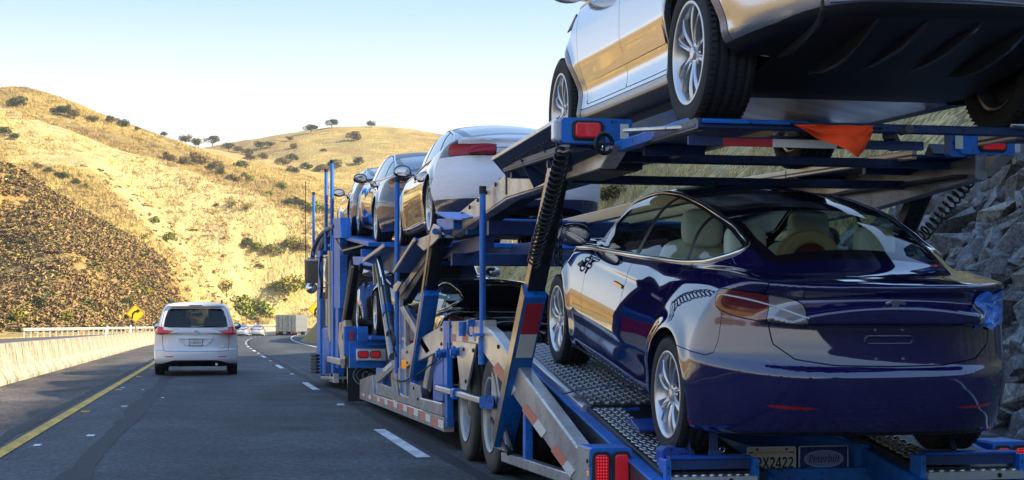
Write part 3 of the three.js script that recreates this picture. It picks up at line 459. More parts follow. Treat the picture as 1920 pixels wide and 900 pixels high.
row([[318, 302, 28, 'shrub', 'oakBrown', 'low brown shrub'], [345, 308, 26, 'shrub', 'oakBrown', 'brown shrub'], [371, 310, 36, 'shrub', 'oakBrown', 'wide brown shrub'], [405, 318, 28, 'shrub', 'oakBrown', 'brown shrub'], [413, 326, 20, 'shrub', 'oak', 'olive green shrub'], [452, 315, 28, 'shrub', 'oak', 'dark shrub'], [470, 300, 22, 'shrub', 'oakBrown', 'brown shrub'], [492, 300, 22, 'shrub', 'oakBrown', 'brown shrub'], [530, 310, 26, 'shrub', 'oakBrown', 'brown shrub'], [546, 304, 24, 'shrub', 'oak', 'olive shrub'], [548, 326, 24, 'shrub', 'oak', 'green shrub'], [575, 318, 22, 'shrub', 'oak', 'dark shrub'], [600, 322, 24, 'shrub', 'oakBrown', 'brown shrub'], [628, 318, 30, 'shrub', 'oakBrown', 'brown shrub']], 'in the hollow below the skyline', 'shrubs in the hollow');
row([[437, 343, 26, 'shrub', 'oakBrown', 'brown shrub'], [464, 340, 26, 'shrub', 'green', 'green shrub'], [505, 368, 18, 'shrub', 'green', 'small green shrub'], [529, 356, 24, 'shrub', 'green', 'round green shrub'], [540, 385, 22, 'shrub', 'oak', 'dark shrub'], [562, 388, 30, 'shrub', 'oak', 'dark green shrub'], [586, 400, 34, 'shrub', 'green', 'bright green shrub'], [610, 402, 34, 'shrub', 'green', 'bright green shrub']], 'along the golden spur gully', 'shrubs along the gully');
row([[288, 421, 22, 'shrub', 'green', 'small round green shrub'], [314, 453, 32, 'shrub', 'green', 'round bright green shrub'], [268, 452, 24, 'shrub', 'olive', 'olive shrub'], [434, 394, 26, 'loose', 'olive', 'olive bare shrub'], [462, 396, 26, 'loose', 'olive', 'thin leafy tree'], [405, 388, 10, 'shrub', 'brownScrub', 'tiny brown shrub']], 'on the middle hillside above the minivan', 'shrubs on the middle hillside');
row([[460, 470, 30, 'shrub', 'oak', 'dark green shrub'], [485, 472, 26, 'shrub', 'green', 'green shrub'], [512, 474, 34, 'shrub', 'olive', 'olive green shrub'], [548, 468, 36, 'shrub', 'olive', 'olive shrub'], [566, 482, 28, 'shrub', 'oakBrown', 'brown shrub']], 'on the golden bench beside the truck', 'row of shrubs on the bench');
row([[66, 578, 40, 'shrub', 'oak', 'dark green shrub'], [122, 605, 34, 'shrub', 'olive', 'low olive shrub'], [30, 606, 40, 'shrub', 'olive', 'low olive shrub'], [235, 577, 30, 'shrub', 'oak', 'dark olive shrub'], [262, 556, 44, 'shrub', 'olive', 'wide olive shrub'], [322, 575, 30, 'shrub', 'olive', 'olive shrub'], [424, 556, 44, 'loose', 'olive', 'thin small tree'], [468, 603, 76, 'shrub', 'green', 'large bright yellow-green bush'], [516, 548, 30, 'shrub', 'green', 'green shrub'], [542, 548, 66, 'shrub', 'olive', 'wide olive bush'], [570, 545, 26, 'shrub', 'green', 'green bush']], 'at the foot of the hills', 'shrubs at the foot of the hills');
// trees on the crest of the right slope, whose shade falls over the road
for (const [d, q, R, n] of [[-20, 40, 4.2, 0], [-29, 42, 3.4, 1], [-12, 39, 3.0, 2], [-41, 44, 4.5, 3], [3, 38, 2.6, 4], [-58, 45, 4.6, 5]]) {
  const t = thing('oak_tree', `oak out of view on the right roadside crest, ${ORD[n]} one planted`, 'tree', V(toe(d) + q, slopeY(q, d) - .2, -d), 'oaks on the right crest');
  const c = part(t, 'crown', [CROWN.round[n % 3]], M.oak); c.scale.setScalar(R); c.position.y = R * 1.05; const w = part(t, 'trunk', [WOOD[n % 3]], M.bark); w.scale.setScalar(R * 1.3);
}
// a few grey bushes on the near slope behind the carrier
for (const [u, v, d, w, label] of [[1150, 380, 40, 60, 'grey brown bush on the slope beside the white-wrapped car'], [1225, 262, 46, 50, 'grey bush high on the slope under the upper deck']]) { const q0 = (() => { for (let q = .5; q < 30; q += .2) { const D = (toe(d) + q) * SY + d * CY; const p = atD(u, v, D); if (p.x > toe(-p.z) && slopeY(p.x - toe(-p.z), -p.z) > p.y) return p; } return null; })(); const D = d; let hit = null; for (let DD = 18; DD < 120; DD += .2) { const p = atD(u, v, DD), q = p.x - toe(-p.z); if (q > 0 && slopeY(q, -p.z) > p.y) { hit = p; break; } } if (!hit) continue; const t = thing('shrub', label, 'shrub', hit); const R = w / 2 / F * (hit.x * SY - hit.z * CY); const c = part(t, 'foliage', [CROWN.shrub[0]], M.oakBrown); c.scale.setScalar(R); c.position.y = R * .4; const s = part(t, 'stem', [WOOD[0]], M.bark); s.scale.setScalar(R * .8); }
// ---------------------------------------------------------------- cars: a smooth body field, meshed and parted along its shut lines
function spl(pts) { // monotone cubic through (x, y), tabulated
  const n = pts.length, x = pts.map(p => p[0]), y = pts.map(p => p[1]), m = new Array(n), dl = [];
  for (let i = 0; i < n - 1; i++) dl.push((y[i + 1] - y[i]) / (x[i + 1] - x[i]));
  m[0] = dl[0]; m[n - 1] = dl[n - 2]; for (let i = 1; i < n - 1; i++) m[i] = dl[i - 1] * dl[i] <= 0 ? 0 : (2 * dl[i - 1] * dl[i]) / (dl[i - 1] + dl[i]);
  const K = 1200, a = x[0], b = x[n - 1], T = new Float64Array(K + 2);
  let j = 0; for (let i = 0; i <= K; i++) { const q = a + (b - a) * i / K; while (j < n - 2 && q > x[j + 1]) j++; const h = x[j + 1] - x[j], t = (q - x[j]) / h; T[i] = y[j] * (1 + 2 * t) * (1 - t) ** 2 + h * m[j] * t * (1 - t) ** 2 + y[j + 1] * t * t * (3 - 2 * t) + h * m[j + 1] * t * t * (t - 1); }
  T[K + 1] = T[K]; const sc = K / (b - a), e0 = m[0], e1 = m[n - 1];
  return (q) => { if (q <= a) return y[0] + e0 * (q - a); if (q >= b) return y[n - 1] + e1 * (q - b); const f = (q - a) * sc, i = f | 0; return T[i] + (T[i + 1] - T[i]) * (f - i); };
}
function polySd(pts, curve = 0) { // signed distance to a closed outline, negative inside
  if (curve) { pts = new THREE.CatmullRomCurve3(pts.map(p => V(p[0], p[1], 0)), true, 'centripetal').getPoints(pts.length * curve).map(p => [p.x, p.y]); pts.pop(); }
  const n = pts.length, bx = Math.min(...pts.map(p => p[0])) - .1, Bx = Math.max(...pts.map(p => p[0])) + .1, by = Math.min(...pts.map(p => p[1])) - .1, By = Math.max(...pts.map(p => p[1])) + .1;
  return (x, y) => {
    if (x < bx || x > Bx || y < by || y > By) return .1;
    let d = 1e9, s = 1; for (let i = 0, j = n - 1; i < n; j = i++) { const ex = pts[j][0] - pts[i][0], ey = pts[j][1] - pts[i][1], wx = x - pts[i][0], wy = y - pts[i][1], t = clamp((wx * ex + wy * ey) / (ex * ex + ey * ey), 0, 1), qx = wx - ex * t, qy = wy - ey * t; d = Math.min(d, qx * qx + qy * qy); const c1 = y >= pts[i][1], c2 = y < pts[j][1], c3 = ex * wy > ey * wx; if ((c1 && c2 && c3) || (!c1 && !c2 && !c3)) s = -s; }
    return s * Math.sqrt(d);
  };
}
function surfaceNets(f, lo, hi, cell) {
  const n = [0, 1, 2].map(i => Math.ceil((hi[i] - lo[i]) / cell) + 1), [nx, ny, nz] = n, val = new Float32Array(nx * ny * nz), at = (i, j, k) => (k * ny + j) * nx + i;
  for (let k = 0; k < nz; k++) for (let j = 0; j < ny; j++) for (let i = 0; i < nx; i++) val[at(i, j, k)] = f(lo[0] + i * cell, lo[1] + j * cell, lo[2] + k * cell);
  const id = new Int32Array(nx * ny * nz).fill(-1), P = [], N = [];
  const E = [[0, 1], [2, 3], [4, 5], [6, 7], [0, 2], [1, 3], [4, 6], [5, 7], [0, 4], [1, 5], [2, 6], [3, 7]], c = new Array(8), h = .003;
  const grad = (x, y, z) => [(f(x + h, y, z) - f(x - h, y, z)) / (2 * h), (f(x, y + h, z) - f(x, y - h, z)) / (2 * h), (f(x, y, z + h) - f(x, y, z - h)) / (2 * h)];
  for (let k = 0; k < nz - 1; k++) for (let j = 0; j < ny - 1; j++) for (let i = 0; i < nx - 1; i++) {
    let neg = 0; for (let b = 0; b < 8; b++) { c[b] = val[at(i + (b & 1), j + (b >> 1 & 1), k + (b >> 2))]; if (c[b] < 0) neg++; }
    if (!neg || neg === 8) continue;
    let sx = 0, sy = 0, sz = 0, m = 0; for (const [a, b] of E) if ((c[a] < 0) !== (c[b] < 0)) { const t = c[a] / (c[a] - c[b]); sx += lerp(a & 1, b & 1, t); sy += lerp(a >> 1 & 1, b >> 1 & 1, t); sz += lerp(a >> 2, b >> 2, t); m++; }
    let x = lo[0] + (i + sx / m) * cell, y = lo[1] + (j + sy / m) * cell, z = lo[2] + (k + sz / m) * cell, g;
    for (let it = 0; it < 3; it++) { g = grad(x, y, z); const v = f(x, y, z), q = v / (g[0] * g[0] + g[1] * g[1] + g[2] * g[2] + 1e-9), l = Math.hypot(...g) * Math.abs(q), s = l > cell ? cell / l : 1; x -= g[0] * q * s; y -= g[1] * q * s; z -= g[2] * q * s; }
    g = grad(x, y, z); const l = Math.hypot(...g) || 1; id[at(i, j, k)] = P.length / 3; P.push(x, y, z); N.push(g[0] / l, g[1] / l, g[2] / l);
  }
  const pos = [], nor = [], put = (a) => { pos.push(P[a * 3], P[a * 3 + 1], P[a * 3 + 2]); nor.push(N[a * 3], N[a * 3 + 1], N[a * 3 + 2]); };
  const quad = (a, b, d, e, flip) => { if (a < 0 || b < 0 || d < 0 || e < 0) return; if (flip) [b, e] = [e, b]; put(a); put(b); put(d); put(a); put(d); put(e); };
  for (let k = 1; k < nz - 1; k++) for (let j = 1; j < ny - 1; j++) for (let i = 1; i < nx - 1; i++) {
    const v = val[at(i, j, k)] < 0;
    if (v !== val[at(i + 1, j, k)] < 0) quad(id[at(i, j - 1, k - 1)], id[at(i, j, k - 1)], id[at(i, j, k)], id[at(i, j - 1, k)], !v);
    if (v !== val[at(i, j + 1, k)] < 0) quad(id[at(i - 1, j, k - 1)], id[at(i - 1, j, k)], id[at(i, j, k)], id[at(i, j, k - 1)], !v);
    if (v !== val[at(i, j, k + 1)] < 0) quad(id[at(i - 1, j - 1, k)], id[at(i, j - 1, k)], id[at(i, j, k)], id[at(i - 1, j, k)], !v);
  }
  return { pos, nor };
}
// parts a soup along f = level; gives [inside (f < level), outside]
function cut(S, f, level = 0, when) {
  const A = { pos: [], nor: [] }, B = { pos: [], nor: [] }, p = S.pos, q = S.nor, v = [0, 0, 0];
  const put = (o, a) => { for (let k = 0; k < 3; k++) o.pos.push(a[k]); for (let k = 3; k < 6; k++) o.nor.push(a[k]); };
  for (let t = 0; t < p.length; t += 9) {
    if (when && !when((p[t] + p[t + 3] + p[t + 6]) / 3, (p[t + 1] + p[t + 4] + p[t + 7]) / 3, (p[t + 2] + p[t + 5] + p[t + 8]) / 3, q, t)) { for (let k = 0; k < 9; k++) { B.pos.push(p[t + k]); B.nor.push(q[t + k]); } continue; }
    let neg = 0; for (let i = 0; i < 3; i++) { v[i] = f(p[t + i * 3], p[t + i * 3 + 1], p[t + i * 3 + 2]) - level; if (v[i] < 0) neg++; }
    if (neg === 0 || neg === 3) { const o = neg ? A : B; for (let k = 0; k < 9; k++) { o.pos.push(p[t + k]); o.nor.push(q[t + k]); } continue; }
    const a = [], b = []; for (let i = 0; i < 3; i++) { const j = (i + 1) % 3, x = [0, 1, 2].map(k => p[t + i * 3 + k]).concat([0, 1, 2].map(k => q[t + i * 3 + k])), y = [0, 1, 2].map(k => p[t + j * 3 + k]).concat([0, 1, 2].map(k => q[t + j * 3 + k])); (v[i] < 0 ? a : b).push(x); if ((v[i] < 0) !== (v[j] < 0)) { const s = v[i] / (v[i] - v[j]), m = x.map((c, k) => c + (y[k] - c) * s); a.push(m); b.push(m); } }
    for (const [o, l] of [[A, a], [B, b]]) for (let i = 1; i < l.length - 1; i++) { put(o, l[0]); put(o, l[i]); put(o, l[i + 1]); }
  }
  return [A, B];
}
const join2 = (a, b) => ({ pos: a.pos.concat(b.pos), nor: a.nor.concat(b.nor) });
// soup in (x, y, s) -> geometry in the car's own frame (forward = -z, origin under the rear axle); out = metres along the normal
function geo(S, ra, out = 0) {
  const n = S.pos.length, P = new Float32Array(n), N = new Float32Array(n), U = new Float32Array(n / 3 * 2);
  for (let i = 0; i < n; i += 3) { const nx = S.nor[i], ny = S.nor[i + 1], nz = -S.nor[i + 2], l = Math.hypot(nx, ny, nz) || 1; N[i] = nx / l; N[i + 1] = ny / l; N[i + 2] = nz / l; P[i] = S.pos[i] + N[i] * out; P[i + 1] = S.pos[i + 1] + N[i + 1] * out; P[i + 2] = ra - S.pos[i + 2] + N[i + 2] * out; U[i / 3 * 2] = ra - S.pos[i + 2] + S.pos[i]; U[i / 3 * 2 + 1] = S.pos[i + 1]; }
  // mirroring s turns the triangles round
  for (let t = 0; t < n; t += 9) for (let k = 0; k < 3; k++) { let a = P[t + 3 + k]; P[t + 3 + k] = P[t + 6 + k]; P[t + 6 + k] = a; a = N[t + 3 + k]; N[t + 3 + k] = N[t + 6 + k]; N[t + 6 + k] = a; }
  for (let t = 0; t < n / 3 * 2; t += 6) for (let k = 0; k < 2; k++) { const a = U[t + 2 + k]; U[t + 2 + k] = U[t + 4 + k]; U[t + 4 + k] = a; }
  const g = new THREE.BufferGeometry(); g.setAttribute('position', new THREE.BufferAttribute(P, 3)); g.setAttribute('normal', new THREE.BufferAttribute(N, 3)); g.setAttribute('uv', new THREE.BufferAttribute(U, 2)); return g;
}
// the outer surface of the side at (y, s): distance from the middle
function sideX(F, y, s, x0 = 1.3) { let a = 0, b = x0; if (F(a, y, s) > 0) return 0; for (let i = 0; i < 26; i++) { const m = (a + b) / 2; F(m, y, s) > 0 ? b = m : a = m; } return a; }
function rearS(F, x, y, s1 = 1.2) { let a = -.3, b = s1; for (let i = 0; i < 26; i++) { const m = (a + b) / 2; F(x, y, m) > 0 ? a = m : b = m; } return b; }

function fieldOf(S) {
  const lowTop = spl(S.lowTop), roof = spl(S.roof), cabW = spl(S.cabW), plan = spl(S.plan), prof = spl(S.prof), r0 = spl(S.rear), f0 = spl(S.front), yb = spl(S.under), wy = S.r, Ra = S.arch;
  return (x, y, s) => {
    const ax = Math.sqrt(x * x + 1e-6);
    let W = plan(s) + prof(y);
    for (const c of S.axles) { const e = (Math.hypot(s - c, y - wy) - Ra - .005) / .06; if (e < 3 && e > -3) W += S.flare * Math.exp(-e * e); }
    let low = smax(ax - W, y - (lowTop(s) - .03 * ax * ax), S.kTop || .10);
    const c = Math.max(0, ax - .3) / .58, cr = S.cornerR, cf = S.cornerF;
    low = smax(low, (r0(y) + .05 * ax * ax / .36 + cr * c * c * c) - s, .05);
    low = smax(low, s - (S.L - f0(y) - .12 * ax * ax / .36 - cf * c * c * c), .12);
    low = smax(low, yb(s) - y, .04);
    const yr = roof(s) - S.crown * ax * ax;
    const wc = cabW(s) - S.tumble * (y - .95) - .2 * Math.max(0, y - 1.1) ** 2;
    const cab = smax(smax(smax(ax - wc, y - yr, S.kRoof || .13), (S.cabFloor || .88) - y, .02), .03 - s, .02);
    return smin(low, cab, .035);
  };
}
// ---- wheels
function lathe(pts, n = 48) { const g = new THREE.LatheGeometry(pts.map(p => new THREE.Vector2(p[0], p[1])), n); return g.rotateZ(Math.PI / 2); } // axis along x; +y of the profile -> -x (outside)
const treadTex = noiseTex(128, (u, v) => { const a = (u * 1 + .12 * Math.sin(v * 6.283 * 2)) % 1; return (a < .10 ? .25 : .85) - .05 * pnoise(u, v, 32, 3); }, false);
M.tyre = std({ color: L(.020, .020, .021), roughness: .8 });
M.tread = std({ color: L(.018, .018, .019), roughness: .88, bumpMap: texRep(treadTex, 64, 1), bumpScale: .006 });
M.rimSilver = std({ color: L(.62, .62, .63), roughness: .28, metalness: .85 });
M.rimDark = std({ color: L(.05, .05, .055), roughness: .4, metalness: .6 });
M.disc = std({ color: L(.22, .22, .22), roughness: .4, metalness: .8 });
function tyreGeo(R, w, rim, grooves = 4, n = 64) {
  const h = w / 2, p = [[rim - .012, -h * .80], [rim + .006, -h * .90], [rim + .02, -h * .97], [lerp(rim, R, .5), -h], [lerp(rim, R, .82), -h * .95], [R - .010, -h * .84], [R - .002, -h * .74]];
  for (let i = 0; i < grooves; i++) { const c = lerp(-.55, .55, grooves === 1 ? .5 : i / (grooves - 1)) * h, g = h * .045; p.push([R, c - g - .003], [R - .011, c - g], [R - .011, c + g], [R, c + g + .003]); }
  p.push([R - .002, h * .74], [R - .010, h * .84], [lerp(rim, R, .86), h * .93], [lerp(rim, R, .84), h * .955], [lerp(rim, R, .5), h], [rim + .02, h * .97], [rim + .006, h * .90], [rim - .012, h * .80]);
  const q = []; p.forEach((a, i) => { q.push(a); });
  return lathe(q, n);
}
const wheelCache = {};
function makeWheel(key, R, w, rim, style) {
  if (!wheelCache[key]) {
    const g = new THREE.Group(), h = w / 2; g.name = 'wheel';
    const ty = tyreGeo(R, w, rim), tm = shade(new THREE.Mesh(plain(ty.toNonIndexed ? ty : ty), M.tyre)); tm.name = 'tyre';
    // cross grooves of the tread blocks
    const sip = []; for (let i = 0; i < 70; i++) { const a = i / 70 * 6.2832; for (const sx of [-.78, -.28, .28, .78]) { const b = new THREE.BoxGeometry(w * (Math.abs(sx) > .5 ? .12 : .15), .008, .006); b.translate(sx * h, R - .0025, 0); b.rotateY(0); b.rotateX(a + (sx > 0 ? .03 : 0)); sip.push(b); } }
    const rimG = [lathe([[rim - .03, -h * .75], [rim - .012, -h * .85], [rim - .035, -h * .6], [rim - .05, 0], [rim - .03, h * .7], [rim - .012, h * .80], [rim + .004, h * .90], [rim + .004, h * .945], [rim - .010, h * .945], [rim - .022, h * .84], [rim - .028, h * .7]], 64)];
    const N = style.n;
    for (let i = 0; i < N; i++) {
      const wide = style.alt && i % 2 ? style.alt : 1, s = new THREE.Shape(), r0 = .055, r1 = rim - .012, sw = style.sweep, a0 = style.w0 * wide, a1 = style.w1 * wide;
      s.moveTo(-a0, r0); s.quadraticCurveTo(-a0 * .9 + sw * .35, lerp(r0, r1, .55), sw - a1, r1); s.lineTo(sw + a1, r1); s.quadraticCurveTo(a0 * 1.0 + sw * .35, lerp(r0, r1, .55), a0, r0); s.closePath();
      const e = new THREE.ExtrudeGeometry(s, { depth: .018, bevelEnabled: true, bevelThickness: .006, bevelSize: .004, bevelOffset: -.004, bevelSegments: 2, curveSegments: 8 });
      // dish: hub sits deeper, the tip comes out to the lip; one edge is twisted back
      const P = e.attributes.position; for (let k = 0; k < P.count; k++) { const y = P.getY(k), x = P.getX(k), t = clamp((y - r0) / (r1 - r0), 0, 1); P.setZ(k, P.getZ(k) + .018 * Math.sin(t * 2.6) - .02 + (style.twist || 0) * (x - sw * t) * (0.4 + t)); }
      e.computeVertexNormals(); e.rotateZ(i / N * 6.2832 + (style.pair ? (i % 2 ? -style.pair : style.pair) : 0)); e.rotateY(-Math.PI / 2); e.translate(-h * .78 + .012, 0, 0); rimG.push(e);
    }
    const add = (name, gs, m, par = g) => { const k = shade(new THREE.Mesh(merged(gs), m)); k.name = name; par.add(k); return k; };
    g.add(tm); const sp = add('tread_sipe', sip, M.seal); sp.userData.kind = 'stuff';
    add('rim', rimG, style.mat || M.rimSilver);
    add('hub_cap', [lathe([[.001, h * .80], [.03, h * .79], [.034, h * .76], [.034, h * .5]], 20), lathe([[.075, h * .6], [.07, h * .66], [.034, h * .68]], 24)], style.mat || M.rimSilver);
    add('brake_disc', [lathe([[.05, .25 * h], [rim * .72, .25 * h], [rim * .72, .10 * h], [.05, .10 * h]], 32)], M.disc);
    add('barrel', [lathe([[.001, -.2 * h], [rim - .03, -.2 * h], [rim - .03, -.3 * h], [.001, -.3 * h]], 24)], M.rimDark);
    for (let i = 0; i < 5; i++) { const a = i / 5 * 6.28; add('lug_nut', [cyl(V(-h * .60, Math.cos(a) * .057, Math.sin(a) * .057), V(-h * .72, Math.cos(a) * .057, Math.sin(a) * .057), .009, 6)], M.chrome); }
    wheelCache[key] = g;
  }
  const c = wheelCache[key].clone(); c.traverse(o => { if (o.isMesh) shade(o); }); return c;
}
// ---- one car
function makeCar(S, o, root) {
  const cell = S.cell || .03, F = S.F || (S.F = fieldOf(S)), ra = S.axles[0];
  if (!S.soup) S.soup = surfaceNets(F, [-Math.ceil((S.half + .06) / cell) * cell, .08, -.12], [Math.ceil((S.half + .06) / cell) * cell, S.H + .06, S.L + .1], cell);
  let body = S.soup; const P = (name, soup, m, out, label, par = root) => soup.pos.length ? part(par, name, [geo(soup, ra, out || 0)], m, label) : null;
  // wheel openings
  for (const c of S.axles) body = cut(body, (x, y, s) => Math.hypot(s - c, y - S.r) - S.arch, 0, (x, y, s) => Math.abs(x) > S.well && Math.abs(s - c) < .6)[1];
  for (const c of S.axles) for (const g of [-1, 1]) { // inner arch
    const pos = [], n = 30; const ring = [], ok = []; for (let i = 0; i <= n; i++) { const a = lerp(-.42, Math.PI + .42, i / n), y = S.r + Math.sin(a) * S.arch, s = c + Math.cos(a) * S.arch, x = Math.max(sideX(F, Math.max(y, S.underY + .05), s), S.well + .05) - .001; ok.push(F(S.well + .03, y + .015, s) < 0); ring.push([[g * x, y, ra - s], [g * (x - .035), y, ra - s], [g * (S.well - .02), y, ra - s]]); }
    const tri = (q, a, b, d) => q.push(...a, ...b, ...d), p2 = [];
    for (let i = 0; i < n; i++) { const A = ring[i], B = ring[i + 1]; if (!ok[i] || !ok[i + 1]) continue; tri(pos, A[0], B[0], B[1]); tri(pos, A[0], B[1], A[1]); tri(p2, A[1], B[1], B[2]); tri(p2, A[1], B[2], A[2]); tri(p2, A[2], B[2], [g * (S.well - .02), S.r - .1, ra - c]); }
    for (const [q, m, nm] of [[pos, o.paint, 'arch_lip'], [p2, M.wellBlack, 'wheel_well']]) { const k = new THREE.BufferGeometry(); k.setAttribute('position', new THREE.BufferAttribute(new Float32Array(q), 3)); k.computeVertexNormals(); part(root, nm, [k], m); }
  }
  const take = (name, f, m, q = {}) => { // cut a feature out; g = gap width on both sides, rim = a band around it of another stuff
    let A, B;
    if (q.gap) { let G;[A, B] = cut(body, f, -q.gap, q.when);[G, B] = cut(B, f, q.gap * .6, q.when); P('shut_line', G, M.seal, -.009); }
    else[A, B] = cut(body, f, 0, q.when);
    if (q.rim) { let G;[G, B] = cut(B, f, q.rim, q.when); P(q.rimName, G, q.rimMat, q.rimOut || .004); }
    body = B; const r = P(name, A, m, q.out || 0, q.label); return q.soup ? A : r;
  };
  for (const ft of S.features(o, F)) {
    if (ft.sides) { for (const g of [-1, 1]) take(ft.name, (x, y, s) => ft.f(Math.abs(x), y, s), ft.mat, { ...ft, when: (x, y, s, q, t) => x * g > 0 && (!ft.when || ft.when(Math.abs(x), y, s, q, t)) }); }
    else take(ft.name, (x, y, s) => ft.f(Math.abs(x), y, s), ft.mat, { ...ft, when: ft.when ? (x, y, s, q, t) => ft.when(Math.abs(x), y, s, q, t) : undefined });
  }
  P('body_shell', body, o.paint);
  if (!S.noTrim) for (const g of [-1, 1]) { const c = new THREE.CatmullRomCurve3(S.win.map(p => V(p[0], p[1], 0)), true, 'centripetal').getPoints(110), mid = [0, 0]; S.win.forEach(p => { mid[0] += p[0] / S.win.length; mid[1] += p[1] / S.win.length; }); const pts = c.slice(0, -1).map((p, i, a) => { const q = a[(i + 1) % a.length], r = a[(i + a.length - 1) % a.length]; let nx = q.y - r.y, ny = -(q.x - r.x); const l = Math.hypot(nx, ny); nx /= l; ny /= l; if (nx * (p.x - mid[0]) + ny * (p.y - mid[1]) < 0) { nx = -nx; ny = -ny; } const s = p.x + nx * .012, y = p.y + ny * .012; return V(g * (sideX(F, y, s) + .001), y, ra - s); }); part(root, 'window_trim', [new THREE.TubeGeometry(new THREE.CatmullRomCurve3(pts, true), 220, S.trimR || .0135, 8, true)], o.trim || M.trimBright); }
  // wheels
  for (const c of S.axles) for (const g of [-1, 1]) { const w = makeWheel(S.wheelKey, S.r, S.tyreW, S.rim, S.style); w.position.set(g * (S.track / 2), S.r, ra - c); if (g > 0) w.rotation.y = Math.PI; w.rotation.x = c * 1.7; root.add(w); }
  return F;
}
M.wellBlack = std({ color: L(.008, .008, .009), roughness: .9 });
M.glassDark = phy({ color: L(.012, .014, .016), roughness: .03, clearcoat: 1, clearcoatRoughness: .02, specularIntensity: 1 });
M.glassTint = phy({ color: L(.80, .90, .83), roughness: .02, transmission: 1, thickness: 0, ior: 1.5 });
M.mirrorGlass = std({ color: L(.42, .45, .50), roughness: .06, metalness: 1 });
M.glassRoof = phy({ color: L(.012, .010, .014), roughness: .04 });
M.roofDark = phy({ color: L(.016, .026, .07), roughness: .28, ior: 1.4, specularIntensity: .6 });
const paint = (r, g, b, metal, rough) => phy({ color: L(r, g, b), metalness: metal, roughness: rough, clearcoat: 1, clearcoatRoughness: .025 });
M.reflRed = phy({ color: L(.32, .008, .01), roughness: .25, clearcoat: 1, clearcoatRoughness: .05 });
M.trimBright = std({ color: L(.82, .81, .79), roughness: .18, metalness: 1 });
M.navyPaint = phy({ color: L(.0095, .0055, .062), metalness: 0, roughness: .04, ior: 1.8, clearcoat: 1, clearcoatRoughness: .01 });
M.silverPaint = phy({ color: L(.54, .54, .59), metalness: .85, roughness: .18, clearcoat: 1, clearcoatRoughness: .01 });
const gloss = (r, g, b, ior = 1.9) => phy({ color: L(r, g, b), metalness: 0, roughness: .04, ior, clearcoat: 1, clearcoatRoughness: .01 });
M.greyPaint = gloss(.040, .046, .085, 1.6);
M.bluePaint = gloss(.014, .022, .075, 1.6);
M.blackPaint = gloss(.006, .006, .007, 1.6);
M.whitePaint = paint(.62, .62, .62, .1, .35);
M.bronzePaint = phy({ color: L(.34, .30, .25), metalness: .9, roughness: .10, clearcoat: 1, clearcoatRoughness: .01 });
M.tailRed = phy({ color: L(.13, .004, .008), roughness: .06, ior: 1.8, clearcoat: 1, clearcoatRoughness: .01 });
M.tailClear = phy({ color: L(.30, .28, .27), roughness: .1, metalness: .35, clearcoat: 1, clearcoatRoughness: .02 });
M.tailDark = phy({ color: L(.05, .008, .01), roughness: .12, clearcoat: 1, clearcoatRoughness: .02 });
const wrapBump = noiseTex(256, (u, v) => pf(u, v * .35, 10, 4, 121) * .6 + .4 * pf(u * .5, v, 22, 3, 127), false);
M.wrap = std({ color: L(.80, .77, .78), roughness: .34, bumpMap: texRep(wrapBump, 1.1, 2.6), bumpScale: .005 });

function sedanSpec(k) { // k: small overrides
  const S = {
    L: 4.694, H: 1.45, half: .95, r: .334, tyreW: .235, rim: .246, arch: .384, well: .64, track: 1.59, axles: [.98, 3.855], flare: .014, underY: .17, tumble: .42, crown: .19, cornerR: .34, cornerF: .42,
    lowTop: [[0, 1.045], [.05, 1.075], [.12, 1.088], [.3, 1.10], [.6, 1.105], [1.0, 1.085], [1.6, 1.045], [2.6, 1.0], [3.4, .985], [3.7, .955], [4.1, .875], [4.4, .77], [4.6, .65], [4.75, .50]],
    roof: [[-.2, .84], [.05, .98], [.3, 1.085], [.6, 1.20], [1.0, 1.325], [1.5, 1.415], [2.0, 1.447], [2.35, 1.447], [2.8, 1.395], [3.2, 1.23], [3.6, 1.02], [4.0, .8], [4.4, .55]],
    cabW: [[0, .56], [.3, .63], [.7, .705], [1.2, .77], [2.0, .81], [2.8, .80], [3.3, .74], [3.7, .62], [4.2, .45]],
    plan: [[0, .90], [.4, .915], [.98, .925], [1.7, .905], [2.6, .905], [3.85, .915], [4.3, .905], [4.7, .88]],
    prof: [[.1, -.11], [.2, -.06], [.28, -.03], [.4, -.018], [.50, -.002], [.58, 0], [.68, -.012], [.78, -.033], [.88, -.062], [.98, -.10], [1.1, -.165]],
    rear: [[.15, .22], [.26, .10], [.33, .055], [.42, .02], [.55, .002], [.608, 0], [.635, .016], [.665, .048], [.75, .075], [.85, .098], [.93, .11], [1.0, .095], [1.05, .06], [1.09, .03], [1.15, .05]],
    front: [[.15, .18], [.3, .05], [.5, 0], [.62, .03], [.72, .12], [.85, .35]],
    under: [[0, .30], [.25, .26], [.7, .20], [1.1, .17], [3.9, .165], [4.4, .19], [4.7, .22]],
    win: [[3.62, .925], [3.2, .95], [2.5, .99], [1.8, 1.035], [1.2, 1.08], [.96, 1.12], [.80, 1.185], [.97, 1.25], [1.3, 1.315], [1.75, 1.365], [2.2, 1.38], [2.6, 1.355], [2.95, 1.255], [3.25, 1.11], [3.48, .99]],
    wheelKey: 'sport', style: { n: 10, w0: .016, w1: .026, sweep: .035, twist: .18, alt: .62, pair: .06 },
    ...k,
  };
  S.features = k && k.features || ((o, F) => sedanFeatures(S, o));
  return S;
}
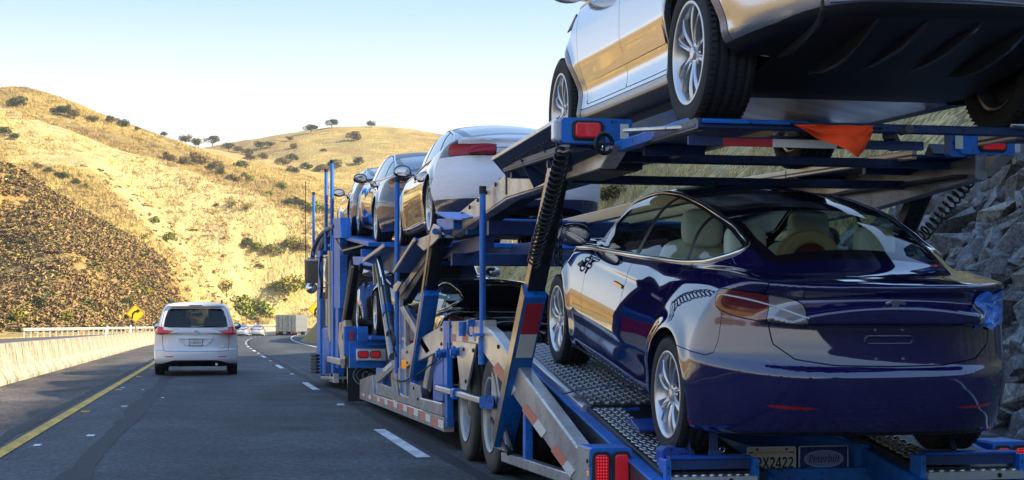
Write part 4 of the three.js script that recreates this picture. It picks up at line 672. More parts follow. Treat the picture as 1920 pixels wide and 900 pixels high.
function sedanFeatures(S, o) {
  const win = polySd(S.win, 6), q = (x, s) => x + s;
  const lamp = polySd(S.lamp || [[1.27, 1.0], [1.285, .93], [1.2, .895], [.83, .868], [.50, .88], [.52, .93], [.62, .985], [.83, 1.012], [1.1, 1.018]], 5);
  const lid = polySd(S.lid || [[-.5, .655], [.3, .665], [.5, .69], [.6, .76], [.62, .87], [.645, 1.02], [.60, 1.30], [-.5, 1.30]]);
  const bumper = polySd([[-.5, .0], [2.1, .0], [2.1, .655], [1.32, .655], [1.25, .675], [1.22, .74], [1.21, .90], [-.5, .92]]);
  const refl = polySd([[.40, .440], [.58, .434], [.77, .440], [.74, .450], [.58, .452], [.44, .448]], 3);
  const top = polySd(S.glassTop || [[-.6, .50], [.44, .52], [.50, .58], [.54, .85], [.53, 1.2], [.52, 1.7], [.54, 2.6], [.56, 3.0], [.60, 3.42], [.45, 3.52], [-.6, 3.56]]);
  const fd = polySd([[2.13, .25], [3.02, .25], [3.10, .6], [3.13, .86], [3.12, 1.06], [2.13, 1.06]]), rd = polySd([[2.13, .25], [2.13, 1.06], [1.16, 1.06], [1.22, .85], [1.40, .62], [1.52, .36], [1.53, .25]]);
  const frunk = (x, y, s) => Math.max(x - lerp(.70, .55, sstep(3.5, 4.6, s)), 3.5 - s, s - 4.45);
  const F = [];
  F.push({ name: 'underbody', f: (x, y, s) => y - (S.underLine ? S.underLine(s) : lerp(.315, .215, sstep(0, .6, s)) + .02 * sstep(4.0, 4.6, s)), mat: M.plasticBlack });
  // glass house
  const pill = S.pillars || [2.13, 1.28];
  F.push({ name: 'window_seal', f: (x, y, s) => Math.max(-(win(s, y) + .004), win(s, y) - .010), mat: M.plasticBlack, out: 0, sides: 1, when: (x, y, s) => x > .4 && y > .85 });
  F.push({ name: 'window_pillar', f: (x, y, s) => Math.max(win(s, y), Math.min(Math.abs(s - pill[0] + (y - 1.1) * .25) - .035, Math.abs(s - pill[1] + (y - 1.1) * -.30) - .022)), mat: M.plasticBlack, sides: 1, when: (x, y, s) => x > .4 && y > .9 });
  F.push({ name: 'side_window', f: (x, y, s) => win(s, y), mat: o.glass, sides: 1, when: (x, y, s) => x > .4 && y > .85, out: -.003 });
  const topF = (x, y, s) => top(x, s), band = S.roofBand || [.62, 1.22];
  F.push({ name: 'roof_glass', f: (x, y, s) => Math.max(topF(x, y, s), band[1] - s, s - 2.62), mat: o.roof || M.glassRoof, gap: .004, when: (x, y) => y > 1.1 });
  F.push({ name: 'rear_window', f: (x, y, s) => Math.max(top(x + .07, s), s - band[1] + .0, band[0] - s), mat: o.rearGlass || o.glass, when: (x, y, s) => y > 1.0 && s < 2 });
  F.push({ name: 'rear_window_border', f: (x, y, s) => Math.max(topF(x, y, s), s - 1.9), mat: M.glassRoof, when: (x, y, s) => y > 1.0 && s < 2 });
  F.push({ name: 'windscreen', f: (x, y, s) => Math.max(topF(x, y, s), 2.62 - s), mat: o.glass, when: (x, y, s) => y > .95 && s > 2.4, gap: .004 });
  // lamps, lid, bumper
  if (!S.noLamp) {
    F.push({ name: 'tail_light', f: (x, y, s) => Math.max(lamp(q(x, s), y), .833 - q(x, s)), mat: o.lampOuter || M.tailClear, sides: 1, gap: .0035, when: (x, y, s) => s < .9 && x > .3 });
    F.push({ name: 'lid_light', f: (x, y, s) => Math.max(lamp(q(x, s), y), q(x, s) - .833), mat: o.lampInner || M.tailClear, sides: 1, gap: .0035, when: (x, y, s) => s < .9 && x > .3 });
  }
  if (o.wrap) F.push({ name: 'protective_film', f: o.wrap, mat: M.wrap, out: .004, label: o.wrapLabel, when: (x, y, s) => s < 1.6 });
  F.push({ name: 'bumper_reflector', f: (x, y, s) => refl(q(x, s), y), mat: M.reflRed, sides: 1, when: (x, y, s) => s < .4 && y < .6 && y > .41 });
  F.push({ name: 'boot_lid', f: (x, y, s) => lid(x, y), mat: o.paint, gap: .004, when: (x, y, s) => s < .50 && y > .5 && (y < 1.02 || s < .46) });
  F.push({ name: 'rear_bumper', f: (x, y, s) => Math.max(bumper(q(x, s), y), s - .9), mat: o.paint, gap: .003, when: (x, y, s) => s < 1.0 && y < .92 });
  F.push({ name: 'front_door', f: (x, y, s) => fd(s, y), mat: o.paint, sides: 1, gap: .0035, when: (x, y, s) => x > .5 && s > 1.9 && s < 3.3 });
  F.push({ name: 'rear_door', f: (x, y, s) => rd(s, y), mat: o.paint, sides: 1, gap: .0035, when: (x, y, s) => x > .5 && s > 1 && s < 2.3 });
  F.push({ name: 'bonnet', f: frunk, mat: o.paint, gap: .003, when: (x, y, s) => y > .6 && s > 3.4 });
  return F;
}
function mirror(root, S, F, s, y, o, scale = 1) {
  for (const g of [-1, 1]) {
    const x = sideX(F, y - .06, s) - .01, X = x + .13, z = S.axles[0] - s;
    const sh = new THREE.SphereGeometry(1, 24, 16), P = sh.attributes.position; // egg flattened at the glass side (towards the rear)
    for (let i = 0; i < P.count; i++) { let a = P.getX(i), b = P.getY(i), c = P.getZ(i); if (c > .1) c = .1 + (c - .1) * .08; const t = Math.pow(Math.abs(b), .8) * Math.sign(b); P.setXYZ(i, a * .125 * scale * (b < 0 ? 1 : .92), t * .082 * scale, c * .12 * scale); }
    sh.computeVertexNormals(); sh.translate(g * X, y + .035, z);
    const m = part(root, 'side_mirror', [sh, beam(V(g * (x - .03), y - .015, z - .01), V(g * (X - .03), y - .005, z - .01), .07, .025)], o.mirror || o.paint);
    const gl = new THREE.SphereGeometry(1, 24, 12, 0, 6.2832, 0, 1.45); gl.rotateX(Math.PI / 2); gl.scale(.105 * scale, .064 * scale, .004); gl.translate(g * X, y + .033, z + .0125 + .010 * scale); part(m, 'mirror_glass', [gl], M.mirrorGlass);
  }
}
function handles(root, S, F, list) { for (const [s, y] of list) for (const g of [-1, 1]) { const x = sideX(F, y, s), x2 = sideX(F, y, s - .2), z = S.axles[0] - s; part(root, 'door_handle', [beam(V(g * (x + .004), y, z - .0), V(g * (x2 + .004), y - .004, z + .20), .012, .026, V(0, 1, 0), .004)], M.chrome); } }
// ---------------------------------------------------------------- navy car on the lower rear deck
function placeCar(name, label, X, Yrear, d, pitch, yaw = 0) { const t = thing(name, label, 'car', V(X, Yrear, -d)); t.rotation.order = 'YXZ'; t.rotation.x = pitch; t.rotation.y = yaw; return t; }
function seat(root, x, y, z, w, tilt, mats, name, head = 1) { // cushion, back and head rest under one part
  const R = (a, b, c, r) => { const g = new THREE.SphereGeometry(1, 20, 14), P = g.attributes.position; for (let i = 0; i < P.count; i++) { const f = (t) => Math.sign(t) * Math.pow(Math.abs(t), r); P.setXYZ(i, f(P.getX(i)) * a, f(P.getY(i)) * b, f(P.getZ(i)) * c); } g.computeVertexNormals(); return g; };
  const back = R(w, .32, .08, .45).rotateX(-tilt).translate(x, y + .26, z + .10), cush = R(w, .09, .28, .45).translate(x, y, z - .22);
  const s = part(root, name, [back, cush], mats); if (head) part(s, 'head_rest', [R(w * .56, .125, .06, .55).rotateX(-tilt * .6).translate(x, y + .66, z + .18)], mats);
  return s;
}
M.seatWhite = std({ color: L(.86, .88, .85), roughness: .5 }); M.seatTan = std({ color: L(.60, .42, .24), roughness: .6 }); M.seatRed = std({ color: L(.16, .02, .015), roughness: .6 }); M.cabin = std({ color: L(.02, .02, .022), roughness: .8 });
const S3 = sedanSpec({ cell: .017, trimR: .016 });
M.glassRear = phy({ color: L(.60, .70, .63), roughness: .02, transmission: 1, thickness: 0, ior: 1.5 });
{
  const car = placeCar('electric_sedan', 'glossy navy blue sedan with chrome window trim, nearest car on the lower deck', 3.42, .453, 8.35, .155);
  const o = { paint: M.navyPaint, glass: M.glassTint, rearGlass: M.glassRear, lampOuter: M.tailRed, lampInner: M.tailClear };
  const F = makeCar(S3, o, car), ra = S3.axles[0];
  mirror(car, S3, F, 3.25, .99, { paint: M.navyPaint });
  handles(car, S3, F, [[2.36, .80], [1.50, .84]]);
  // fender repeater camera
  for (const g of [-1, 1]) { const x = sideX(F, .80, 3.30); part(car, 'side_camera', [extr(new THREE.Shape([[-.09, -.02], [.07, .03], [.09, .0], [.0, -.03]].map(p => new THREE.Vector2(...p))), .01, 0, 0, 0, .003).rotateY(-Math.PI / 2).translate(g > 0 ? x + .006 : -x + .004, .82, ra - 3.30)], M.plasticBlack); }
  // emblem, slot with two studs, tail lamp bars
  const es = rearS(F, 0, .98), z0 = ra - es;
  const T = new THREE.Shape(); [[-.058, .030], [-.03, .040], [0, .043], [.03, .040], [.058, .030], [.05, .018], [.022, .026], [.014, .0], [.004, -.055], [0, -.066], [-.004, -.055], [-.014, .0], [-.022, .026], [-.05, .018]].forEach((p, i) => i ? T.lineTo(...p) : T.moveTo(...p));
  part(car, 'badge', [extr(T, .008, 0, 0, 0, .002).rotateX(.12).translate(0, .965, z0 + .004)], M.chrome);
  const sz = ra - rearS(F, 0, .80); const ring = roundRect(.27, .048, .022); ring.holes.push(roundRect(.25, .030, .014));
  part(car, 'plate_slot', [extr(ring, .012, 0, .795, sz - .004, .003)], M.navyPaint);
  for (const x of [-.075, .075]) for (const y of [.845, .70]) part(car, 'stud', [cyl(V(x, y, ra - rearS(F, x, y) - .002), V(x, y, ra - rearS(F, x, y) + .006), .007, 10)], M.chrome);
  for (const g of [-1, 1]) { const p = []; for (let i = 0; i <= 14; i++) { const t = i / 14, x = lerp(.47, .80, t), y = lerp(.915, .985, Math.sin(t * 1.5)); p.push(V(g * x, y, ra - rearS(F, x, y) + .004)); } part(car, 'light_bar', [tube(p, .005, 28, 6)], M.whiteLens); }
  // crumpled blue film taped over the right lamp
  { const n = 16, pos = [], idx = []; for (let i = 0; i <= n; i++) for (let j = 0; j <= n; j++) { const u = i / n, v = j / n, q = lerp(.66, .98, u) + .02 * noise(v * 4, 3), y = lerp(.845, 1.035, v) + .018 * noise(u * 5, 9); let x, s; const xm = Math.min(q - .12, .83); x = q - .16; s = rearS(F, x, y); pos.push(x, y + .0, ra - s + .008 + .016 * Math.abs(noise(u * 6, v * 5, 4)) + .006 * noise(u * 14, v * 13, 2)); if (i < n && j < n) { const a = i * (n + 1) + j; idx.push(a, a + n + 1, a + n + 2, a, a + n + 2, a + 1); } } const g = new THREE.BufferGeometry(); g.setAttribute('position', new THREE.BufferAttribute(new Float32Array(pos), 3)); g.setIndex(idx); const gg = g.toNonIndexed(); gg.computeVertexNormals(); part(car, 'lamp_film', [gg], phy({ color: L(.05, .22, .75), roughness: .25, clearcoat: .6, side: THREE.DoubleSide }), 'crumpled blue plastic film over the right tail light'); }
  part(car, 'sticker', [sheet([V(-.46, 1.428, -1.30), V(-.46, 1.428, -1.5), V(-.24, 1.452, -1.5), V(-.24, 1.452, -1.30)].map(p => { let y = 1.6; while (F(p.x, y, ra - p.z) > 0 && y > 1.2) y -= .002; return V(p.x, y + .006, p.z); }), .003)], std({ color: L(.01, .30, .22), roughness: .4 }));
  // inside: pale seats, tan head rest in the middle
  part(car, 'cabin_floor', [rbox(1.36, .03, 3.0, 0, .42, -1.2), rbox(1.3, .05, .42, 0, .985, .20), rbox(1.35, .22, .3, 0, .82, -2.35)], M.cabin);
  for (const x of [-.36, .36]) seat(car, x, .52, -1.35, .24, .25, M.seatWhite, 'front_seat');
  for (const x of [-.40, .40]) seat(car, x, .50, -.42, .22, .30, M.seatWhite, 'rear_seat');
  const m = seat(car, 0, .50, -.43, .16, .30, M.seatTan, 'middle_seat', 0); { const a = new THREE.Shape(); a.absarc(0, 0, .20, 0, Math.PI); a.lineTo(-.15, 0); const h = new THREE.Path(); a.absarc(0, 0, .12, Math.PI, 0, true); part(m, 'head_rest', [extr(a, .08, 0, 1.06, -.30, .02)], M.seatTan); const b = new THREE.Shape(); b.absarc(0, 0, .13, 0, Math.PI); part(m, 'seat_pad', [extr(b, .05, 0, 1.06, -.28, .01)], M.seatRed); }
  part(car, 'steering_wheel', [new THREE.TorusGeometry(.18, .015, 8, 28).rotateX(-.35).translate(-.36, .93, -2.02)], M.cabin);
  part(car, 'rear_view_mirror', [rbox(.24, .06, .03, 0, 1.28, -1.95, .01)], M.plasticBlack);
}
// ---------------------------------------------------------------- silver tall car on the upper rear deck
const SX = sedanSpec({
  L: 5.04, H: 1.70, half: 1.03, r: .370, tyreW: .265, rim: .262, arch: .435, well: .68, track: 1.705, axles: [1.12, 4.085], flare: .03, underY: .22, tumble: .36, crown: .16, cell: .03, cabFloor: 1.0,
  lowTop: [[0, 1.12], [.1, 1.22], [.4, 1.26], [1.0, 1.24], [1.8, 1.17], [2.8, 1.12], [3.6, 1.10], [4.0, 1.05], [4.5, .93], [4.9, .75], [5.1, .5]],
  roof: [[-.2, .90], [.05, 1.10], [.3, 1.25], [.7, 1.44], [1.3, 1.60], [2.0, 1.675], [2.5, 1.68], [3.0, 1.60], [3.5, 1.36], [3.9, 1.10], [4.4, .8], [4.7, .5]],
  cabW: [[0, .66], [.4, .75], [1.0, .84], [2.0, .89], [3.0, .87], [3.5, .80], [4.0, .66], [4.5, .5]],
  plan: [[0, .95], [.5, .975], [1.1, .985], [2.0, .965], [3.0, .965], [4.08, .98], [4.6, .965], [5.05, .93]],
  prof: [[.1, -.14], [.22, -.09], [.30, -.045], [.36, -.052], [.44, -.060], [.56, -.028], [.66, 0], [.85, .004], [.95, -.01], [1.05, -.05], [1.15, -.10], [1.3, -.19]],
  rear: [[.15, .45], [.28, .30], [.36, .14], [.42, .045], [.50, .012], [.62, 0], [.72, .03], [.85, .08], [1.0, .11], [1.15, .08], [1.25, .10]],
  front: [[.15, .20], [.3, .06], [.55, 0], [.7, .04], [.85, .2], [1.0, .4]],
  under: [[-.1, .44], [.15, .405], [.5, .345], [.9, .27], [1.4, .205], [4.2, .20], [4.7, .23], [5.1, .28]],
  win: [[3.85, 1.06], [3.2, 1.10], [2.4, 1.14], [1.6, 1.19], [1.0, 1.235], [.75, 1.28], [1.0, 1.40], [1.5, 1.53], [2.1, 1.60], [2.7, 1.58], [3.15, 1.45], [3.55, 1.24]],
  pillars: [2.45, 1.2], roofBand: [.7, 1.3], wheelKey: 'slipstream', style: { n: 10, w0: .013, w1: .019, sweep: .0, twist: .12, pair: .075 },
  underLine: (s) => Math.max(lerp(.475, .28, sstep(0, .9, s)), s < 1.2 ? .035 + lerp(.43, .245, s / 1.2) : 0), lamp: [[1.25, 1.09], [1.25, 1.0], [.9, .96], [.5, .97], [.5, 1.03], [.9, 1.08]], lid: [[-.5, .72], [.5, .73], [.66, .80], [.70, 1.0], [.7, 1.5], [-.5, 1.5]],
  features: (o) => {
    const S = SX, base = sedanFeatures(S, o), win = polySd(S.win, 6); const out = base.filter(f => !['rear_bumper', 'front_door', 'rear_door', 'bonnet', 'bumper_reflector', 'boot_lid', 'underbody'].includes(f.name));
    const lid = polySd(S.lid), fd = polySd([[2.55, .36], [3.52, .36], [3.58, .7], [3.60, 1.0], [3.60, 1.14], [2.50, 1.2]]), rd = polySd([[2.55, .36], [2.50, 1.22], [1.40, 1.24], [1.42, 1.0], [1.55, .80], [1.64, .55], [1.66, .36]]);
    const arch = (x, y, s) => Math.min(...S.axles.map(c => Math.hypot(s - c, y - S.r))) - S.arch - .055;
    out.unshift({ name: 'battery_tray', f: (x, y, s) => Math.max(y - .212, 1.55 - s, s - 3.7, x - .72), mat: M.trayMetal, when: (x, y, s) => y < .25 });
    out.splice(1, 0, { name: 'underbody', f: (x, y, s) => y - (S.underLine(s)), mat: M.plasticBlack });
    out.push({ name: 'arch_moulding', f: arch, mat: M.archGrey, sides: 1, gap: .003, when: (x, y) => x > .6 && y < 1.0 });
    out.push({ name: 'sill', f: (x, y, s) => Math.max(y - .335, 1.5 - s, s - 3.6), mat: M.sillGrey, sides: 1, gap: .003, when: (x, y, s) => x > .5 && y < .5 });
    out.push({ name: 'protective_film', f: (x, y, s) => Math.max(.60 + .05 * x - y, y - 1.0, s - .72 + .25 * y), mat: M.wrap, out: .003, when: (x, y, s) => s < .8 });
    out.push({ name: 'boot_lid', f: (x, y) => lid(x, y), mat: o.paint, gap: .004, when: (x, y, s) => s < .6 && y > .6 });
    out.push({ name: 'rear_bumper', f: (x, y, s) => Math.max(s - .70 + .12 * (y - .5), y - .92), mat: o.paint, gap: .003, when: (x, y, s) => s < 1.0 && y < 1.0 });
    out.push({ name: 'front_door', f: (x, y, s) => fd(s, y), mat: o.paint, sides: 1, gap: .0035, when: (x, y, s) => x > .5 && s > 2.2 && s < 3.8 });
    out.push({ name: 'rear_door', f: (x, y, s) => rd(s, y), mat: o.paint, sides: 1, gap: .0035, when: (x, y, s) => x > .5 && s > 1.2 && s < 2.7 });
    return out;
  },
});
M.archGrey = phy({ color: L(.20, .20, .24), roughness: .35, metalness: .5, clearcoat: .5, clearcoatRoughness: .2 }); M.sillGrey = phy({ color: L(.36, .35, .34), roughness: .42, metalness: .6, clearcoat: .3, clearcoatRoughness: .3 });
M.trayMetal = std({ color: L(.42, .44, .48), roughness: .28, metalness: .8, roughnessMap: roughT });
{
  const car = placeCar('electric_suv', 'tall silver car seen from below on the rear of the upper deck', 3.36, 2.205, 7.51, .038);
  const F = makeCar(SX, { paint: M.silverPaint, glass: M.glassDark, trim: M.chrome, lampOuter: M.tailRed, lampInner: M.tailRed }, car), ra = SX.axles[0];
  mirror(car, SX, F, 3.55, 1.08, { paint: M.silverPaint });
  for (const g of [-1, 1]) { const x = sideX(F, .93, 3.78); part(car, 'side_vent', [extr(new THREE.Shape([[-.16, -.05], [.10, .035], [.13, .0], [.0, -.045]].map(p => new THREE.Vector2(...p))), .012, 0, 0, 0, .003).rotateY(-Math.PI / 2).translate(g > 0 ? x + .008 : -x + .004, .95, ra - 3.78)], M.plasticBlack); { const q = (s, y, o) => V(g * (sideX(F, y, s) + o), y, ra - s), w = [q(3.42, .498, .003), q(1.66, .50, .011), q(1.66, .60, .003), q(3.42, .512, .002)]; part(car, 'crease_glint', [sheet(g > 0 ? [...w].reverse() : w, .004)], M.silverPaint); } }  // added wedge sheet tilted up to mirror the sky as the door crease highlight
  // curved strakes under the tail
  for (const [x, s1, h] of [[-.64, .55, .045], [-.38, .80, .075], [-.13, .70, .04], [.13, .70, .04], [.38, .80, .075], [.64, .55, .045]]) {
    const top = [], bot = []; for (let i = 0; i <= 14; i++) { const t = i / 14, s = lerp(.10, s1 + .25, t); let y = .1; while (F(x, y, s) > 0 && y < .7) y += .004; top.push(V(0, y + .02, ra - s)); bot.unshift(V(0, y - h * Math.sin(Math.min(1, t * 1.15) * Math.PI) ** .8, ra - s)); }
    part(car, 'strake', [slabX([...top, ...bot], x - .014, x + .014, null, .006)], M.strake ||= phy({ color: L(.03, .03, .03), roughness: .32, clearcoat: .4 }));
  }
  part(car, 'bumper_edge', [tube([...Array(13)].map((_, i) => { const x = lerp(-.62, .62, i / 12), y = .49; return V(x, y - .02 * Math.abs(x), ra - rearS(F, x, y - .02 * Math.abs(x)) + .003); }), .007, 30, 6)], M.archGrey);
}
// ---------------------------------------------------------------- cars further forward on the upper deck
const SS = sedanSpec({
  L: 4.98, H: 1.46, half: 1.0, r: .348, tyreW: .245, rim: .256, arch: .40, well: .68, track: 1.69, axles: [1.08, 4.04], flare: .022, underY: .17, crown: .17, tumble: .44, cell: .032,
  lowTop: [[0, 1.03], [.05, 1.055], [.15, 1.07], [.35, 1.075], [.7, 1.06], [1.1, 1.03], [1.8, .99], [2.8, .965], [3.5, .965], [3.9, .94], [4.4, .86], [4.7, .76], [4.9, .63], [5.05, .48]],
  roof: [[-.2, .86], [.05, .98], [.35, 1.085], [.7, 1.19], [1.2, 1.325], [1.8, 1.42], [2.3, 1.447], [2.7, 1.437], [3.1, 1.36], [3.5, 1.18], [3.85, 1.01], [4.2, .8], [4.6, .5]],
  cabW: [[0, .60], [.4, .69], [.9, .76], [1.5, .82], [2.3, .85], [3.0, .83], [3.5, .76], [4.0, .62], [4.5, .45]],
  plan: [[0, .95], [.4, .965], [1.08, .98], [2.0, .955], [3.0, .955], [4.04, .965], [4.5, .955], [5.0, .92]],
  rear: [[.15, .24], [.28, .12], [.36, .05], [.45, .012], [.58, 0], [.68, .012], [.76, .045], [.85, .07], [.95, .085], [1.02, .06], [1.06, .02], [1.10, .03]],
  win: [[3.75, .93], [3.2, .95], [2.4, .98], [1.7, 1.01], [1.2, 1.05], [.95, 1.09], [1.15, 1.19], [1.55, 1.29], [2.0, 1.36], [2.4, 1.378], [2.8, 1.345], [3.15, 1.235], [3.5, 1.07]],
  lamp: [[1.25, .99], [1.26, .90], [1.15, .875], [.8, .88], [.40, .885], [.40, .965], [.8, .995], [1.1, 1.005]], lid: [[-.5, .60], [.3, .61], [.52, .65], [.60, .74], [.63, .88], [.655, 1.0], [.62, 1.30], [-.5, 1.30]],
  pillars: [2.42, 1.5], wheelKey: 'turbine', style: { n: 10, w0: .014, w1: .020, sweep: .02, twist: .12, pair: .085 }, glassTop: [[-.6, .56], [.52, .60], [.60, .8], [.62, 1.3], [.60, 2.0], [.60, 2.8], [.64, 3.3], [.62, 3.6], [.45, 3.74], [-.6, 3.78]], roofBand: [.74, 1.5],
});
M.tailDeep = phy({ color: L(.34, .008, .025), roughness: .35, ior: 1.45 });
const wrapS = (x, y, s) => Math.max(s - .66 + .05 * Math.sin(y * 9), Math.min(Math.max(.375 - y + .03 * x, y - .868), Math.max(.985 - y, x - .74, s - .60), Math.max(x - .38, .5 - y, s - .55)));
function sedanS(label, X, Y, d, pitch, o, yaw = 0) {
  const car = placeCar('electric_sedan', label, X, Y, d, pitch, yaw), F = makeCar(SS, o, car), ra = SS.axles[0];
  mirror(car, SS, F, 3.40, .97, { paint: M.blackPaint });
  handles(car, SS, F, [[2.7, .80], [1.75, .84]]);
  part(car, 'lid_strip', [tube([...Array(11)].map((_, i) => { const x = lerp(-.36, .36, i / 10), y = .955; return V(x, y, ra - rearS(F, x, y) + .006); }), .014, 24, 6)], M.chrome);
  part(car, 'cabin_floor', [rbox(1.4, .03, 3.0, 0, .45, -1.2), rbox(1.3, .5, .2, 0, .75, -.4), rbox(.5, .55, .18, -.37, .8, -1.5), rbox(.5, .55, .18, .37, .8, -1.5)], M.cabin);
  return car;
}
sedanS('grey sedan with its rear covered in white protective film on the upper deck', 3.385, 2.19, 17.45, .0, { paint: M.greyPaint, glass: M.glassDark, rearGlass: M.glassDark, roof: M.roofDark, lampOuter: M.tailDeep, lampInner: M.tailDeep, wrap: wrapS, wrapLabel: 'white protective film over tail and bumper' });
sedanS('dark blue-grey sedan on the upper deck just ahead of the white-wrapped car', 3.38, 2.43, 23.4, .10, { paint: M.bluePaint, glass: M.glassDark, roof: M.roofDark, rearGlass: M.glassDark, lampOuter: M.tailRed, lampInner: M.tailRed });
sedanS('foremost sedan on the upper deck, mostly hidden, above the truck cab', 3.42, 2.80, 28.3, .02, { paint: M.bluePaint, glass: M.glassDark, roof: M.roofDark, rearGlass: M.glassDark, lampOuter: M.tailRed, lampInner: M.tailRed });
// black car in the belly of the trailer, and the mirror-like car low on the truck
{
  const S = sedanSpec({ cell: .034 });
  const car = placeCar('electric_sedan', 'black sedan with chrome window trim inside the trailer on the lower middle deck', 3.42, .30, 18.05, .03);
  const F = makeCar(S, { paint: M.blackPaint, glass: M.glassTint, rearGlass: M.glassDark, lampOuter: M.tailDark, lampInner: M.tailClear }, car), ra = S.axles[0];
  mirror(car, S, F, 3.25, .99, { paint: M.blackPaint });
  const T = new THREE.Shape(); [[-.058, .034], [0, .043], [.058, .034], [.05, .02], [.015, .024], [.004, -.055], [0, -.066], [-.004, -.055], [-.015, .024], [-.05, .02]].forEach((p, i) => i ? T.lineTo(...p) : T.moveTo(...p));
  part(car, 'badge', [extr(T, .01, 0, .965, ra - rearS(F, 0, .98) + .004, .002)], M.chrome);
  part(car, 'cabin_floor', [rbox(1.4, .03, 3.0, 0, .42, -1.2), rbox(1.3, .5, .2, 0, .75, -.4)], M.cabin);
}
{
  const car = placeCar('electric_sedan', 'mirror-glossy bronze sedan facing backwards on the low deck behind the truck cab', 3.36, 1.03, 26.2, 0, Math.PI);
  const F = makeCar(SS, { paint: M.bronzePaint, glass: M.glassDark, roof: M.roofDark, rearGlass: M.glassDark, lampOuter: M.tailRed, lampInner: M.tailRed }, car); mirror(car, SS, F, 3.40, .97, { paint: M.silverPaint }); handles(car, SS, F, [[2.7, .80], [1.75, .84]]);
}
let globalTruckWheel = null;
// ---------------------------------------------------------------- the car-carrying trailer
M.bronzeSteel = std({ color: L(.55, .46, .32), roughness: .35, metalness: .55 });
M.legGold = phy({ color: L(.36, .29, .20), roughness: .3, metalness: .6, clearcoat: .6, clearcoatRoughness: .1, map: grime });
const CX = 3.44; // middle of the trailer
const pX = (pts, X) => pts.map(([u, v]) => atX(u, v, X)), pZ = (pts, d) => pts.map(([u, v]) => atZ(u, v, d));
const trailer = thing('car_trailer', 'blue and grey double-deck car transport trailer carrying the sedans', 'trailer', V(CX, 0, -14));
const tp = (name, gs, m, label, par = trailer, kind) => wpart(par, name, gs, m, label, kind);
const flipX = (g) => { const q = plain(g.clone()), p = q.attributes.position, n = q.attributes.normal, u = q.attributes.uv; for (let i = 0; i < p.count; i++) { p.setX(i, 2 * CX - p.getX(i)); n.setX(i, -n.getX(i)); } for (const [a, w] of [[p, 3], [n, 3], [u, 2]]) for (let t = 0; t < p.count; t += 3) for (let k = 0; k < w; k++) { const i = (t + 1) * w + k, j = (t + 2) * w + k, b = a.array[i]; a.array[i] = a.array[j]; a.array[j] = b; } return q; };
const both = (name, gs, m, label) => { const g = merged(gs); const a = tp(name, [g], m, label); tp(name, [flipX(g)], m, label); return a; };
const XL = 2.14;
// ---- side frame over the wheels
both('frame_beam', [slabX(pX([[752, 655], [836, 605], [836, 653], [752, 692]], XL), XL, XL + .10, null, .008)], M.grey);
both('frame_beam', [slabX(pX([[836.5, 603], [908, 600], [908, 647], [836.5, 653]], XL), XL - .004, XL + .104, null, .008)], M.grey);
both('frame_beam', [slabX(pX([[900, 604], [922, 622], [1090, 848], [1088, 902], [1076, 906], [898, 650]], XL), XL - .002, XL + .10, null, .012)], M.grey);
both('frame_strut', [beam(atX(948, 856, XL + .05), atX(1080, 900, XL + .05), .07, .075)], M.grey);
both('frame_post', [beam(atX(990, 770, XL + .05), atX(990, 872, XL + .05), .06, .075, V(0, 0, 1))], M.blue);
tp('frame_cap', [slabX(pX([[835, 602], [846, 602], [846, 654], [835, 654]], XL), XL - .02, XL + .12, null, .004)], M.blue);
// reflective stickers on the sloping beam and the flat plate
const sticker = (pts, X, m) => { const g = slabX(pX(pts, X), X - .007, X - .0035, null, 0); tp(m === M.whiteTape ? 'white_reflector' : 'red_reflector', [g], m); };
const onBeam = (t0, t1, m) => { const a = [900, 632], b = [1077, 880]; const P = (t, s) => [lerp(a[0], b[0], t) + s * 9, lerp(a[1], b[1], t) - s * 12 + 6]; sticker([P(t0, .25), P(t1, .25), P(t1, -.75), P(t0, -.75)], XL, m); };
onBeam(.18, .29, M.paleRedTape); onBeam(.29, .38, M.whiteTape); onBeam(.49, .61, M.paleRedTape); onBeam(.61, .70, M.whiteTape); onBeam(.80, .92, M.paleRedTape); onBeam(.92, 1.0, M.whiteTape);
for (const [a, b, m] of [[848, 857, 'p'], [857, 868, 'w'], [868, 880, 'p'], [880, 891, 'w']]) sticker([[a, 626], [b, 626], [b, 640], [a, 640]], XL - .004, m === 'p' ? M.paleRedTape : M.whiteTape);
// ---- low side rail with its reflectors
both('side_rail', [slabX(pX([[677, 712], [700, 703], [703, 740], [836, 783], [836, 810], [705, 758], [677, 748]], XL), XL - .02, XL + .08, null, .006)], M.grey);
both('side_plate', [slabX(pX([[703.5, 716], [745, 733], [752, 741], [790, 752], [832, 763], [836, 782], [703.5, 739]], XL), XL + .012, XL + .07, null, .006)], M.grey);
both('side_plate', [slabX(pX([[792, 746], [833, 756], [833, 780], [792, 767]], XL), XL - .03, XL + .02, null, .008)], M.grey);
for (const [u, v, w] of [[681, 740, 4], [692, 744, 5], [708, 748, 6], [722, 753, 7], [739, 758, 8], [757, 764, 9], [777, 772, 10], [799, 782, 11], [823, 793, 12]]) { const h = w * 1.25; sticker([[u - w, v - h * .5 - w * .3], [u, v - h * .5], [u, v + h * .5], [u - w, v + h * .5 - w * .3]], XL - .02, M.paleRedTape); sticker([[u, v - h * .5], [u + w * .8, v - h * .5 + w * .3], [u + w * .8, v + h * .5 + w * .3], [u, v + h * .5]], XL - .02, M.whiteTape); }
both('nose_bar', [slabX(pX([[702, 704], [740, 671], [743, 686], [706, 719]], XL), XL + .0, XL + .09, null, .006)], M.grey);
tp('plate_sticker', [slabX(pX([[718, 692], [734, 678], [736, 685], [720, 699]], XL), XL - .006, XL - .002, null, 0)], M.white);
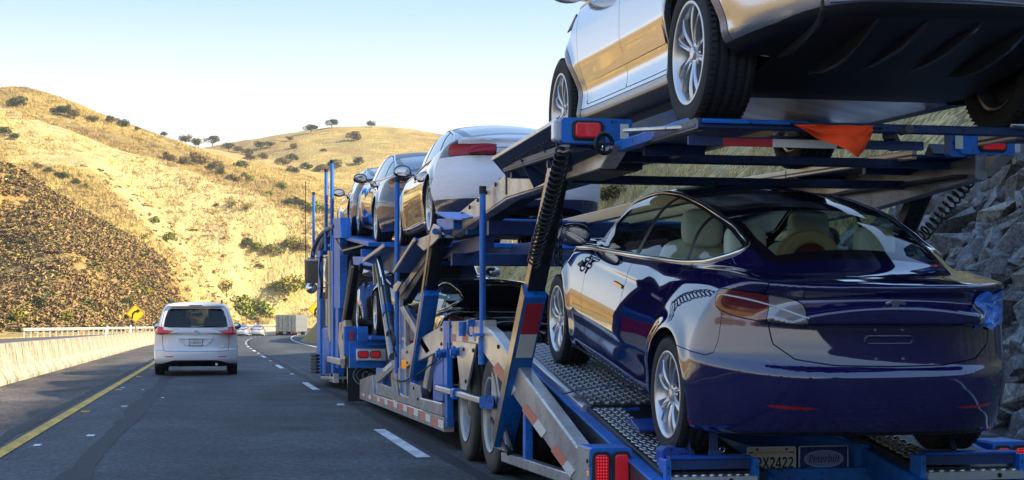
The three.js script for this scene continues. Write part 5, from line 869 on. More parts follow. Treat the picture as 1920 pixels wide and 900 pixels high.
// ---- uprights and webs between rail and arch
const upright = (u0, u1, v0, v1, m, dx = .05, t = .05) => tp('upright', [slabX(pX([[u0, v0], [u1, v0], [u1, v1], [u0, v1]], XL + dx), XL + dx, XL + dx + t, null, .005)], m);
upright(705, 717, 690, 728, M.blue, .03, .06); upright(736, 747, 690, 752, M.grey, .01, .04);
upright(746, 749, 560, 742, M.grey, .02, .05); upright(757, 760, 585, 742, M.grey, .02, .05); upright(749.5, 756.5, 580, 740, M.blue, .04, .05);
tp('rung', [slabX(pX([[749, 632], [757, 632], [757, 639], [749, 639]], XL), XL + .025, XL + .06, null, .004)], M.grey); tp('rung', [slabX(pX([[749, 688], [757, 688], [757, 694], [749, 694]], XL), XL + .025, XL + .06, null, .004)], M.grey);
upright(757, 771, 672, 741, M.blue, .05, .08); upright(773, 778, 671, 716, M.blue, .04, .05);
tp('brace', [slabX(pX([[752, 580], [759, 578], [812, 650], [800, 660]], XL + .06), XL + .06, XL + .14, null, .005)], M.blue); tp('brace', [slabX(pX([[748, 576], [755, 574], [806, 658], [799, 664]], XL), XL + .0, XL + .055, null, .005)], M.grey);
tp('brace', [slabX(pX([[803, 656], [810, 656], [795, 730], [788, 726]], XL), XL + .02, XL + .07, null, .005)], M.grey);
tp('gusset_plate', [slabX(pX([[771, 717], [788, 722], [791, 756], [768, 746]], XL), XL - .012, XL + .008, null, .003)], M.grey);
tp('gusset_plate', [slabX(pX([[734, 700], [743, 695], [747, 742], [735, 735]], XL), XL - .008, XL + .006, null, .003)], M.grey);
upright(812, 830, 650, 752, M.blue, .06, .10); upright(834, 838, 650, 800, M.blue, .0, .06);
tp('marker_lamp', [rbox(.05, .10, .07, XL - .02, atX(760, 683, XL).y, atX(760, 683, XL).z, .012)], M.orangeLens);
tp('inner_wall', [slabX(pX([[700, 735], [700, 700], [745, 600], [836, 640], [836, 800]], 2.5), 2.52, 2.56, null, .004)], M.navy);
both('belly_floor', [beam(V(2.9, .24, -14.2), V(2.9, .24, -23), 1.3, .06)], M.dark);
// ---- wheels: two axles, twin tyres each side
{
  const R = .467, w = .255, rim = .292; const g = new THREE.Group(); g.name = 'wheel';
  const a = (n, gs, m) => { const k = shade(new THREE.Mesh(merged(gs), m)); k.name = n; g.add(k); };
  const h = w / 2, prof = [[rim - .02, -h * .8], [rim, -h * .92], [rim + .01, -h * .96], [rim + .045, -h * .99], [rim + .05, -h * .975], [rim + .055, -h * .99], [lerp(rim, R, .55), -h], [lerp(rim, R, .6), -h * .985], [lerp(rim, R, .64), -h], [R - .03, -h * .93], [R - .028, -h * .91], [R - .012, -h * .85], [R - .002, -h * .8]];
  for (const c of [-.45, -.15, .15, .45]) prof.push([R, (c - .06) * h], [R - .012, (c - .045) * h], [R - .012, (c + .045) * h], [R, (c + .06) * h]);
  prof.push([R - .002, h * .8], [R - .03, h * .93], [lerp(rim, R, .5), h], [rim, h * .92], [rim - .02, h * .8]);
  a('tyre', [lathe(prof, 72)], std({ color: L(.062, .054, .042), roughness: .72, map: grime }));
  a('inner_tyre', [lathe(prof, 48).translate(.30, 0, 0)], M.tyre);
  a('rim', [lathe([[rim - .05, -.2 * h], [rim - .035, h * .3], [rim - .022, h * .80], [rim - .006, h * .95], [rim + .004, h * 1.0], [rim + .010, h * .99], [rim + .006, h * .9]], 56), lathe([[.09, .05 * h], [.16, -.12 * h], [rim - .05, -.2 * h]], 48)], M.wheelSteel ||= std({ color: L(.50, .48, .45), roughness: .42, metalness: .5, map: grime }));
  a('hub', [lathe([[.001, h * .75], [.07, h * .74], [.085, h * .6], [.09, .1 * h], [.14, -.1 * h]], 28)], M.greyDark);
  for (let i = 0; i < 10; i++) { const t = i / 10 * 6.283; a('lug_nut', [cyl(V(.02, Math.cos(t) * .14, Math.sin(t) * .14), V(-.04, Math.cos(t) * .14, Math.sin(t) * .14), .016, 6)], M.steel); }
  globalTruckWheel = g;
  for (const d of [11.9, 13.1]) for (const s of [-1, 1]) { const k = g.clone(); k.traverse(o => o.isMesh && shade(o)); k.position.set(s * (CX - XL - .125 + .0), R, 14 - d); if (s > 0) k.rotation.y = Math.PI; trailer.add(k); }
  for (const d of [11.9, 13.1]) tp('axle', [cyl(V(2.3, R, -d), V(4.6, R, -d), .06, 12)], M.dark);
}
// plate hung between the wheels, bar with clamps across them
tp('hanger_plate', [slabX(pX([[858, 640], [897, 645], [878, 732], [868, 729]], XL - .03), XL - .05, XL - .03, null, .003)], M.grey);
tp('hanger_plate', [slabX(pX([[836, 642], [842, 642], [842, 740], [836, 740]], XL - .01), XL - .03, XL + .02, null, .003)], M.blue);
tp('wheel_bar', [beam(atX(820, 727, 2.03), atX(906, 752, 2.03), .045, .045)], M.alu);
tp('bar_arm', [beam(atX(820, 727, 2.05), atX(820, 727, 2.4), .05, .06, V(0, 1, 0)), beam(atX(912, 754, 2.03), atX(912, 754, 2.35), .11, .10, V(0, 1, 0), .02)], M.blueDark);
tp('bar_clamp', [rbox(.07, .09, .14, 2.02, atX(856, 738, 2.03).y, atX(856, 738, 2.03).z, .015)], M.blueDark);
for (const [u, v] of [[829, 664], [857, 660]]) { const p = atX(u, v, 2.08); tp('ratchet_winch', [cyl(V(2.02, p.y, p.z), V(2.22, p.y, p.z), .035, 14), cyl(V(2.04, p.y, p.z - .0), V(2.06, p.y, p.z), .055, 12), cyl(V(2.16, p.y, p.z - .0), V(2.18, p.y, p.z), .055, 12), beam(V(2.06, p.y + .02, p.z + .05), V(2.2, p.y + .06, p.z + .09), .02, .03)], M.blueDark); }
tp('peg', [cyl(atX(867, 630, XL - .03), atX(867, 603, XL - .03), .035, 14)], M.blue); { const p = atX(883, 612, XL - .03); tp('ratchet_ring', [new THREE.TorusGeometry(.05, .008, 6, 20).rotateY(.9).translate(p.x, p.y - .03, p.z), rbox(.06, .06, .09, p.x, p.y + .03, p.z, .012)], M.blueDark); }
tp('wheel_bracket', [slabX(pX([[926, 690], [933, 690], [948, 790], [955, 848], [926, 838]], XL + .02), XL + .0, XL + .03, null, .004)], M.grey);
tp('wheel_bracket', [slabX(pX([[932, 682], [951, 690], [951, 800], [934, 800]], XL + .05), XL + .05, XL + .11, null, .004)], M.blue);
tp('bracket_edge', [beam(atX(922, 785, XL), atX(954, 850, XL), .03, .035)], M.dark);
// ---- tall posts
const post = (u, v0, v1, r, X = XL) => { const a = atX(u, v1, X), b = atX(u, v0, X); tp('stake_post', [cyl(a, V(a.x, b.y, a.z), r, 16)], M.blue); tp('post_cap', [cyl(V(a.x, b.y - .05, a.z), V(a.x, b.y + .012, a.z), r + .004, 16)], M.dark); return a; };
{ const a = post(905, 352, 642, .026); tp('post_collar', [cyl(V(a.x, .99 + .10, a.z), V(a.x, 1.115, a.z), .085, 20), cyl(V(a.x, .86, a.z), V(a.x, 1.08, a.z), .036, 16)], M.blue); }
post(744.5, 334, 700, .030);
// ---- big telescoping legs, perforated
{
  const a = atX(1061, 262, 2.17), b = atX(944, 826, 2.17); both('leg_side', [beam(a.clone().add(V(-.065, 0, -.0)), b.clone().add(V(-.065, 0, 0)), .096, .008, V(1, 0, 0), .002)], M.legGold);
  const leg = beam(a, b, .10, .12, V(1, 0, 0), .006); both('support_leg', [leg], M.dark);
  const mid = atX(1003, 545, 2.16); both('leg_sleeve', [beam(mid, b.clone(), .13, .15, V(1, 0, 0), .006)], M.blue); both('sleeve_side', [beam(mid.clone().add(V(-.080, 0, 0)), b.clone().add(V(-.080, 0, 0)), .126, .008, V(1, 0, 0), .002)], M.legGold);
  // reflective tape on the sleeve's rear face
  const dir = b.clone().sub(a).normalize(), nrm = V(0, dir.z, -dir.y).normalize().multiplyScalar(dir.y < 0 ? -1 : 1);
  const back = (t0, t1, m, n) => { const p = mid.clone().addScaledVector(dir, t0), q = mid.clone().addScaledVector(dir, t1); const off = new THREE.Vector3().crossVectors(dir, V(1, 0, 0)).normalize(); if (off.z < 0) off.negate(); const g = beam(p.addScaledVector(off, .0655 + .004), q.addScaledVector(off, .0655 + .004), .006, .118, V(1, 0, 0), .001); both(n, [g], m); };
  back(.06, .36, M.redTape, 'red_reflector'); back(.36, .60, M.whiteTape, 'white_reflector');
  const holes = []; const off = new THREE.Vector3().crossVectors(dir, V(1, 0, 0)).normalize(); if (off.z < 0) off.negate();
  for (let t = .1; t < 1.05; t += .062) for (const x of [-.025, .025]) { const p = a.clone().addScaledVector(dir, t); p.x += x; holes.push(new THREE.CylinderGeometry(.013, .013, .006, 10).applyQuaternion(new THREE.Quaternion().setFromUnitVectors(V(0, 1, 0), off)).translate(p.x + off.x * .0505, p.y + off.y * .0605, p.z + off.z * .0605)); }
  both('leg_hole', holes, M.seal).userData.kind = 'stuff';
  // front edge rib, catches the light of the hills
  
}
{ // second pair further forward
  const a = atX(824, 440, 2.18), b = atX(783, 705, 2.18); both('support_leg', [beam(a, b, .10, .12, V(1, 0, 0))], M.dark); const m = atX(808, 545, 2.17); both('leg_sleeve', [beam(m, b, .13, .16, V(1, 0, 0))], M.blue);
  both('leg_side', [beam(a.clone().add(V(-.088, 0, 0)), b.clone().add(V(-.088, 0, 0)), .09, .008, V(1, 0, 0), .002)], M.legGold);
}
// hydraulic ram
{ const a = atX(711, 484, 2.12), m = atX(722, 540, 2.12), b = atX(739, 668, 2.12); tp('hydraulic_ram', [cyl(m, b, .062, 18), cyl(atX(734, 618, 2.12), atX(735, 626, 2.12), .075, 18)], M.ramGrey ||= std({ color: L(.18, .21, .25), roughness: .3, metalness: .6 })); tp('ram_rod', [cyl(a, m, .034, 16)], M.chrome); tp('ram_clamp', [cyl(atX(727, 576, 2.12), atX(728.5, 590, 2.12), .078, 18)], M.blue); tp('ram_side_bar', [beam(atX(706, 486, 2.16), atX(733, 672, 2.16), .05, .06, V(1, 0, 0)), beam(atX(701, 500, 2.10), atX(703, 535, 2.10), .03, .04, V(1, 0, 0))], M.bronzeSteel); tp('hose', [tube([atX(736, 620, 2.05), atX(741, 640, 2.02), atX(738, 655, 2.02), atX(743, 668, 2.03)], .012, 24)], M.rubber); }
// ---- upper deck, rear section: two tracks seen from below, side rails, cross bars
const UY = (d) => d < 7.3 ? 2.165 : 2.165 + (d - 7.3) * .040; // running surface of the upper rear deck
function perforated(x0, x1, d0, d1, n, m) { // slotted sheet: boxes with slots left open
  const sh = new THREE.Shape([[x0, d0], [x1, d0], [x1, d1], [x0, d1]].map(p => new THREE.Vector2(...p)));
  return { sh, n, m };
}
{
  const tracks = [[2.02, 2.72, 8.62, 10.7], [2.30, 2.72, 10.72, 12.4], [4.16, 4.86, 8.62, 10.7], [4.16, 4.62, 10.72, 12.4], [2.31, 2.74, 7.15, 8.6], [4.05, 4.42, 7.15, 7.6]];
  for (const [x0, x1, dA, dB] of tracks) {
    const gs = [], sh = new THREE.Shape([[x0, dA], [x1, dA], [x1, dB], [x0, dB]].map(p => new THREE.Vector2(...p)));
    for (let d = dA + .12; d < dB - .1; d += .16) for (let k = 0; k < 4; k++) { const x = x0 + .12 + k * (x1 - x0 - .24) / 3, h = new THREE.Path(); h.moveTo(x - .035, d - .012); h.lineTo(x - .035, d + .012); h.lineTo(x + .035, d + .012); h.lineTo(x + .035, d - .012); h.closePath(); sh.holes.push(h); }
    const g = new THREE.ExtrudeGeometry(sh, { depth: .012, bevelEnabled: false }); const p = g.attributes.position; for (let i = 0; i < p.count; i++) { const x = p.getX(i), d = p.getY(i), t = p.getZ(i); p.setXYZ(i, x, UY(d) - t, -d); } g.computeVertexNormals();
    // winding turned by the mapping is harmless: both faces are drawn
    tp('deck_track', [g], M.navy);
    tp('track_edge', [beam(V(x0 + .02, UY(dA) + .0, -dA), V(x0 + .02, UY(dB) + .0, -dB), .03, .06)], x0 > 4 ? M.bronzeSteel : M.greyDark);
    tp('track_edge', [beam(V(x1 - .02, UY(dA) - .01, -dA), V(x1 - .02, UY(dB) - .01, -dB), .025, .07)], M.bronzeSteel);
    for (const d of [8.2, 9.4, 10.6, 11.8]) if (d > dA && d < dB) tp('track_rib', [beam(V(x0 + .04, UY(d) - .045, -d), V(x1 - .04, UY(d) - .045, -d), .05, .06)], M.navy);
  }
  // side rails below the tracks: level, then dipping forward to the hinge
  const railP = [[8.3, 2.19], [11.3, 2.36], [13.9, 2.215], [14.3, 2.02], [11.5, 2.145], [8.6, 2.09]].map(([d, y]) => V(0, y, -d));
  both('deck_rail', [slabX(railP, 2.20, 2.30, null, .006)], M.railGrey ||= phy({ color: L(.74, .64, .54), roughness: .45, metalness: .1, clearcoat: .8, clearcoatRoughness: .2, map: grime }));
  both('rail_flange', [beam(V(2.32, 2.165, -11.5), V(2.32, 2.03, -14.3), .24, .02), beam(V(2.32, 2.165, -11.5), V(2.32, 2.09, -8.6), .24, .02)], M.dark);
  tp('rail_joint', [slabX(pX([[949, 324], [950.5, 324], [950.5, 365], [949, 365]], 2.2), 2.192, 2.2, null, 0)], M.dark);
  // cross bars
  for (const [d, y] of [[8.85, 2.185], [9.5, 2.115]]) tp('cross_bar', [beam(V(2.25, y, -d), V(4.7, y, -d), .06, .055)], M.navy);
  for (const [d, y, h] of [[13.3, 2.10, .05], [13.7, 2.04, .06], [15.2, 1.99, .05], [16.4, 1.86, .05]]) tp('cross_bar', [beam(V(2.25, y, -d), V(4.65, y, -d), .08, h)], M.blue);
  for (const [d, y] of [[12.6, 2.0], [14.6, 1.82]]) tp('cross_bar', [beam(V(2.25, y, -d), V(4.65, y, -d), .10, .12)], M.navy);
  // rear edge of the deck
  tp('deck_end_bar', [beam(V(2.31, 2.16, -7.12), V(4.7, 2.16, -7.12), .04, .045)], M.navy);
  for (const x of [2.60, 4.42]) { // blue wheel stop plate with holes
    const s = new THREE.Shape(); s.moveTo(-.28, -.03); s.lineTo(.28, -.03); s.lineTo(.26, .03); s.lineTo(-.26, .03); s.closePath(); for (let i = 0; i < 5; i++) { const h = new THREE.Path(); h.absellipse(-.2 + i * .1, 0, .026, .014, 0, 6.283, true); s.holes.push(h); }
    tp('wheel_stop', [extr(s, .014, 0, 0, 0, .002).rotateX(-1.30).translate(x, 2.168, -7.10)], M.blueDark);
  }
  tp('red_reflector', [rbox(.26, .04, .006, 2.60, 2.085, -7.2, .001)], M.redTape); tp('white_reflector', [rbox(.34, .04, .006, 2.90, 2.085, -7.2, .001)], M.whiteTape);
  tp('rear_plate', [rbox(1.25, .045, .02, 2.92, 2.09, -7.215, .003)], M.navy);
  tp('strap_bar', [beam(V(2.16, 2.222, -7.9), V(2.36, 2.17, -7.30), .03, .022)], M.steel); tp('strap_bar_end', [rbox(.045, .04, .05, 2.37, 2.168, -7.28, .01)], M.alu);
  tp('strap_wheel', [new THREE.TorusGeometry(.055, .012, 8, 24).rotateY(.3).translate(2.16, 2.205, -8.35), cyl(V(2.16, 2.16, -8.35), V(2.16, 2.25, -8.35), .008, 6), cyl(V(2.11, 2.205, -8.35), V(2.21, 2.205, -8.35), .008, 6)], M.dark);
  tp('link_arm', [beam(V(2.24, 2.19, -8.55), V(2.42, 2.215, -7.4), .06, .06)], M.blue);
  tp('deck_bracket', [beam(V(3.34, 2.15, -7.18), V(3.50, 2.12, -7.45), .06, .06), cyl(V(3.38, 2.15, -7.12), V(3.38, 2.15, -7.02), .022, 14)], M.greyDark);
  tp('deck_tube', [cyl(V(3.95, 2.185, -7.06), V(4.9, 2.175, -7.06), .012, 12)], M.steel);
  // flared side sheet on the left, and its tabs
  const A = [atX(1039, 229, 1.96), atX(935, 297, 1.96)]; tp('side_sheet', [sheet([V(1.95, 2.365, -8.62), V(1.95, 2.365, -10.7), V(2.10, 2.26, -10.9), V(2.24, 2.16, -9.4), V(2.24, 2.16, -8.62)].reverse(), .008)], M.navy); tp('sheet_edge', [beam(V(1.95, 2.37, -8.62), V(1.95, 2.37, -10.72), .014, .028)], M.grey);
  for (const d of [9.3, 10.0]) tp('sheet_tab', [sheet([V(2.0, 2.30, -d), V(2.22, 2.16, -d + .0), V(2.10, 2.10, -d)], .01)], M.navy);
  const sl = []; for (let d = 8.9; d < 10.6; d += .11) for (const t of [.25, .38]) sl.push(rbox(.03, .004, .05, lerp(1.95, 2.22, t) - .004, lerp(2.365, 2.17, t) - .006, -d, .001)); tp('sheet_slot', sl, M.greyDark).userData.kind = 'stuff';
  // far-side inner rails seen under the silver car
  tp('inner_rail', [beam(V(3.12, 2.04, -9.62), V(3.12, 2.10, -13.5), .06, .09)], M.bronzeSteel); tp('inner_rail', [beam(V(3.5, 2.04, -9.62), V(3.5, 2.10, -13.5), .07, .09)], M.bronzeSteel);
}
// light boxes high at the rear corners
function highLight(x, d, y, s, label) {
  const g = new THREE.Group(); g.name = 'light_box'; g.userData.label = label; trailer.add(g); g.position.set(x - CX, y, -d + 14);
  const a = (n, gs, m) => { const k = shade(new THREE.Mesh(merged(gs), m)); k.name = n; g.add(k); return k; };
  a('housing', [rbox(.36, .145, .10, 0, 0, 0, .012)], M.blue);
  a('lens_frame', [extr(roundRect(.185, .115, .03), .02, -s * .03, 0, .046, .006)], M.plasticBlack);
  a('red_lens', [extr(roundRect(.15, .085, .02), .02, -s * .03, 0, .058, .007)], M.redLens);
  a('side_lamp', [extr(roundRect(.05, .125, .02), .09, -s * .20, 0, -.045, .015)], M.whiteLens);
  a('reflector_plate', [rbox(.05, .085, .005, s * .19, .0, .052, .001)], M.whiteTape);
  a('bracket', [rbox(.10, .16, .08, s * .19, -.008, .0, .008)], M.blue);
}
highLight(2.13, 8.55, 2.297, 1, 'left upper light box'); highLight(4.60, 8.55, 2.285, -1, 'right upper light box');
// coiled air lines
function coil(pts, r, turns, wire, name = 'coiled_hose') {
  const c = new THREE.CatmullRomCurve3(pts, false, 'centripetal'), P = [], n = turns * 14, up = V(1, 0, 0);
  for (let i = 0; i <= n; i++) { const t = i / n, p = c.getPointAt(t), T = c.getTangentAt(t), A = new THREE.Vector3().crossVectors(T, up).normalize(), B = new THREE.Vector3().crossVectors(T, A), a = t * turns * 6.283, k = r * (.92 + .16 * Math.abs(noise(t * 9, 4))); P.push(p.clone().addScaledVector(A, Math.cos(a) * k).addScaledVector(B, Math.sin(a) * k)); }
  return tp(name, [new THREE.TubeGeometry(new THREE.CatmullRomCurve3(P), n * 2, wire, 6)], M.hose ||= std({ color: L(.012, .012, .013), roughness: .4 }));
}
coil([atX(1058, 270, 2.0), atX(1050, 310, 2.01), atX(1038, 360, 2.02), atX(1024, 410, 2.03), atX(1010, 455, 2.04), atX(1001, 492, 2.06)], .043, 25, .0075);
coil([atZ(1848, 284, 8.75), atZ(1825, 325, 8.8), atZ(1800, 360, 8.9), atZ(1772, 392, 9.0), atZ(1745, 425, 9.1), atZ(1700, 470, 9.3)], .038, 19, .0075);
{ // slack chain under the rail
  const gs = []; for (let i = 0; i < 22; i++) { const s = i % 2, x = 2.42 + (i >= 11 ? .035 : 0), k = i >= 11 ? i - 11 : i; gs.push(new THREE.TorusGeometry(.022, .007, 5, 12).scale(.7, 1.25, 1).rotateY(s ? .3 : 1.8).translate(x, 2.06 - k * .042, -10.75)); } tp('chain', gs, M.iron).userData.kind = 'stuff';
}
// right-hand leg and heavy rail on the far side (seen past the roof of the navy car)
tp('far_rail', [slabX([V(0, 2.21, -8.5), V(0, 2.17, -10.2), V(0, 2.12, -13.5), V(0, 1.93, -13.5), V(0, 1.98, -10.2), V(0, 2.06, -8.5)], 4.52, 4.60, null, .006)], std({ color: L(.30, .32, .36), roughness: .45, metalness: .3, map: grime }));
// ---- lower rear deck: sloping tracks under the navy car
const LY = (d) => .448 + (d - 8.35) * .157;
{
  for (const [x0, x1, nm] of [[2.38, 2.98, 'l'], [3.88, 4.48, 'r']]) {
    tp('ramp_track', [beam(V((x0 + x1) / 2, LY(9.7) - .028, -9.7), V((x0 + x1) / 2, LY(12.0) - .028, -12.0), x1 - x0, .05, V(0, 1, 0), .012)], M.trackSteel ||= std({ color: L(.34, .35, .37), roughness: .4, metalness: .8, roughnessMap: roughT, map: grime }));
    tp('ramp_edge', [cyl(V(x0, LY(9.65) - .022, -9.65), V(x0, LY(12.0) - .022, -12.0), .034, 14)], M.alu);
    tp('ramp_track', [beam(V((x0 + x1) / 2, LY(7.95) - .034, -7.95), V((x0 + x1) / 2, LY(9.7) - .034, -9.69), x1 - x0, .05, V(0, 1, 0), .006)], M.dark);
    // raised grip holes, in rows
    const dim = new THREE.TorusGeometry(.017, .007, 5, 10).scale(1, 1.5, 1).rotateX(-Math.PI / 2), N = []; for (let d = 9.75; d < 11.95; d += .10) for (let k = 0; k < 10; k++) N.push([x0 + .06 + k * (x1 - x0 - .12) / 9, d + (k % 2) * .05]); for (let d = 8.0; d < 9.6; d += .09) for (let k = 0; k < 4; k++) N.push([x0 + .04 + k * .05, d]);
    const im = new THREE.InstancedMesh(dim, M.gripSteel ||= std({ color: L(.48, .48, .49), roughness: .35, metalness: .85 }), N.length), m4 = new THREE.Matrix4(); N.forEach(([x, d], i) => im.setMatrixAt(i, m4.makeRotationX(.156).setPosition(x - CX, LY(d) + .001, 14 - d))); shade(im); im.name = 'grip_hole'; im.userData.kind = 'stuff'; trailer.add(im);
  }
  both('ramp_rail', [beam(V(2.35, LY(7.8) - .105, -7.8), V(2.35, LY(12) - .105, -12), .06, .115, V(0, 1, 0), .008)], M.greyDark);
  both('rail_lip', [beam(V(2.35, LY(7.8) - .045, -7.8), V(2.35, LY(12) - .045, -12), .09, .016, V(0, 1, 0), .003)], M.blueDark);
  both('inner_ramp_rail', [beam(V(3.02, LY(7.8) - .12, -7.8), V(3.02, LY(12) - .12, -12), .06, .14)], M.blue);
  for (const d of [8.6, 9.9, 11.0, 12.0]) tp('floor_beam', [beam(V(2.3, LY(d) - .24, -d), V(4.6, LY(d) - .24, -d), .12, .16)], M.blueDark);
  tp('chassis_rail', [beam(V(3.05, .34, -8.6), V(3.05, .5, -14), .14, .24), beam(V(3.85, .34, -8.6), V(3.85, .5, -14), .14, .24)], M.blue);
  // blue strap winches and wheel nets beside the left track
  for (const [u, v, w] of [[1112, 762, .10], [1140, 783, .12]]) { const p = atX(u, v, 2.5); tp('ratchet_winch', [cyl(V(p.x - .10, p.y, p.z), V(p.x + .30, p.y + .0, p.z), .034, 14), cyl(V(p.x - .11, p.y, p.z), V(p.x - .08, p.y, p.z), .058, 14), beam(V(p.x - .04, p.y - .05, p.z), V(p.x + .34, p.y - .05, p.z), .13, .03), beam(V(p.x - .02, p.y + .04, p.z + .03), V(p.x + .2, p.y + .05, p.z + .03), .03, .03)], M.blueMid ||= phy({ color: L(.008, .075, .40), roughness: .4, clearcoat: .5, map: grime })); tp('winch_pawl', [new THREE.TorusGeometry(.022, .007, 6, 12).rotateY(.6).translate(p.x - .115, p.y, p.z)], M.chrome); }
  { const pts = []; for (let i = 0; i <= 10; i++) { const t = i / 10; pts.push(V(lerp(2.30, 2.95, t), LY(9.75) + .05 + .07 * Math.sin(t * 3.1) * (1 - t * .4), -lerp(9.95, 9.55, t))); } const g = []; for (let i = 0; i < 10; i++) g.push(beam(pts[i], pts[i + 1].clone().lerp(pts[i], -.05), .11, .006, V(0, 1, 0), .001)); tp('tie_strap', g, M.strapBlue ||= std({ color: L(.03, .06, .16), roughness: .8 })); }
  tp('winch_plate', [slabX([V(0, 0, 0), V(0, 0, -.3), V(0, .02, -.3), V(0, .02, 0)], 0, .30, null, .003).rotateX(.155).translate(2.48, LY(8.85) + .01, -8.75)], M.blueMid);
  { const s = new THREE.Shape([[0, 0], [.34, 0], [.30, .26], [.02, .26]].map(p => new THREE.Vector2(...p))); for (const [x, y] of [[.08, .07], [.08, .17], [.17, .07], [.17, .17], [.26, .07], [.25, .17]]) { const h = new THREE.Path(); h.absarc(x, y, .026, 0, 6.283, true); s.holes.push(h); } tp('holed_plate', [extr(s, .010, 0, 0, 0, .002).rotateX(-Math.PI / 2 + .18).translate(2.44, LY(8.75) + .045, -8.62)], M.blueMid); }
  tp('chock_block', [rbox(.10, .12, .12, 2.46, LY(8.15) + .03, -8.10, .02), rbox(.10, .10, .10, 2.56, LY(8.15) + .03, -8.13, .02)], M.blueMid);
  // rear ends of the tracks
  for (const [x0, x1] of [[2.42, 2.88], [3.90, 4.46]]) {
    tp('end_flange', [beam(V(x0, .455, -7.96), V(x1, .455, -7.96), .08, .022, V(0, 1, 0), .008)], M.blueMid);
    { const s = new THREE.Shape([[x0, .39], [x1, .39], [x1, .445], [x0, .445]].map(p => new THREE.Vector2(...p))); for (let i = 0; i < 5; i++) { const h = new THREE.Path(); h.absellipse(lerp(x0 + .07, x1 - .07, i / 4), .42, .022, .014, 0, 6.283, true); s.holes.push(h); } tp('end_plate', [extr(s, .014, 0, 0, -7.95, .002)], M.navy); }
    tp('step', [rbox(x1 - x0 + .02, .045, .10, (x0 + x1) / 2, .335, -7.90, .006)], M.alu); { const im = [], n = 9; for (let i = 0; i < n; i++) im.push(new THREE.TorusGeometry(.014, .006, 4, 8).rotateX(-Math.PI / 2).translate(lerp(x0 + .03, x1 - .03, i / (n - 1)), .362, -7.90)); tp('step_grip', im, M.alu).userData.kind = 'stuff'; tp('step_hole', [cyl(V(x1 - .14, .335, -7.851), V(x1 - .14, .335, -7.846), .014, 10)], M.seal); }
    for (const x of [x0 - .02, x1 + .02]) tp('step_bracket', [rbox(.03, .18, .14, x, .36, -7.96, .006)], M.blueDark);
  }
  tp('rear_crossmember', [rbox(2.3, .30, .10, CX, .28, -8.72, .012)], M.blue);
  tp('hanging_strap', [beam(V(2.70, .80, -8.05), V(2.70, .42, -8.02), .05, .006, V(0, 0, 1), .001), rbox(.07, .05, .03, 2.70, .47, -8.0, .01)], M.strapBlue);
  tp('strap_hook', [new THREE.TorusGeometry(.014, .004, 6, 14).translate(2.74, .49, -8.0)], M.chrome);
}
// low rear light boxes
function lowLights(x, s, label) {
  const g = new THREE.Group(); g.name = 'light_box'; g.userData.label = label; trailer.add(g); g.position.set(x - CX, .36, -8.40 + 14);
  const a = (n, gs, m) => { const k = shade(new THREE.Mesh(merged(gs), m)); k.name = n; g.add(k); return k; };
  a('housing', [rbox(.245, .235, .30, 0, 0, -.15, .012)], M.blue); a('side_plate', [rbox(.006, .225, .28, -s * .126, 0, -.15, .001)], M.grey);
  for (const [dx, led] of [[-.058, 1], [.058, 0]]) { const k = s > 0 ? dx : -dx; a('lens_frame', [extr(roundRect(.108, .195, .03), .018, k, 0, -.004, .005)], M.plasticBlack); a('red_lens', [extr(roundRect(.078, .16, .02), .016, k, 0, .008, .005)], led ? M.redLed : M.redLens); if (led) { const d = []; for (let i = 0; i < 4; i++) for (let j = 0; j < 8; j++) d.push(new THREE.SphereGeometry(.006, 6, 4).translate(k - .024 + i * .016, -.063 + j * .018, .0235)); a('led_dot', d, M.redDot).userData.kind = 'stuff'; } }
  a('marker_lens', [rbox(.008, .03, .03, -s * .128, -.03, -.03, .003)], M.orangeLens); a('bolt', [cyl(V(-s * .128, .04, -.04), V(-s * .136, .04, -.04), .012, 8)], M.iron);
}
lowLights(2.215, 1, 'left lower light box'); lowLights(4.70, -1, 'right lower light box');
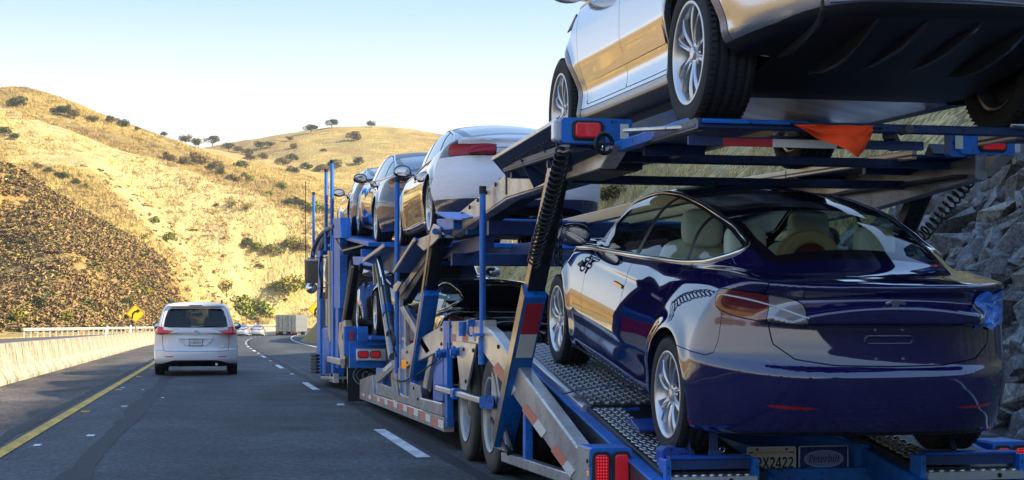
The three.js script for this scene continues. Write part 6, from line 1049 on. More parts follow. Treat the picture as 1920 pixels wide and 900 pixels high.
// ---- number plate and maker's plate
{
  const plate = (name, pts, d, draw, label) => { const a = atZ(...pts[0], d), b = atZ(...pts[1], d), w = b.x - a.x, h = a.y - b.y, x = (a.x + b.x) / 2, y = (a.y + b.y) / 2; const p = tp(name, [extr(roundRect(w, h, .012), .006, x, y, -d, .001)], M.alu, label); const t = canvasTex(512, Math.round(512 * h / w), draw); const f = new THREE.PlaneGeometry(w * .95, h * .92); f.translate(x, y, -d + .0085); const face = wpart(p, 'printed_face', [f], std({ map: t, roughness: .35 })); for (const [i, j] of [[-.3, .4], [.3, .4], [-.3, -.4], [.3, -.4]]) wpart(p, 'bolt', [cyl(V(x + i * w, y + j * h, -d + .006), V(x + i * w, y + j * h, -d + .016), .007, 8)], M.iron); return p; };
  plate('number_plate', [[1400, 838], [1492, 885]], 8.58, (g, w, h) => { g.fillStyle = '#c9cbb4'; g.fillRect(0, 0, w, h); g.fillStyle = '#a03028'; g.fillRect(6, h * .17, w * .09, h * .07); g.fillRect(w * .87, h * .17, w * .11, h * .07); g.fillStyle = '#b06a30'; g.font = 'italic bold ' + Math.round(h * .17) + 'px serif'; g.textAlign = 'center'; g.fillText('California Perm Trailer', w * .49, h * .26, w * .74); g.fillStyle = '#23262e'; g.font = 'bold ' + Math.round(h * .66) + 'px sans-serif'; g.fillText('4PX2422', w * .5, h * .87, w * .95); }, 'pale number plate');
  plate('maker_plate', [[1497, 836], [1590, 884]], 8.58, (g, w, h) => { g.fillStyle = '#16336f'; g.fillRect(0, 0, w, h); g.beginPath(); g.ellipse(w / 2, h / 2, w * .42, h * .36, 0, 0, 7); g.fillStyle = '#8d9fc0'; g.fill(); g.beginPath(); g.ellipse(w / 2, h / 2, w * .385, h * .31, 0, 0, 7); g.fillStyle = '#6f86b0'; g.fill(); g.fillStyle = '#14234c'; g.font = 'italic bold ' + Math.round(h * .40) + 'px serif'; g.textAlign = 'center'; g.fillText('Peterbilt', w / 2, h * .63, w * .66); }, 'blue plate with oval script emblem');
}
// ---- forward decks, ramps and hinge pieces on the left
both('hinge_block', [slabX(pX([[826, 411], [858, 409], [858, 430], [828, 434]], 2.16), 2.12, 2.32, null, .008)], M.blue);
tp('hinge_cover', [sheet([atX(816, 397, 2.05), atX(840, 409, 2.05), atX(866, 410, 2.10), V(2.4, atX(866, 398, 2.10).y, atX(866, 398, 2.10).z), V(2.4, atX(818, 397, 2.05).y, atX(818, 397, 2.05).z)], .012)], M.blue);
tp('hinge_plate', [slabX(pX([[806, 440], [814, 420], [826, 426], [824, 446], [808, 462], [796, 470], [776, 452]], 2.10), 2.09, 2.11, null, .003)], M.railGrey);
tp('hinge_pin', [cyl(atX(816, 434, 2.05), atX(816, 434, 2.14), .03, 14)], M.blue);
function slotted(pts, X0, X1, m, slots) { const p = pX(pts, X0); const q = p.map(a => V(X1, a.y - .10, a.z)); return p; }
{ // slotted skid plate dipping forward from the hinge
  const a = atX(777, 449, 2.05), b = atX(738, 510, 2.05); const inner = (p, dx, dy) => V(p.x + dx, p.y + dy, p.z);
  tp('skid_plate', [sheet([a, b, inner(b, .34, -.02), inner(a, .5, -.02)], .012), sheet([a, inner(a, .5, -.02), inner(b, .34, -.02), b], .0)].slice(0, 1), M.blue);
  tp('skid_edge', [beam(a, b, .02, .045)], M.railGrey); const s = []; for (let i = 0; i < 11; i++) { const p = a.clone().lerp(b, .08 + i * .08); if (i === 5) continue; s.push(beam(V(p.x + .10, p.y + .004, p.z), V(p.x + .20, p.y + .002, p.z), .06, .008, V(0, 1, 0), .001)); } tp('skid_slot', s, M.seal).userData.kind = 'stuff';
  tp('skid_beam', [slabX(pX([[826, 440], [834, 446], [756, 570], [748, 560]], 2.22), 2.22, 2.32, null, .006)], M.dark); tp('skid_beam', [slabX(pX([[828, 434], [832, 440], [750, 556], [745, 548]], 2.21), 2.205, 2.218, null, .002)], M.steel);
  tp('hinge_plate', [slabX(pX([[739, 535], [747, 527], [754, 530], [743, 548], [738, 546]], 2.10), 2.09, 2.12, null, .003)], M.railGrey);
  // folded wing plate
  const w = [[682, 488], [720, 460], [770, 462], [738, 505]].map(([u, v], i) => atX(u, v, [2.02, 2.02, 2.34, 2.34][i])); tp('wing_plate', [sheet([w[0], w[1], w[2], w[3]], .012)], M.blue); tp('wing_edge', [beam(w[0], w[1], .02, .05)], M.railGrey);
  tp('wing_skirt', [slabX(pX([[684, 489], [720, 462], [760, 464], [735, 512], [712, 505]], 2.2), 2.22, 2.24, null, .003)], M.navy);
  // mid decks: corrugated light plates seen between the posts
  for (const [u0, u1, v0, v1, d] of [[858, 900, 466, 492, 15.4], [905, 955, 464, 490, 15.4]]) { const p = atZ(u0, v1, d), q = atZ(u1, v1, d); const gs = []; for (let i = 0; i < 5; i++) { const x = lerp(p.x, q.x, (i + .5) / 5); gs.push(beam(V(x, p.y, -d), V(x + .1, p.y + .16, -d - 1.5), (q.x - p.x) / 5 - .012, .03)); } tp('deck_plate', gs, M.trackSteel); }
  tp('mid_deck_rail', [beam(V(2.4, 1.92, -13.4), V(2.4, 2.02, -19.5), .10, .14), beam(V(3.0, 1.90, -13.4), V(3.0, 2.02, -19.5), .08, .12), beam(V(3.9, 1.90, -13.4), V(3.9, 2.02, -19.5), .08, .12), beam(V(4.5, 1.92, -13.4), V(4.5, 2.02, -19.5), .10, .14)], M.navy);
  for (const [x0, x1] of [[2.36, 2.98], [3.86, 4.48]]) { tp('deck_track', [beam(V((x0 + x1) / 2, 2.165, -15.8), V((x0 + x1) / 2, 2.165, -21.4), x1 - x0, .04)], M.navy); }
  for (const [u, v] of [[716, 452], [786, 448]]) tp('wheel_cradle', [beam(atX(u, v + 6, 2.3), V(2.95, atX(u, v + 6, 2.3).y, atX(u, v, 2.3).z), .08, .06)], M.blue);
  tp('far_post', [cyl(V(4.55, .5, -14), V(4.55, 2.2, -14), .03, 14), cyl(V(4.62, .5, -17.5), V(4.62, 2.1, -17.5), .03, 14)], M.blue);
}
// ---- red warning flag on the rear edge
{
  const o = atZ(1490, 233, 7.02), n = 26, m = 14, pos = [], idx = [], t = thing('warning_flag', 'bright red-orange triangular warning flag hanging from the upper deck edge', 'flag', V(o.x, o.y, o.z));
  const P = [atZ(1490, 233, 6.98), atZ(1637, 236, 6.98), atZ(1606, 297, 6.96), atZ(1640, 260, 6.96)];
  for (let i = 0; i <= n; i++) for (let j = 0; j <= m; j++) { const u = i / n, v = j / m; const top = P[0].clone().lerp(P[1], u), bu = [[0, 236], [.5, 270], [.79, 297], [.9, 282], [1, 258]]; let k = 0; while (k < 3 && u > bu[k + 1][0]) k++; const q = (u - bu[k][0]) / (bu[k + 1][0] - bu[k][0]), vb = lerp(bu[k][1], bu[k + 1][1], q), bt = atZ(lerp(1490, 1637, u), vb, 6.98); const p = top.lerp(bt, v); p.z += .03 * Math.sin(u * 9 + v * 2) * v + .012 * noise(u * 6, v * 5, 2); pos.push(p.x - o.x, p.y - o.y, p.z - o.z); if (i < n && j < m) { const a = i * (m + 1) + j; idx.push(a, a + 1, a + m + 2, a, a + m + 2, a + m + 1); } }
  const g = new THREE.BufferGeometry(); g.setAttribute('position', new THREE.BufferAttribute(new Float32Array(pos), 3)); g.setIndex(idx); g.computeVertexNormals(); part(t, 'cloth', [g], M.flag);
  part(t, 'flag_rod', [cyl(V(-.02, .004, -.005), V(.46, -.01, -.005), .006, 8)], M.iron);
}

{ // air and electric lines clipped along the frame, bolts, tie-down straps
  tp('air_line', [tube([atX(838, 660, XL + .03), atX(800, 690, XL + .02), atX(778, 705, XL + .0), atX(752, 715, XL + .0), atX(730, 705, XL)], .010, 40)], M.rubber);
  tp('air_line', [tube([atX(904, 655, XL + .04), atX(880, 668, XL + .0), atX(850, 650, XL + .02), atX(838, 700, XL + .02), atX(836, 730, XL + .02)], .009, 40)], M.rubber);
  tp('air_line', [tube([atX(742, 664, 2.06), atX(735, 640, 2.04), atX(728, 610, 2.05), atX(722, 570, 2.06), atX(714, 520, 2.08)], .010, 40)], M.rubber);
  tp('electric_cable', [tube([atX(918, 700, XL + .03), atX(930, 760, XL + .0), atX(948, 800, XL + .0), atX(962, 846, XL + .0)], .009, 40)], M.rubber);
  for (const [u, v, X] of [[846, 612, XL - .004], [902, 612, XL - .004], [846, 645, XL - .004], [902, 640, XL - .004], [764, 660, XL], [764, 680, XL], [828, 618, XL], [828, 645, XL], [935, 650, XL - .002], [938, 815, XL], [932, 830, XL], [776, 728, XL - .012], [784, 748, XL - .012], [870, 655, XL - .05], [888, 657, XL - .05], [874, 715, XL - .05]]) { const p = atX(u, v, X); tp('bolt', [cyl(V(X, p.y, p.z), V(X - .012, p.y, p.z), .016, 8)], M.iron); }
  for (const [x, d, s] of [[2.62, 8.05, .16], [4.2, 8.05, .16]]) tp('tie_strap', [beam(V(x - .05, LY(d) + .02, -d + .02), V(x - .02, LY(d) + .34, -d - .22), .05, .005, V(1, 0, 0), .001)], M.strapBlue);
  for (let k = 0; k < 5; k++) { const d = 11.9 + k * .42, y = 2.30 - k * .028; tp('rail_bolt', [cyl(V(2.195, y, -d), V(2.18, y, -d), .018, 8)], M.iron); }
}
// ---------------------------------------------------------------- the tractor truck in front of the trailer
const truck = thing('truck_tractor', 'blue truck tractor with tall stake posts and mirror pulling the trailer', 'truck', V(CX, 0, -28));
const kp = (name, gs, m, label, par = truck) => wpart(par, name, gs, m, label);
{
  const T = XL;
  // frame, rear light bar, mud flaps
  for (const x of [2.95, 3.85]) kp('chassis_rail', [beam(V(x, .75, -22.6), V(x, .75, -34), .12, .28)], M.navy);
  const q0 = atZ(658, 648, 22.9), q1 = atZ(728, 690, 22.9);
  kp('rear_beam', [slabZ(pZ([[655, 640], [735, 640], [735, 690], [655, 690]], 23.1), -23.2, -23.05)], M.blue);
  const box = pZ([[668, 654], [729, 654], [729, 676], [668, 676]], 22.95); kp('light_bar', [slabZ(box, -22.99, -22.90, null, .01)], M.white);
  for (const u of [681, 704]) { const p = atZ(u, 664.5, 22.9); kp('lens_frame', [extr(roundRect(.165, .115, .04), .02, p.x, p.y, -22.905, .004)], M.plasticBlack); kp('red_lens', [extr(roundRect(.14, .09, .03), .02, p.x, p.y, -22.895, .006)], M.redLens); }
  { const p = atZ(722, 663, 22.9); kp('reverse_lamp', [cyl(V(p.x, p.y, -22.9), V(p.x, p.y, -22.88), .045, 16)], M.whiteLens); }
  { const a = atX(660, 636, 2.2), s = slabZ(pZ([[656.5, 620], [663, 620], [663, 653], [656.5, 653]], 23.2), -23.22, -23.19, null, .003); kp('red_reflector', [s], M.redTape); kp('corner_post', [slabZ(pZ([[645, 612], [669, 612], [669, 668], [645, 668]], 23.25), -23.40, -23.23, null, .008)], M.blue); }
  const flapTex = canvasTex(256, 256, (g, w, h) => { g.fillStyle = '#14151a'; g.fillRect(0, 0, w, h); g.strokeStyle = '#8b8f94'; g.lineWidth = 8; g.beginPath(); g.ellipse(w * .52, h * .42, w * .38, h * .24, 0, 0, 7); g.stroke(); g.lineWidth = 5; g.beginPath(); g.ellipse(w * .52, h * .42, w * .29, h * .16, 0, 0, 7); g.stroke(); g.font = 'italic bold 62px serif'; g.fillStyle = '#8b8f94'; g.textAlign = 'center'; g.fillText('Co', w * .5, h * .50); });
  for (const [a, b] of [[652, 722]]) { const p = atZ(a, 668, 23.3), q = atZ(b, 752, 23.3), w = q.x - p.x, h = p.y - q.y; const f = kp('mud_flap', [rbox(w, h, .012, (p.x + q.x) / 2, (p.y + q.y) / 2, -23.3, .003)], M.rubber); const pl = new THREE.PlaneGeometry(w * .98, h * .98); pl.translate((p.x + q.x) / 2, (p.y + q.y) / 2, -23.292); wpart(f, 'printed_face', [pl], std({ map: flapTex, roughness: .6 })); kp('mud_flap', [rbox(w, h, .012, 2 * CX - (p.x + q.x) / 2, (p.y + q.y) / 2, -23.3, .003)], M.rubber); }
  // drive wheels and steer wheels
  for (const d of [24.05, 25.35]) for (const s of [-1, 1]) { const k = globalTruckWheel.clone(); k.traverse(o => o.isMesh && shade(o)); k.position.set(s * (CX - 2.2 - .1), .467, 28 - d); if (s > 0) k.rotation.y = Math.PI; truck.add(k); }
  for (const s of [-1, 1]) { const k = globalTruckWheel.clone(); k.traverse(o => o.isMesh && shade(o)); k.position.set(s * (CX - 2.42), .467, 28 - 31.4); if (s > 0) k.rotation.y = Math.PI; truck.add(k); }
  kp('fifth_wheel', [rbox(.9, .12, 1.6, CX, .98, -23.9, .03)], M.iron);
  kp('rail_bar', [beam(atX(617, 673, T - .08), atX(642, 679, T - .08), .08, .10)], M.alu);
  // low deck carrying the bronze car
  for (const x of [2.55, 4.2]) kp('deck_track', [beam(V(x, 1.0, -22.4), V(x, 1.0, -27.2), .6, .05)], M.blueDark);
  kp('deck_beam', [beam(V(2.25, .95, -23.0), V(4.65, .95, -23.0), .14, .14), beam(V(2.25, .93, -26.9), V(4.65, .93, -26.9), .14, .14)], M.blue);
  kp('deck_box', [slabZ(pZ([[671, 612], [690, 612], [690, 640], [671, 640]], 22.9), -23.0, -22.9), slabZ(pZ([[696, 630], [740, 630], [740, 640], [696, 640]], 22.8), -22.95, -22.8)], M.blueDark);
  // cab and sleeper, silver with its warm reflections put into the taupe colour
  const cabM = phy({ color: L(.30, .25, .20), roughness: .35, metalness: .3, clearcoat: .6, clearcoatRoughness: .2 });
  kp('sleeper', [slabX([V(0, .75, -27.9), V(0, 2.40, -27.9), V(0, 2.55, -28.2), V(0, 2.6, -29.5), V(0, 2.6, -31.2), V(0, 1.9, -31.9), V(0, .75, -32.0)], 2.32, 4.56, null, .05)], cabM);
  kp('bonnet', [slabX([V(0, .7, -31.9), V(0, 1.9, -31.95), V(0, 1.75, -33.6), V(0, 1.5, -33.9), V(0, .6, -33.9)], 2.6, 4.3, null, .08)], M.blue);
  kp('side_window', [slabX([V(0, 1.75, -30.3), V(0, 2.35, -30.3), V(0, 2.35, -31.15), V(0, 1.75, -31.7)], 2.312, 2.318, null, 0)], M.glassDark);
  kp('rear_panel', [slabZ(pZ([[637, 474], [668, 474], [668, 604], [640, 604]], 27.8), -27.86, -27.80, null, .01)], cabM);
  kp('sunlit_fairing', [slabX(pX([[607, 548], [613, 546], [614, 612], [608, 614]], T + .1), T + .08, T + .2, null, .01)], M.railGrey);  // fairing whose sunlit look is put into its pale colour
  kp('door_reflection', [slabX(pX([[614, 470], [617, 470], [618, 640], [615, 640]], T + .02), T + .02, T + .06, null, .004)], M.bronzeSteel);  // gold reflection on the cab door, put in as a bronze-coloured strip
  // front fender, steps, tank
  kp('fender', [slabX(pX([[598, 622], [604, 614], [614, 614], [617, 640], [617, 704], [600, 705], [597, 690]], T + .02), T + .02, T + .34, null, .03)], M.blue);
  for (let i = 0; i < 6; i++) kp('step_rib', [beam(atX(586, 666 + i * 6.2, T - .22), atX(596, 667 + i * 6.2, T - .22), .08, .055, V(0, 1, 0), .015)], M.rubber);
  kp('step', [slabX(pX([[606, 706], [624, 706], [624, 711], [606, 711]], T), T - .05, T + .3, null, .005)], M.alu);
  kp('fuel_tank', [cyl(V(2.55, .62, -26.4), V(2.55, .62, -28.6), .28, 24)], M.alu);
  kp('tank_bracket', [slabX(pX([[618, 700], [625, 700], [626, 718], [618, 715]], T), T, T + .1, null, .004)], M.railGrey);
  // head rack: posts and curved bows
  const pole = (u, v0, v1, r, m = M.blue) => { const a = atX(u, v1, T), b = atX(u, v0, T); kp('stake_post', [cyl(a, V(a.x, b.y, a.z), r, 14)], m); kp('post_cap', [cyl(V(a.x, b.y - .05, a.z), V(a.x, b.y + .012, a.z), r + .004, 14)], M.dark); };
  pole(622.5, 301, 470, .035); pole(611.5, 318, 470, .034); pole(588, 361, 480, .03);
  kp('antenna', [cyl(atX(573, 500, T - .1), V(atX(573, 500, T - .1).x, atX(573, 340, T - .1).y, atX(573, 340, T - .1).z), .010, 6)], M.rubber);
  const frame = (u0, u1, v0, v1, m = M.blue, dx = 0, t = .08) => kp('rack_post', [slabX(pX([[u0, v0], [u1, v0], [u1, v1], [u0, v1]], T + dx), T + dx, T + dx + t, null, .008)], m);
  frame(626, 637, 416, 578, M.blue, .02, .14); frame(620, 624, 440, 712, M.blue, .0, .06); frame(594, 600, 470, 700, M.blue, -.02, .07); frame(629, 634, 578, 690, M.blue, .02, .08); frame(610, 613, 480, 560, M.dark, .04, .05);
  kp('rack_bow', [tube([atX(586, 486, T), atX(588, 468, T), atX(598, 446, T), atX(612, 432, T), atX(628, 424, T)], .05, 30, 8)], M.navy); kp('rack_bow', [tube([atX(599, 500, T + .05), atX(600, 478, T + .05), atX(608, 455, T + .05), atX(622, 438, T + .05)], .035, 30, 8)], M.dark);
  kp('rack_plate', [slabX(pX([[586, 470], [600, 444], [626, 424], [628, 432], [606, 455], [592, 478]], T + .1), T + .1, T + .7, null, .01)], M.navy);
  kp('rack_bracket', [slabX(pX([[626, 410], [640, 408], [642, 446], [628, 448]], T), T - .02, T + .16, null, .01)], M.blue);
  kp('top_deck_plate', [sheet([atX(628, 449, T + .0), atX(641, 472, T - .02), V(2.95, atX(690, 470, 2.9).y - .0, atX(700, 476, 2.5).z), V(2.95, atX(628, 449, T).y, atX(690, 449, 2.7).z)].reverse(), .03)], M.trackSteel); kp('plate_edge', [beam(atX(641, 473, T - .02), atX(673, 474, 2.6), .05, .07)], M.blue);
  for (const x of [2.55, 4.25]) kp('top_deck_track', [beam(V(x, 2.40, -22.8), V(x, 2.78, -27.6), .6, .06), beam(V(x, 2.76, -27.6), V(x, 2.83, -32.2), .6, .06)], M.blueDark);
  kp('top_deck_beam', [beam(V(2.2, 2.30, -23.4), V(4.7, 2.30, -23.4), .1, .12), beam(V(2.2, 2.62, -27.4), V(4.7, 2.62, -27.4), .1, .12), beam(V(2.2, 2.72, -31.8), V(4.7, 2.72, -31.8), .1, .12)], M.blue);
  kp('upper_beam', [slabX(pX([[661, 481], [700, 482], [700, 500], [663, 497]], T + .02), T + .02, T + .16, null, .01)], M.blue); { const p = atX(677, 503, T); kp('beam_eye', [new THREE.TorusGeometry(.06, .02, 8, 18).rotateY(1.2).translate(p.x, p.y, p.z)], M.dark); }
  kp('support_leg', [beam(atX(666, 492, T + .08), atX(647, 622, T + .08), .10, .16, V(1, 0, 0))], M.dark); kp('leg_rib', [beam(atX(661, 500, T + .02), atX(641, 622, T + .02), .03, .05, V(1, 0, 0))], M.bronzeSteel);
  kp('rear_upright', [slabX(pX([[636, 605], [646, 600], [650, 640], [645, 690], [640, 690], [634, 640]], T), T, T + .12, null, .01)], M.bronzeSteel); kp('air_tank', [cyl(V(2.2, 1.0, -25.0), V(2.2, 1.0, -25.6), .12, 16)], M.dark);
  // mirrors on the left
  const mp = atX(583, 500, T - .28); kp('mirror', [beam(atX(583.5, 531, T - .28), atX(583.5, 488, T - .28), .26, .12, V(0, 0, 1), .02)], M.mirrorReflection ||= phy({ color: L(.10, .085, .06), roughness: .3, metalness: .4, clearcoat: .6 }), 'tall rectangular mirror'); kp('mirror_top', [beam(atX(583.5, 489, T - .28), atX(583.5, 486, T - .28), .27, .13, V(0, 0, 1), .02)], M.whiteTape);  // brown reflection put into the colour of the tall mirror
  { const p = atX(584, 540, T - .26), s = new THREE.SphereGeometry(.115, 24, 12, 0, 6.283, 0, 1.57); s.rotateX(Math.PI / 2).scale(1, 1, .5).translate(p.x, p.y, p.z); kp('round_mirror', [s, cyl(V(p.x, p.y, p.z - .02), V(p.x, p.y, p.z), .115, 24)], M.chrome, 'round convex mirror'); }
  kp('mirror_arm', [tube([atX(578, 484, T - .28), atX(600, 483, T), atX(616, 483, T + .1)], .014, 16), tube([atX(584, 541, T - .24), atX(600, 540, T), atX(612, 538, T + .1)], .014, 16), tube([atX(612, 484, T), atX(609, 515, T - .05), atX(613, 530, T - .03), atX(620, 534, T)], .012, 20)], M.chrome);
  kp('air_hose', [tube([atX(602, 480, T), atX(599, 510, T - .03), atX(603, 535, T - .03), atX(600, 565, T)], .022, 30)], M.rubber);
}
// ---------------------------------------------------------------- the minivan ahead in the lane
const SV = sedanSpec({
  noTrim: 1, L: 5.085, H: 1.80, half: 1.02, r: .345, tyreW: .235, rim: .225, arch: .395, well: .68, track: 1.72, axles: [1.13, 4.16], flare: .012, underY: .2, tumble: .20, crown: .10, cell: .03, cabFloor: 1.0, kRoof: .12, cornerR: .20, kTop: .06,
  lowTop: [[0, 1.05], [.1, 1.12], [.4, 1.14], [1, 1.14], [2.5, 1.10], [3.6, 1.08], [4.1, 1.03], [4.6, .92], [4.9, .78], [5.1, .6]],
  roof: [[-.1, .9], [.03, 1.10], [.10, 1.36], [.18, 1.58], [.28, 1.70], [.45, 1.745], [1.2, 1.775], [2.2, 1.78], [2.9, 1.74], [3.4, 1.58], [3.9, 1.28], [4.3, 1.05], [4.8, .7]],
  cabW: [[0, .90], [.3, .93], [1.0, .955], [2.5, .96], [3.4, .93], [4.0, .84], [4.5, .7]],
  plan: [[0, .955], [.4, .975], [1.13, .985], [2.5, .985], [4.1, .98], [4.7, .96], [5.1, .92]],
  prof: [[.1, -.12], [.22, -.07], [.32, -.02], [.45, -.005], [.6, 0], [.85, -.005], [1.0, -.015], [1.1, -.025], [1.2, -.05]],
  rear: [[.15, .22], [.26, .14], [.33, .05], [.40, .01], [.52, 0], [.60, .005], [.65, .04], [.8, .055], [.95, .06], [1.06, .045], [1.12, .05], [1.2, .06]],
  under: [[0, .30], [.4, .26], [1, .2], [4.3, .2], [5.1, .26]],
  win: [[3.9, 1.10], [2.5, 1.14], [.5, 1.17], [.40, 1.25], [.44, 1.5], [.55, 1.58], [2.5, 1.64], [3.0, 1.60], [3.5, 1.40]], pillars: [2.5, 1.3], wheelKey: 'van', style: { n: 5, w0: .03, w1: .05, sweep: 0 },
  features: (o) => {
    const rw = polySd([[-.5, 1.135], [.60, 1.14], [.745, 1.16], [.715, 1.35], [.655, 1.53], [.60, 1.585], [-.5, 1.60]]), gate = polySd([[-.5, .575], [.70, .58], [.755, .62], [.775, .80], [.775, 1.08], [.80, 1.2], [.72, 1.55], [.64, 1.66], [-.5, 1.68]]), lampO = polySd([[.82, 1.0], [.99, .97], [1.4, .98], [1.42, 1.06], [1.2, 1.15], [.9, 1.17], [.8, 1.15]]), lampI = polySd([[.36, 1.115], [.50, 1.065], [.66, .99], [.80, .975], [.80, 1.15], [.62, 1.155]]);
    const win = polySd(SV.win, 3);
    return [
      { name: 'underbody', f: (x, y, s) => y - .285, mat: M.plasticBlack }, { name: 'lower_valance', f: (x, y, s) => Math.max(y - .37 + .10 * sstep(.45, .9, x), s - .6), mat: M.plasticBlack, when: (x, y, s) => s < .8 && y < .5 },
      { name: 'window_pillar', f: (x, y, s) => Math.max(win(s, y), Math.min(Math.abs(s - 2.5) - .05, Math.abs(s - 1.35) - .06)), mat: M.plasticBlack, sides: 1, when: (x, y, s) => x > .6 && y > 1.0 && s > .3 },
      { name: 'side_window', f: (x, y, s) => win(s, y), mat: M.glassDark, sides: 1, when: (x, y, s) => x > .6 && y > 1.0 && s > .3 },
      { name: 'rear_window', f: (x, y, s) => rw(x, y), mat: o.glass, when: (x, y, s) => s < .55 && y > 1.05 },
      { name: 'tail_light', f: (x, y, s) => lampO(x + s, y), mat: M.tailRedLit, sides: 1, gap: .003, when: (x, y, s) => s < .8 && x > .5 && x + s > .79 },
      { name: 'gate_light', f: (x, y, s) => Math.max(lampI(x, y), 1.075 + (x - .6) * .12 - y), mat: M.whiteLens, sides: 1, when: (x, y, s) => s < .5 && x > .2 },
      { name: 'gate_light', f: (x, y, s) => lampI(x, y), mat: M.tailRedLit, sides: 1, when: (x, y, s) => s < .5 && x > .2 },
      { name: 'bumper_reflector', f: (x, y, s) => Math.max(Math.abs(x - .62) - .10, Math.abs(y - .455) - .012), mat: M.redLens, sides: 1, when: (x, y, s) => s < .4 },
      { name: 'tailgate', f: (x, y, s) => gate(x, y), mat: o.paint, gap: .006, when: (x, y, s) => s < .6 && y > .5 },
      { name: 'rear_bumper', f: (x, y, s) => Math.max(y - .60 - .3 * sstep(.35, .9, s), s - .75), mat: o.paint, gap: .004, when: (x, y, s) => s < .9 && y < .9 },
      { name: 'windscreen', f: (x, y, s) => Math.max(x - .78 + .1 * (y - 1.1), 2.95 - s + (y - 1.7) * -.0, 1.08 - y, s - 4.15), mat: o.glass, when: (x, y, s, q, t) => s > 2.9 && y > 1.0 && q[t + 2] > .25 },
      { name: 'sliding_door', f: (x, y, s) => Math.max(Math.abs(s - 1.95) - .55, .3 - y, y - 1.72), mat: o.paint, sides: 1, gap: .004, when: (x, y, s) => x > .6 },
    ];
  },
});
M.tailRedLit = phy({ color: L(.30, .006, .012), roughness: .15, clearcoat: 1, emissive: L(.4, .01, .015), emissiveIntensity: .12 });
{
  const p = atD(365.5, 700, 35.9);
  const car = placeCar('minivan', 'white minivan driving ahead in the left lane, seen from behind', 0.02 + p.x * 0 + p.x, 0, -p.z + 1.13 + .0, 0);
  const F = makeCar(SV, { paint: M.pearlPaint ||= paint(.74, .73, .73, .0, .35), glass: M.glassSmoke ||= phy({ color: L(.24, .26, .25), roughness: .02, transmission: 1, thickness: 0, ior: 1.5 }) }, car), ra = 1.13;
  mirror(car, SV, F, 3.75, 1.15, { paint: M.blackPaint, mirror: M.bluePaint }, 1.1);
  const z = (x, y) => ra - rearS(F, x, y);
  part(car, 'plate_garnish', [beam(V(-.40, .885, z(0, .885) + .005), V(.40, .885, z(0, .885) + .005), .05, .02)], M.pearlPaint);
  { const s = new THREE.Shape([[-.40, .125], [-.30, .125], [-.22, .0], [.22, 0], [.30, .125], [.40, .125], [.25, -.03], [-.25, -.03]].map(p => new THREE.Vector2(...p))); part(car, 'plate_recess', [extr(s, .02, 0, .74, z(0, .76) - .004, .004)], M.pearlPaint); }
  const pt = canvasTex(256, 128, (g, w, h) => { g.fillStyle = '#d9dad6'; g.fillRect(0, 0, w, h); g.strokeStyle = '#1c1e22'; g.lineWidth = 12; g.strokeRect(0, 0, w, h); g.fillStyle = '#9a3428'; g.font = 'bold 20px sans-serif'; g.textAlign = 'center'; g.fillText('CALIFORNIA', w / 2, 30); g.fillStyle = '#33384a'; g.font = 'bold 62px sans-serif'; g.fillText('7 B8DVY', w / 2, 90, 220); });
  const pl = part(car, 'number_plate', [rbox(.32, .17, .012, 0, .79, z(0, .79) + .02, .003)], M.plasticBlack); const f = new THREE.PlaneGeometry(.305, .155); f.translate(0, .79, z(0, .79) + .0275); part(pl, 'printed_face', [f], std({ map: pt, roughness: .4 }));
  part(car, 'badge', [new THREE.TorusGeometry(.055, .008, 6, 28).scale(1.25, .85, 1).translate(0, 1.03, z(0, 1.03) + .008), new THREE.TorusGeometry(.04, .006, 6, 24).scale(1.2, .4, 1).translate(0, 1.045, z(0, 1.03) + .008), new THREE.TorusGeometry(.04, .006, 6, 24).scale(.4, .95, 1).translate(0, 1.03, z(0, 1.03) + .008)], M.chrome);
  for (const x of [-.61, .61]) part(car, 'roof_rail', [tube([V(x, 1.72, -.1 + .35), V(x, 1.80, .1), V(x, 1.82, -.5), V(x, 1.82, -1.6), V(x, 1.76, -1.9)], .018, 30)], M.plasticBlack);
  part(car, 'roof_spoiler', [extr(roundRect(1.24, .05, .02), .16, 0, 1.665, z(0, 1.6) - .06, .012)], M.pearlPaint); part(car, 'brake_light', [rbox(.30, .018, .01, 0, 1.668, z(0, 1.6) + .104, .003)], M.tailDark);
  part(car, 'wiper', [beam(V(.05, 1.17, z(.05, 1.17) + .02), V(.48, 1.19, z(.3, 1.18) + .02), .02, .015)], M.plasticBlack); part(car, 'antenna_fin', [new THREE.ConeGeometry(.03, .09, 8).scale(.6, 1, 2).translate(0, 1.82, -.2)], M.pearlPaint);
  part(car, 'exhaust', [cyl(V(.48, .27, z(.48, .4) - .05), V(.48, .27, z(.48, .4) + .0), .03, 14)], M.chrome);
  for (const [x, w] of [[-.45, .03], [-.12, .02], [.1, .02], [.3, .03]]) part(car, 'bracket', [rbox(w, .04, .05, x, .25, z(x, .4) - .12, .006)], M.iron);
  part(car, 'cabin_floor', [rbox(1.6, .03, 3.2, 0, .5, -1.3)], M.cabin); part(car, 'small_badge', [rbox(.08, .022, .006, .60, .70, z(.6, .7) + .004, .002)], M.chrome);
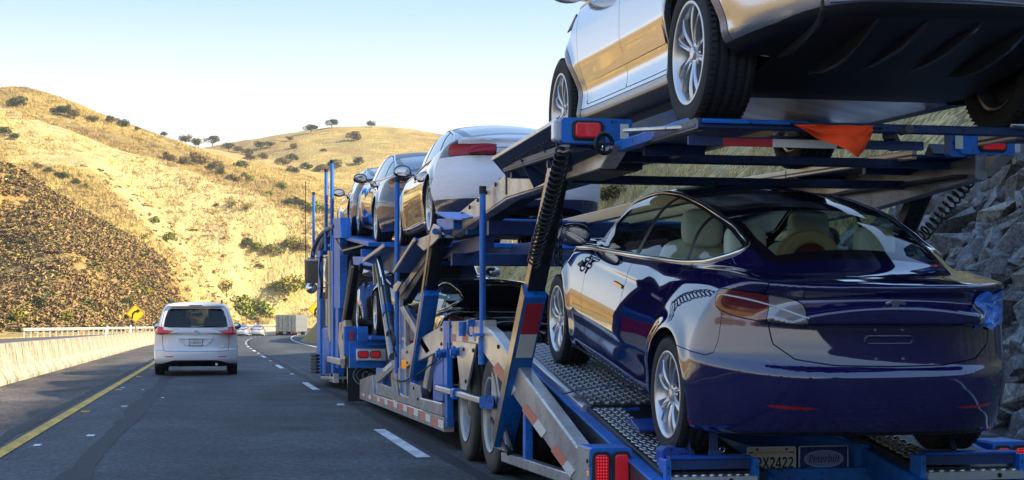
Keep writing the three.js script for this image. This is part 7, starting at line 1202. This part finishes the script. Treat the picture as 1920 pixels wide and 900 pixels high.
  for (const x of [-.42, .42]) seat(car, x, .85, -2.1, .26, .2, M.cabin, 'front_seat'); for (const x of [-.5, .5]) seat(car, x, .85, -.35, .28, .15, M.cabin, 'rear_seat'); part(car, 'rear_view_mirror', [rbox(.26, .07, .04, 0, 1.48, -2.6, .01)], M.plasticBlack);
}
// far traffic
function farCar(name, label, u, v, D, pm, spec = {}) { const p = atD(u, v, D), c = placeCar(name, label, p.x, p.y, -p.z, 0, -.10); const S = sedanSpec({ cell: .05, noTrim: 1, ...spec }); makeCar(S, { paint: pm, glass: M.glassDark, lampOuter: M.tailRedLit, lampInner: M.tailRedLit }, c); part(c, 'number_plate', [rbox(.31, .16, .01, 0, .82, S.axles[0] - .08, .002)], M.whiteTape); return c; }
farCar('distant_car', 'small silver-blue car far ahead, just right of the minivan', 452, 632, 175, M.bluePale ||= paint(.35, .42, .52, .4, .35));
farCar('distant_car', 'small silver car far ahead, left of the distant box truck', 482, 631.5, 185, paint(.55, .55, .58, .5, .35));
{ // box truck far ahead on the right
  const p = atD(536, 634, 190), t = thing('box_truck', 'grey box semi-trailer far ahead on the right of the road', 'truck', p); t.rotation.y = -.16;
  M.boxGrey = std({ color: L(.17, .185, .19), roughness: .6, map: grime }); M.boxSide = std({ color: L(.26, .28, .30), roughness: .5, map: grime });
  part(t, 'body', [rbox(2.55, 2.15, 13.5, 0, 1.85, -6.75, .04)], M.boxSide); for (const x of [-.62, .62]) part(t, 'rear_door', [rbox(1.2, 2.0, .06, x, 1.85, .02, .02)], M.boxGrey); for (const x of [-.8, -.35, .35, .8]) part(t, 'lock_rod', [cyl(V(x, .9, .07), V(x, 2.8, .07), .025, 8)], M.steel);
  part(t, 'bumper_bar', [rbox(2.4, .12, .1, 0, .5, .0, .02)], M.iron); for (const x of [-1.05, 1.05]) { part(t, 'mud_flap', [rbox(.55, .5, .02, x, .42, -.5, .005)], M.rubber); part(t, 'tail_light', [rbox(.3, .1, .03, x, .72, .06, .01)], M.redLens); }
  for (const s of [-1, 1]) for (const z of [-1.2, -2.5, -11.6]) { const k = globalTruckWheel.clone(); k.traverse(o => o.isMesh && shade(o)); k.position.set(s * 1.12, .467, z); if (s > 0) k.rotation.y = Math.PI; t.add(k); }
}
renderer.render(scene, camera);
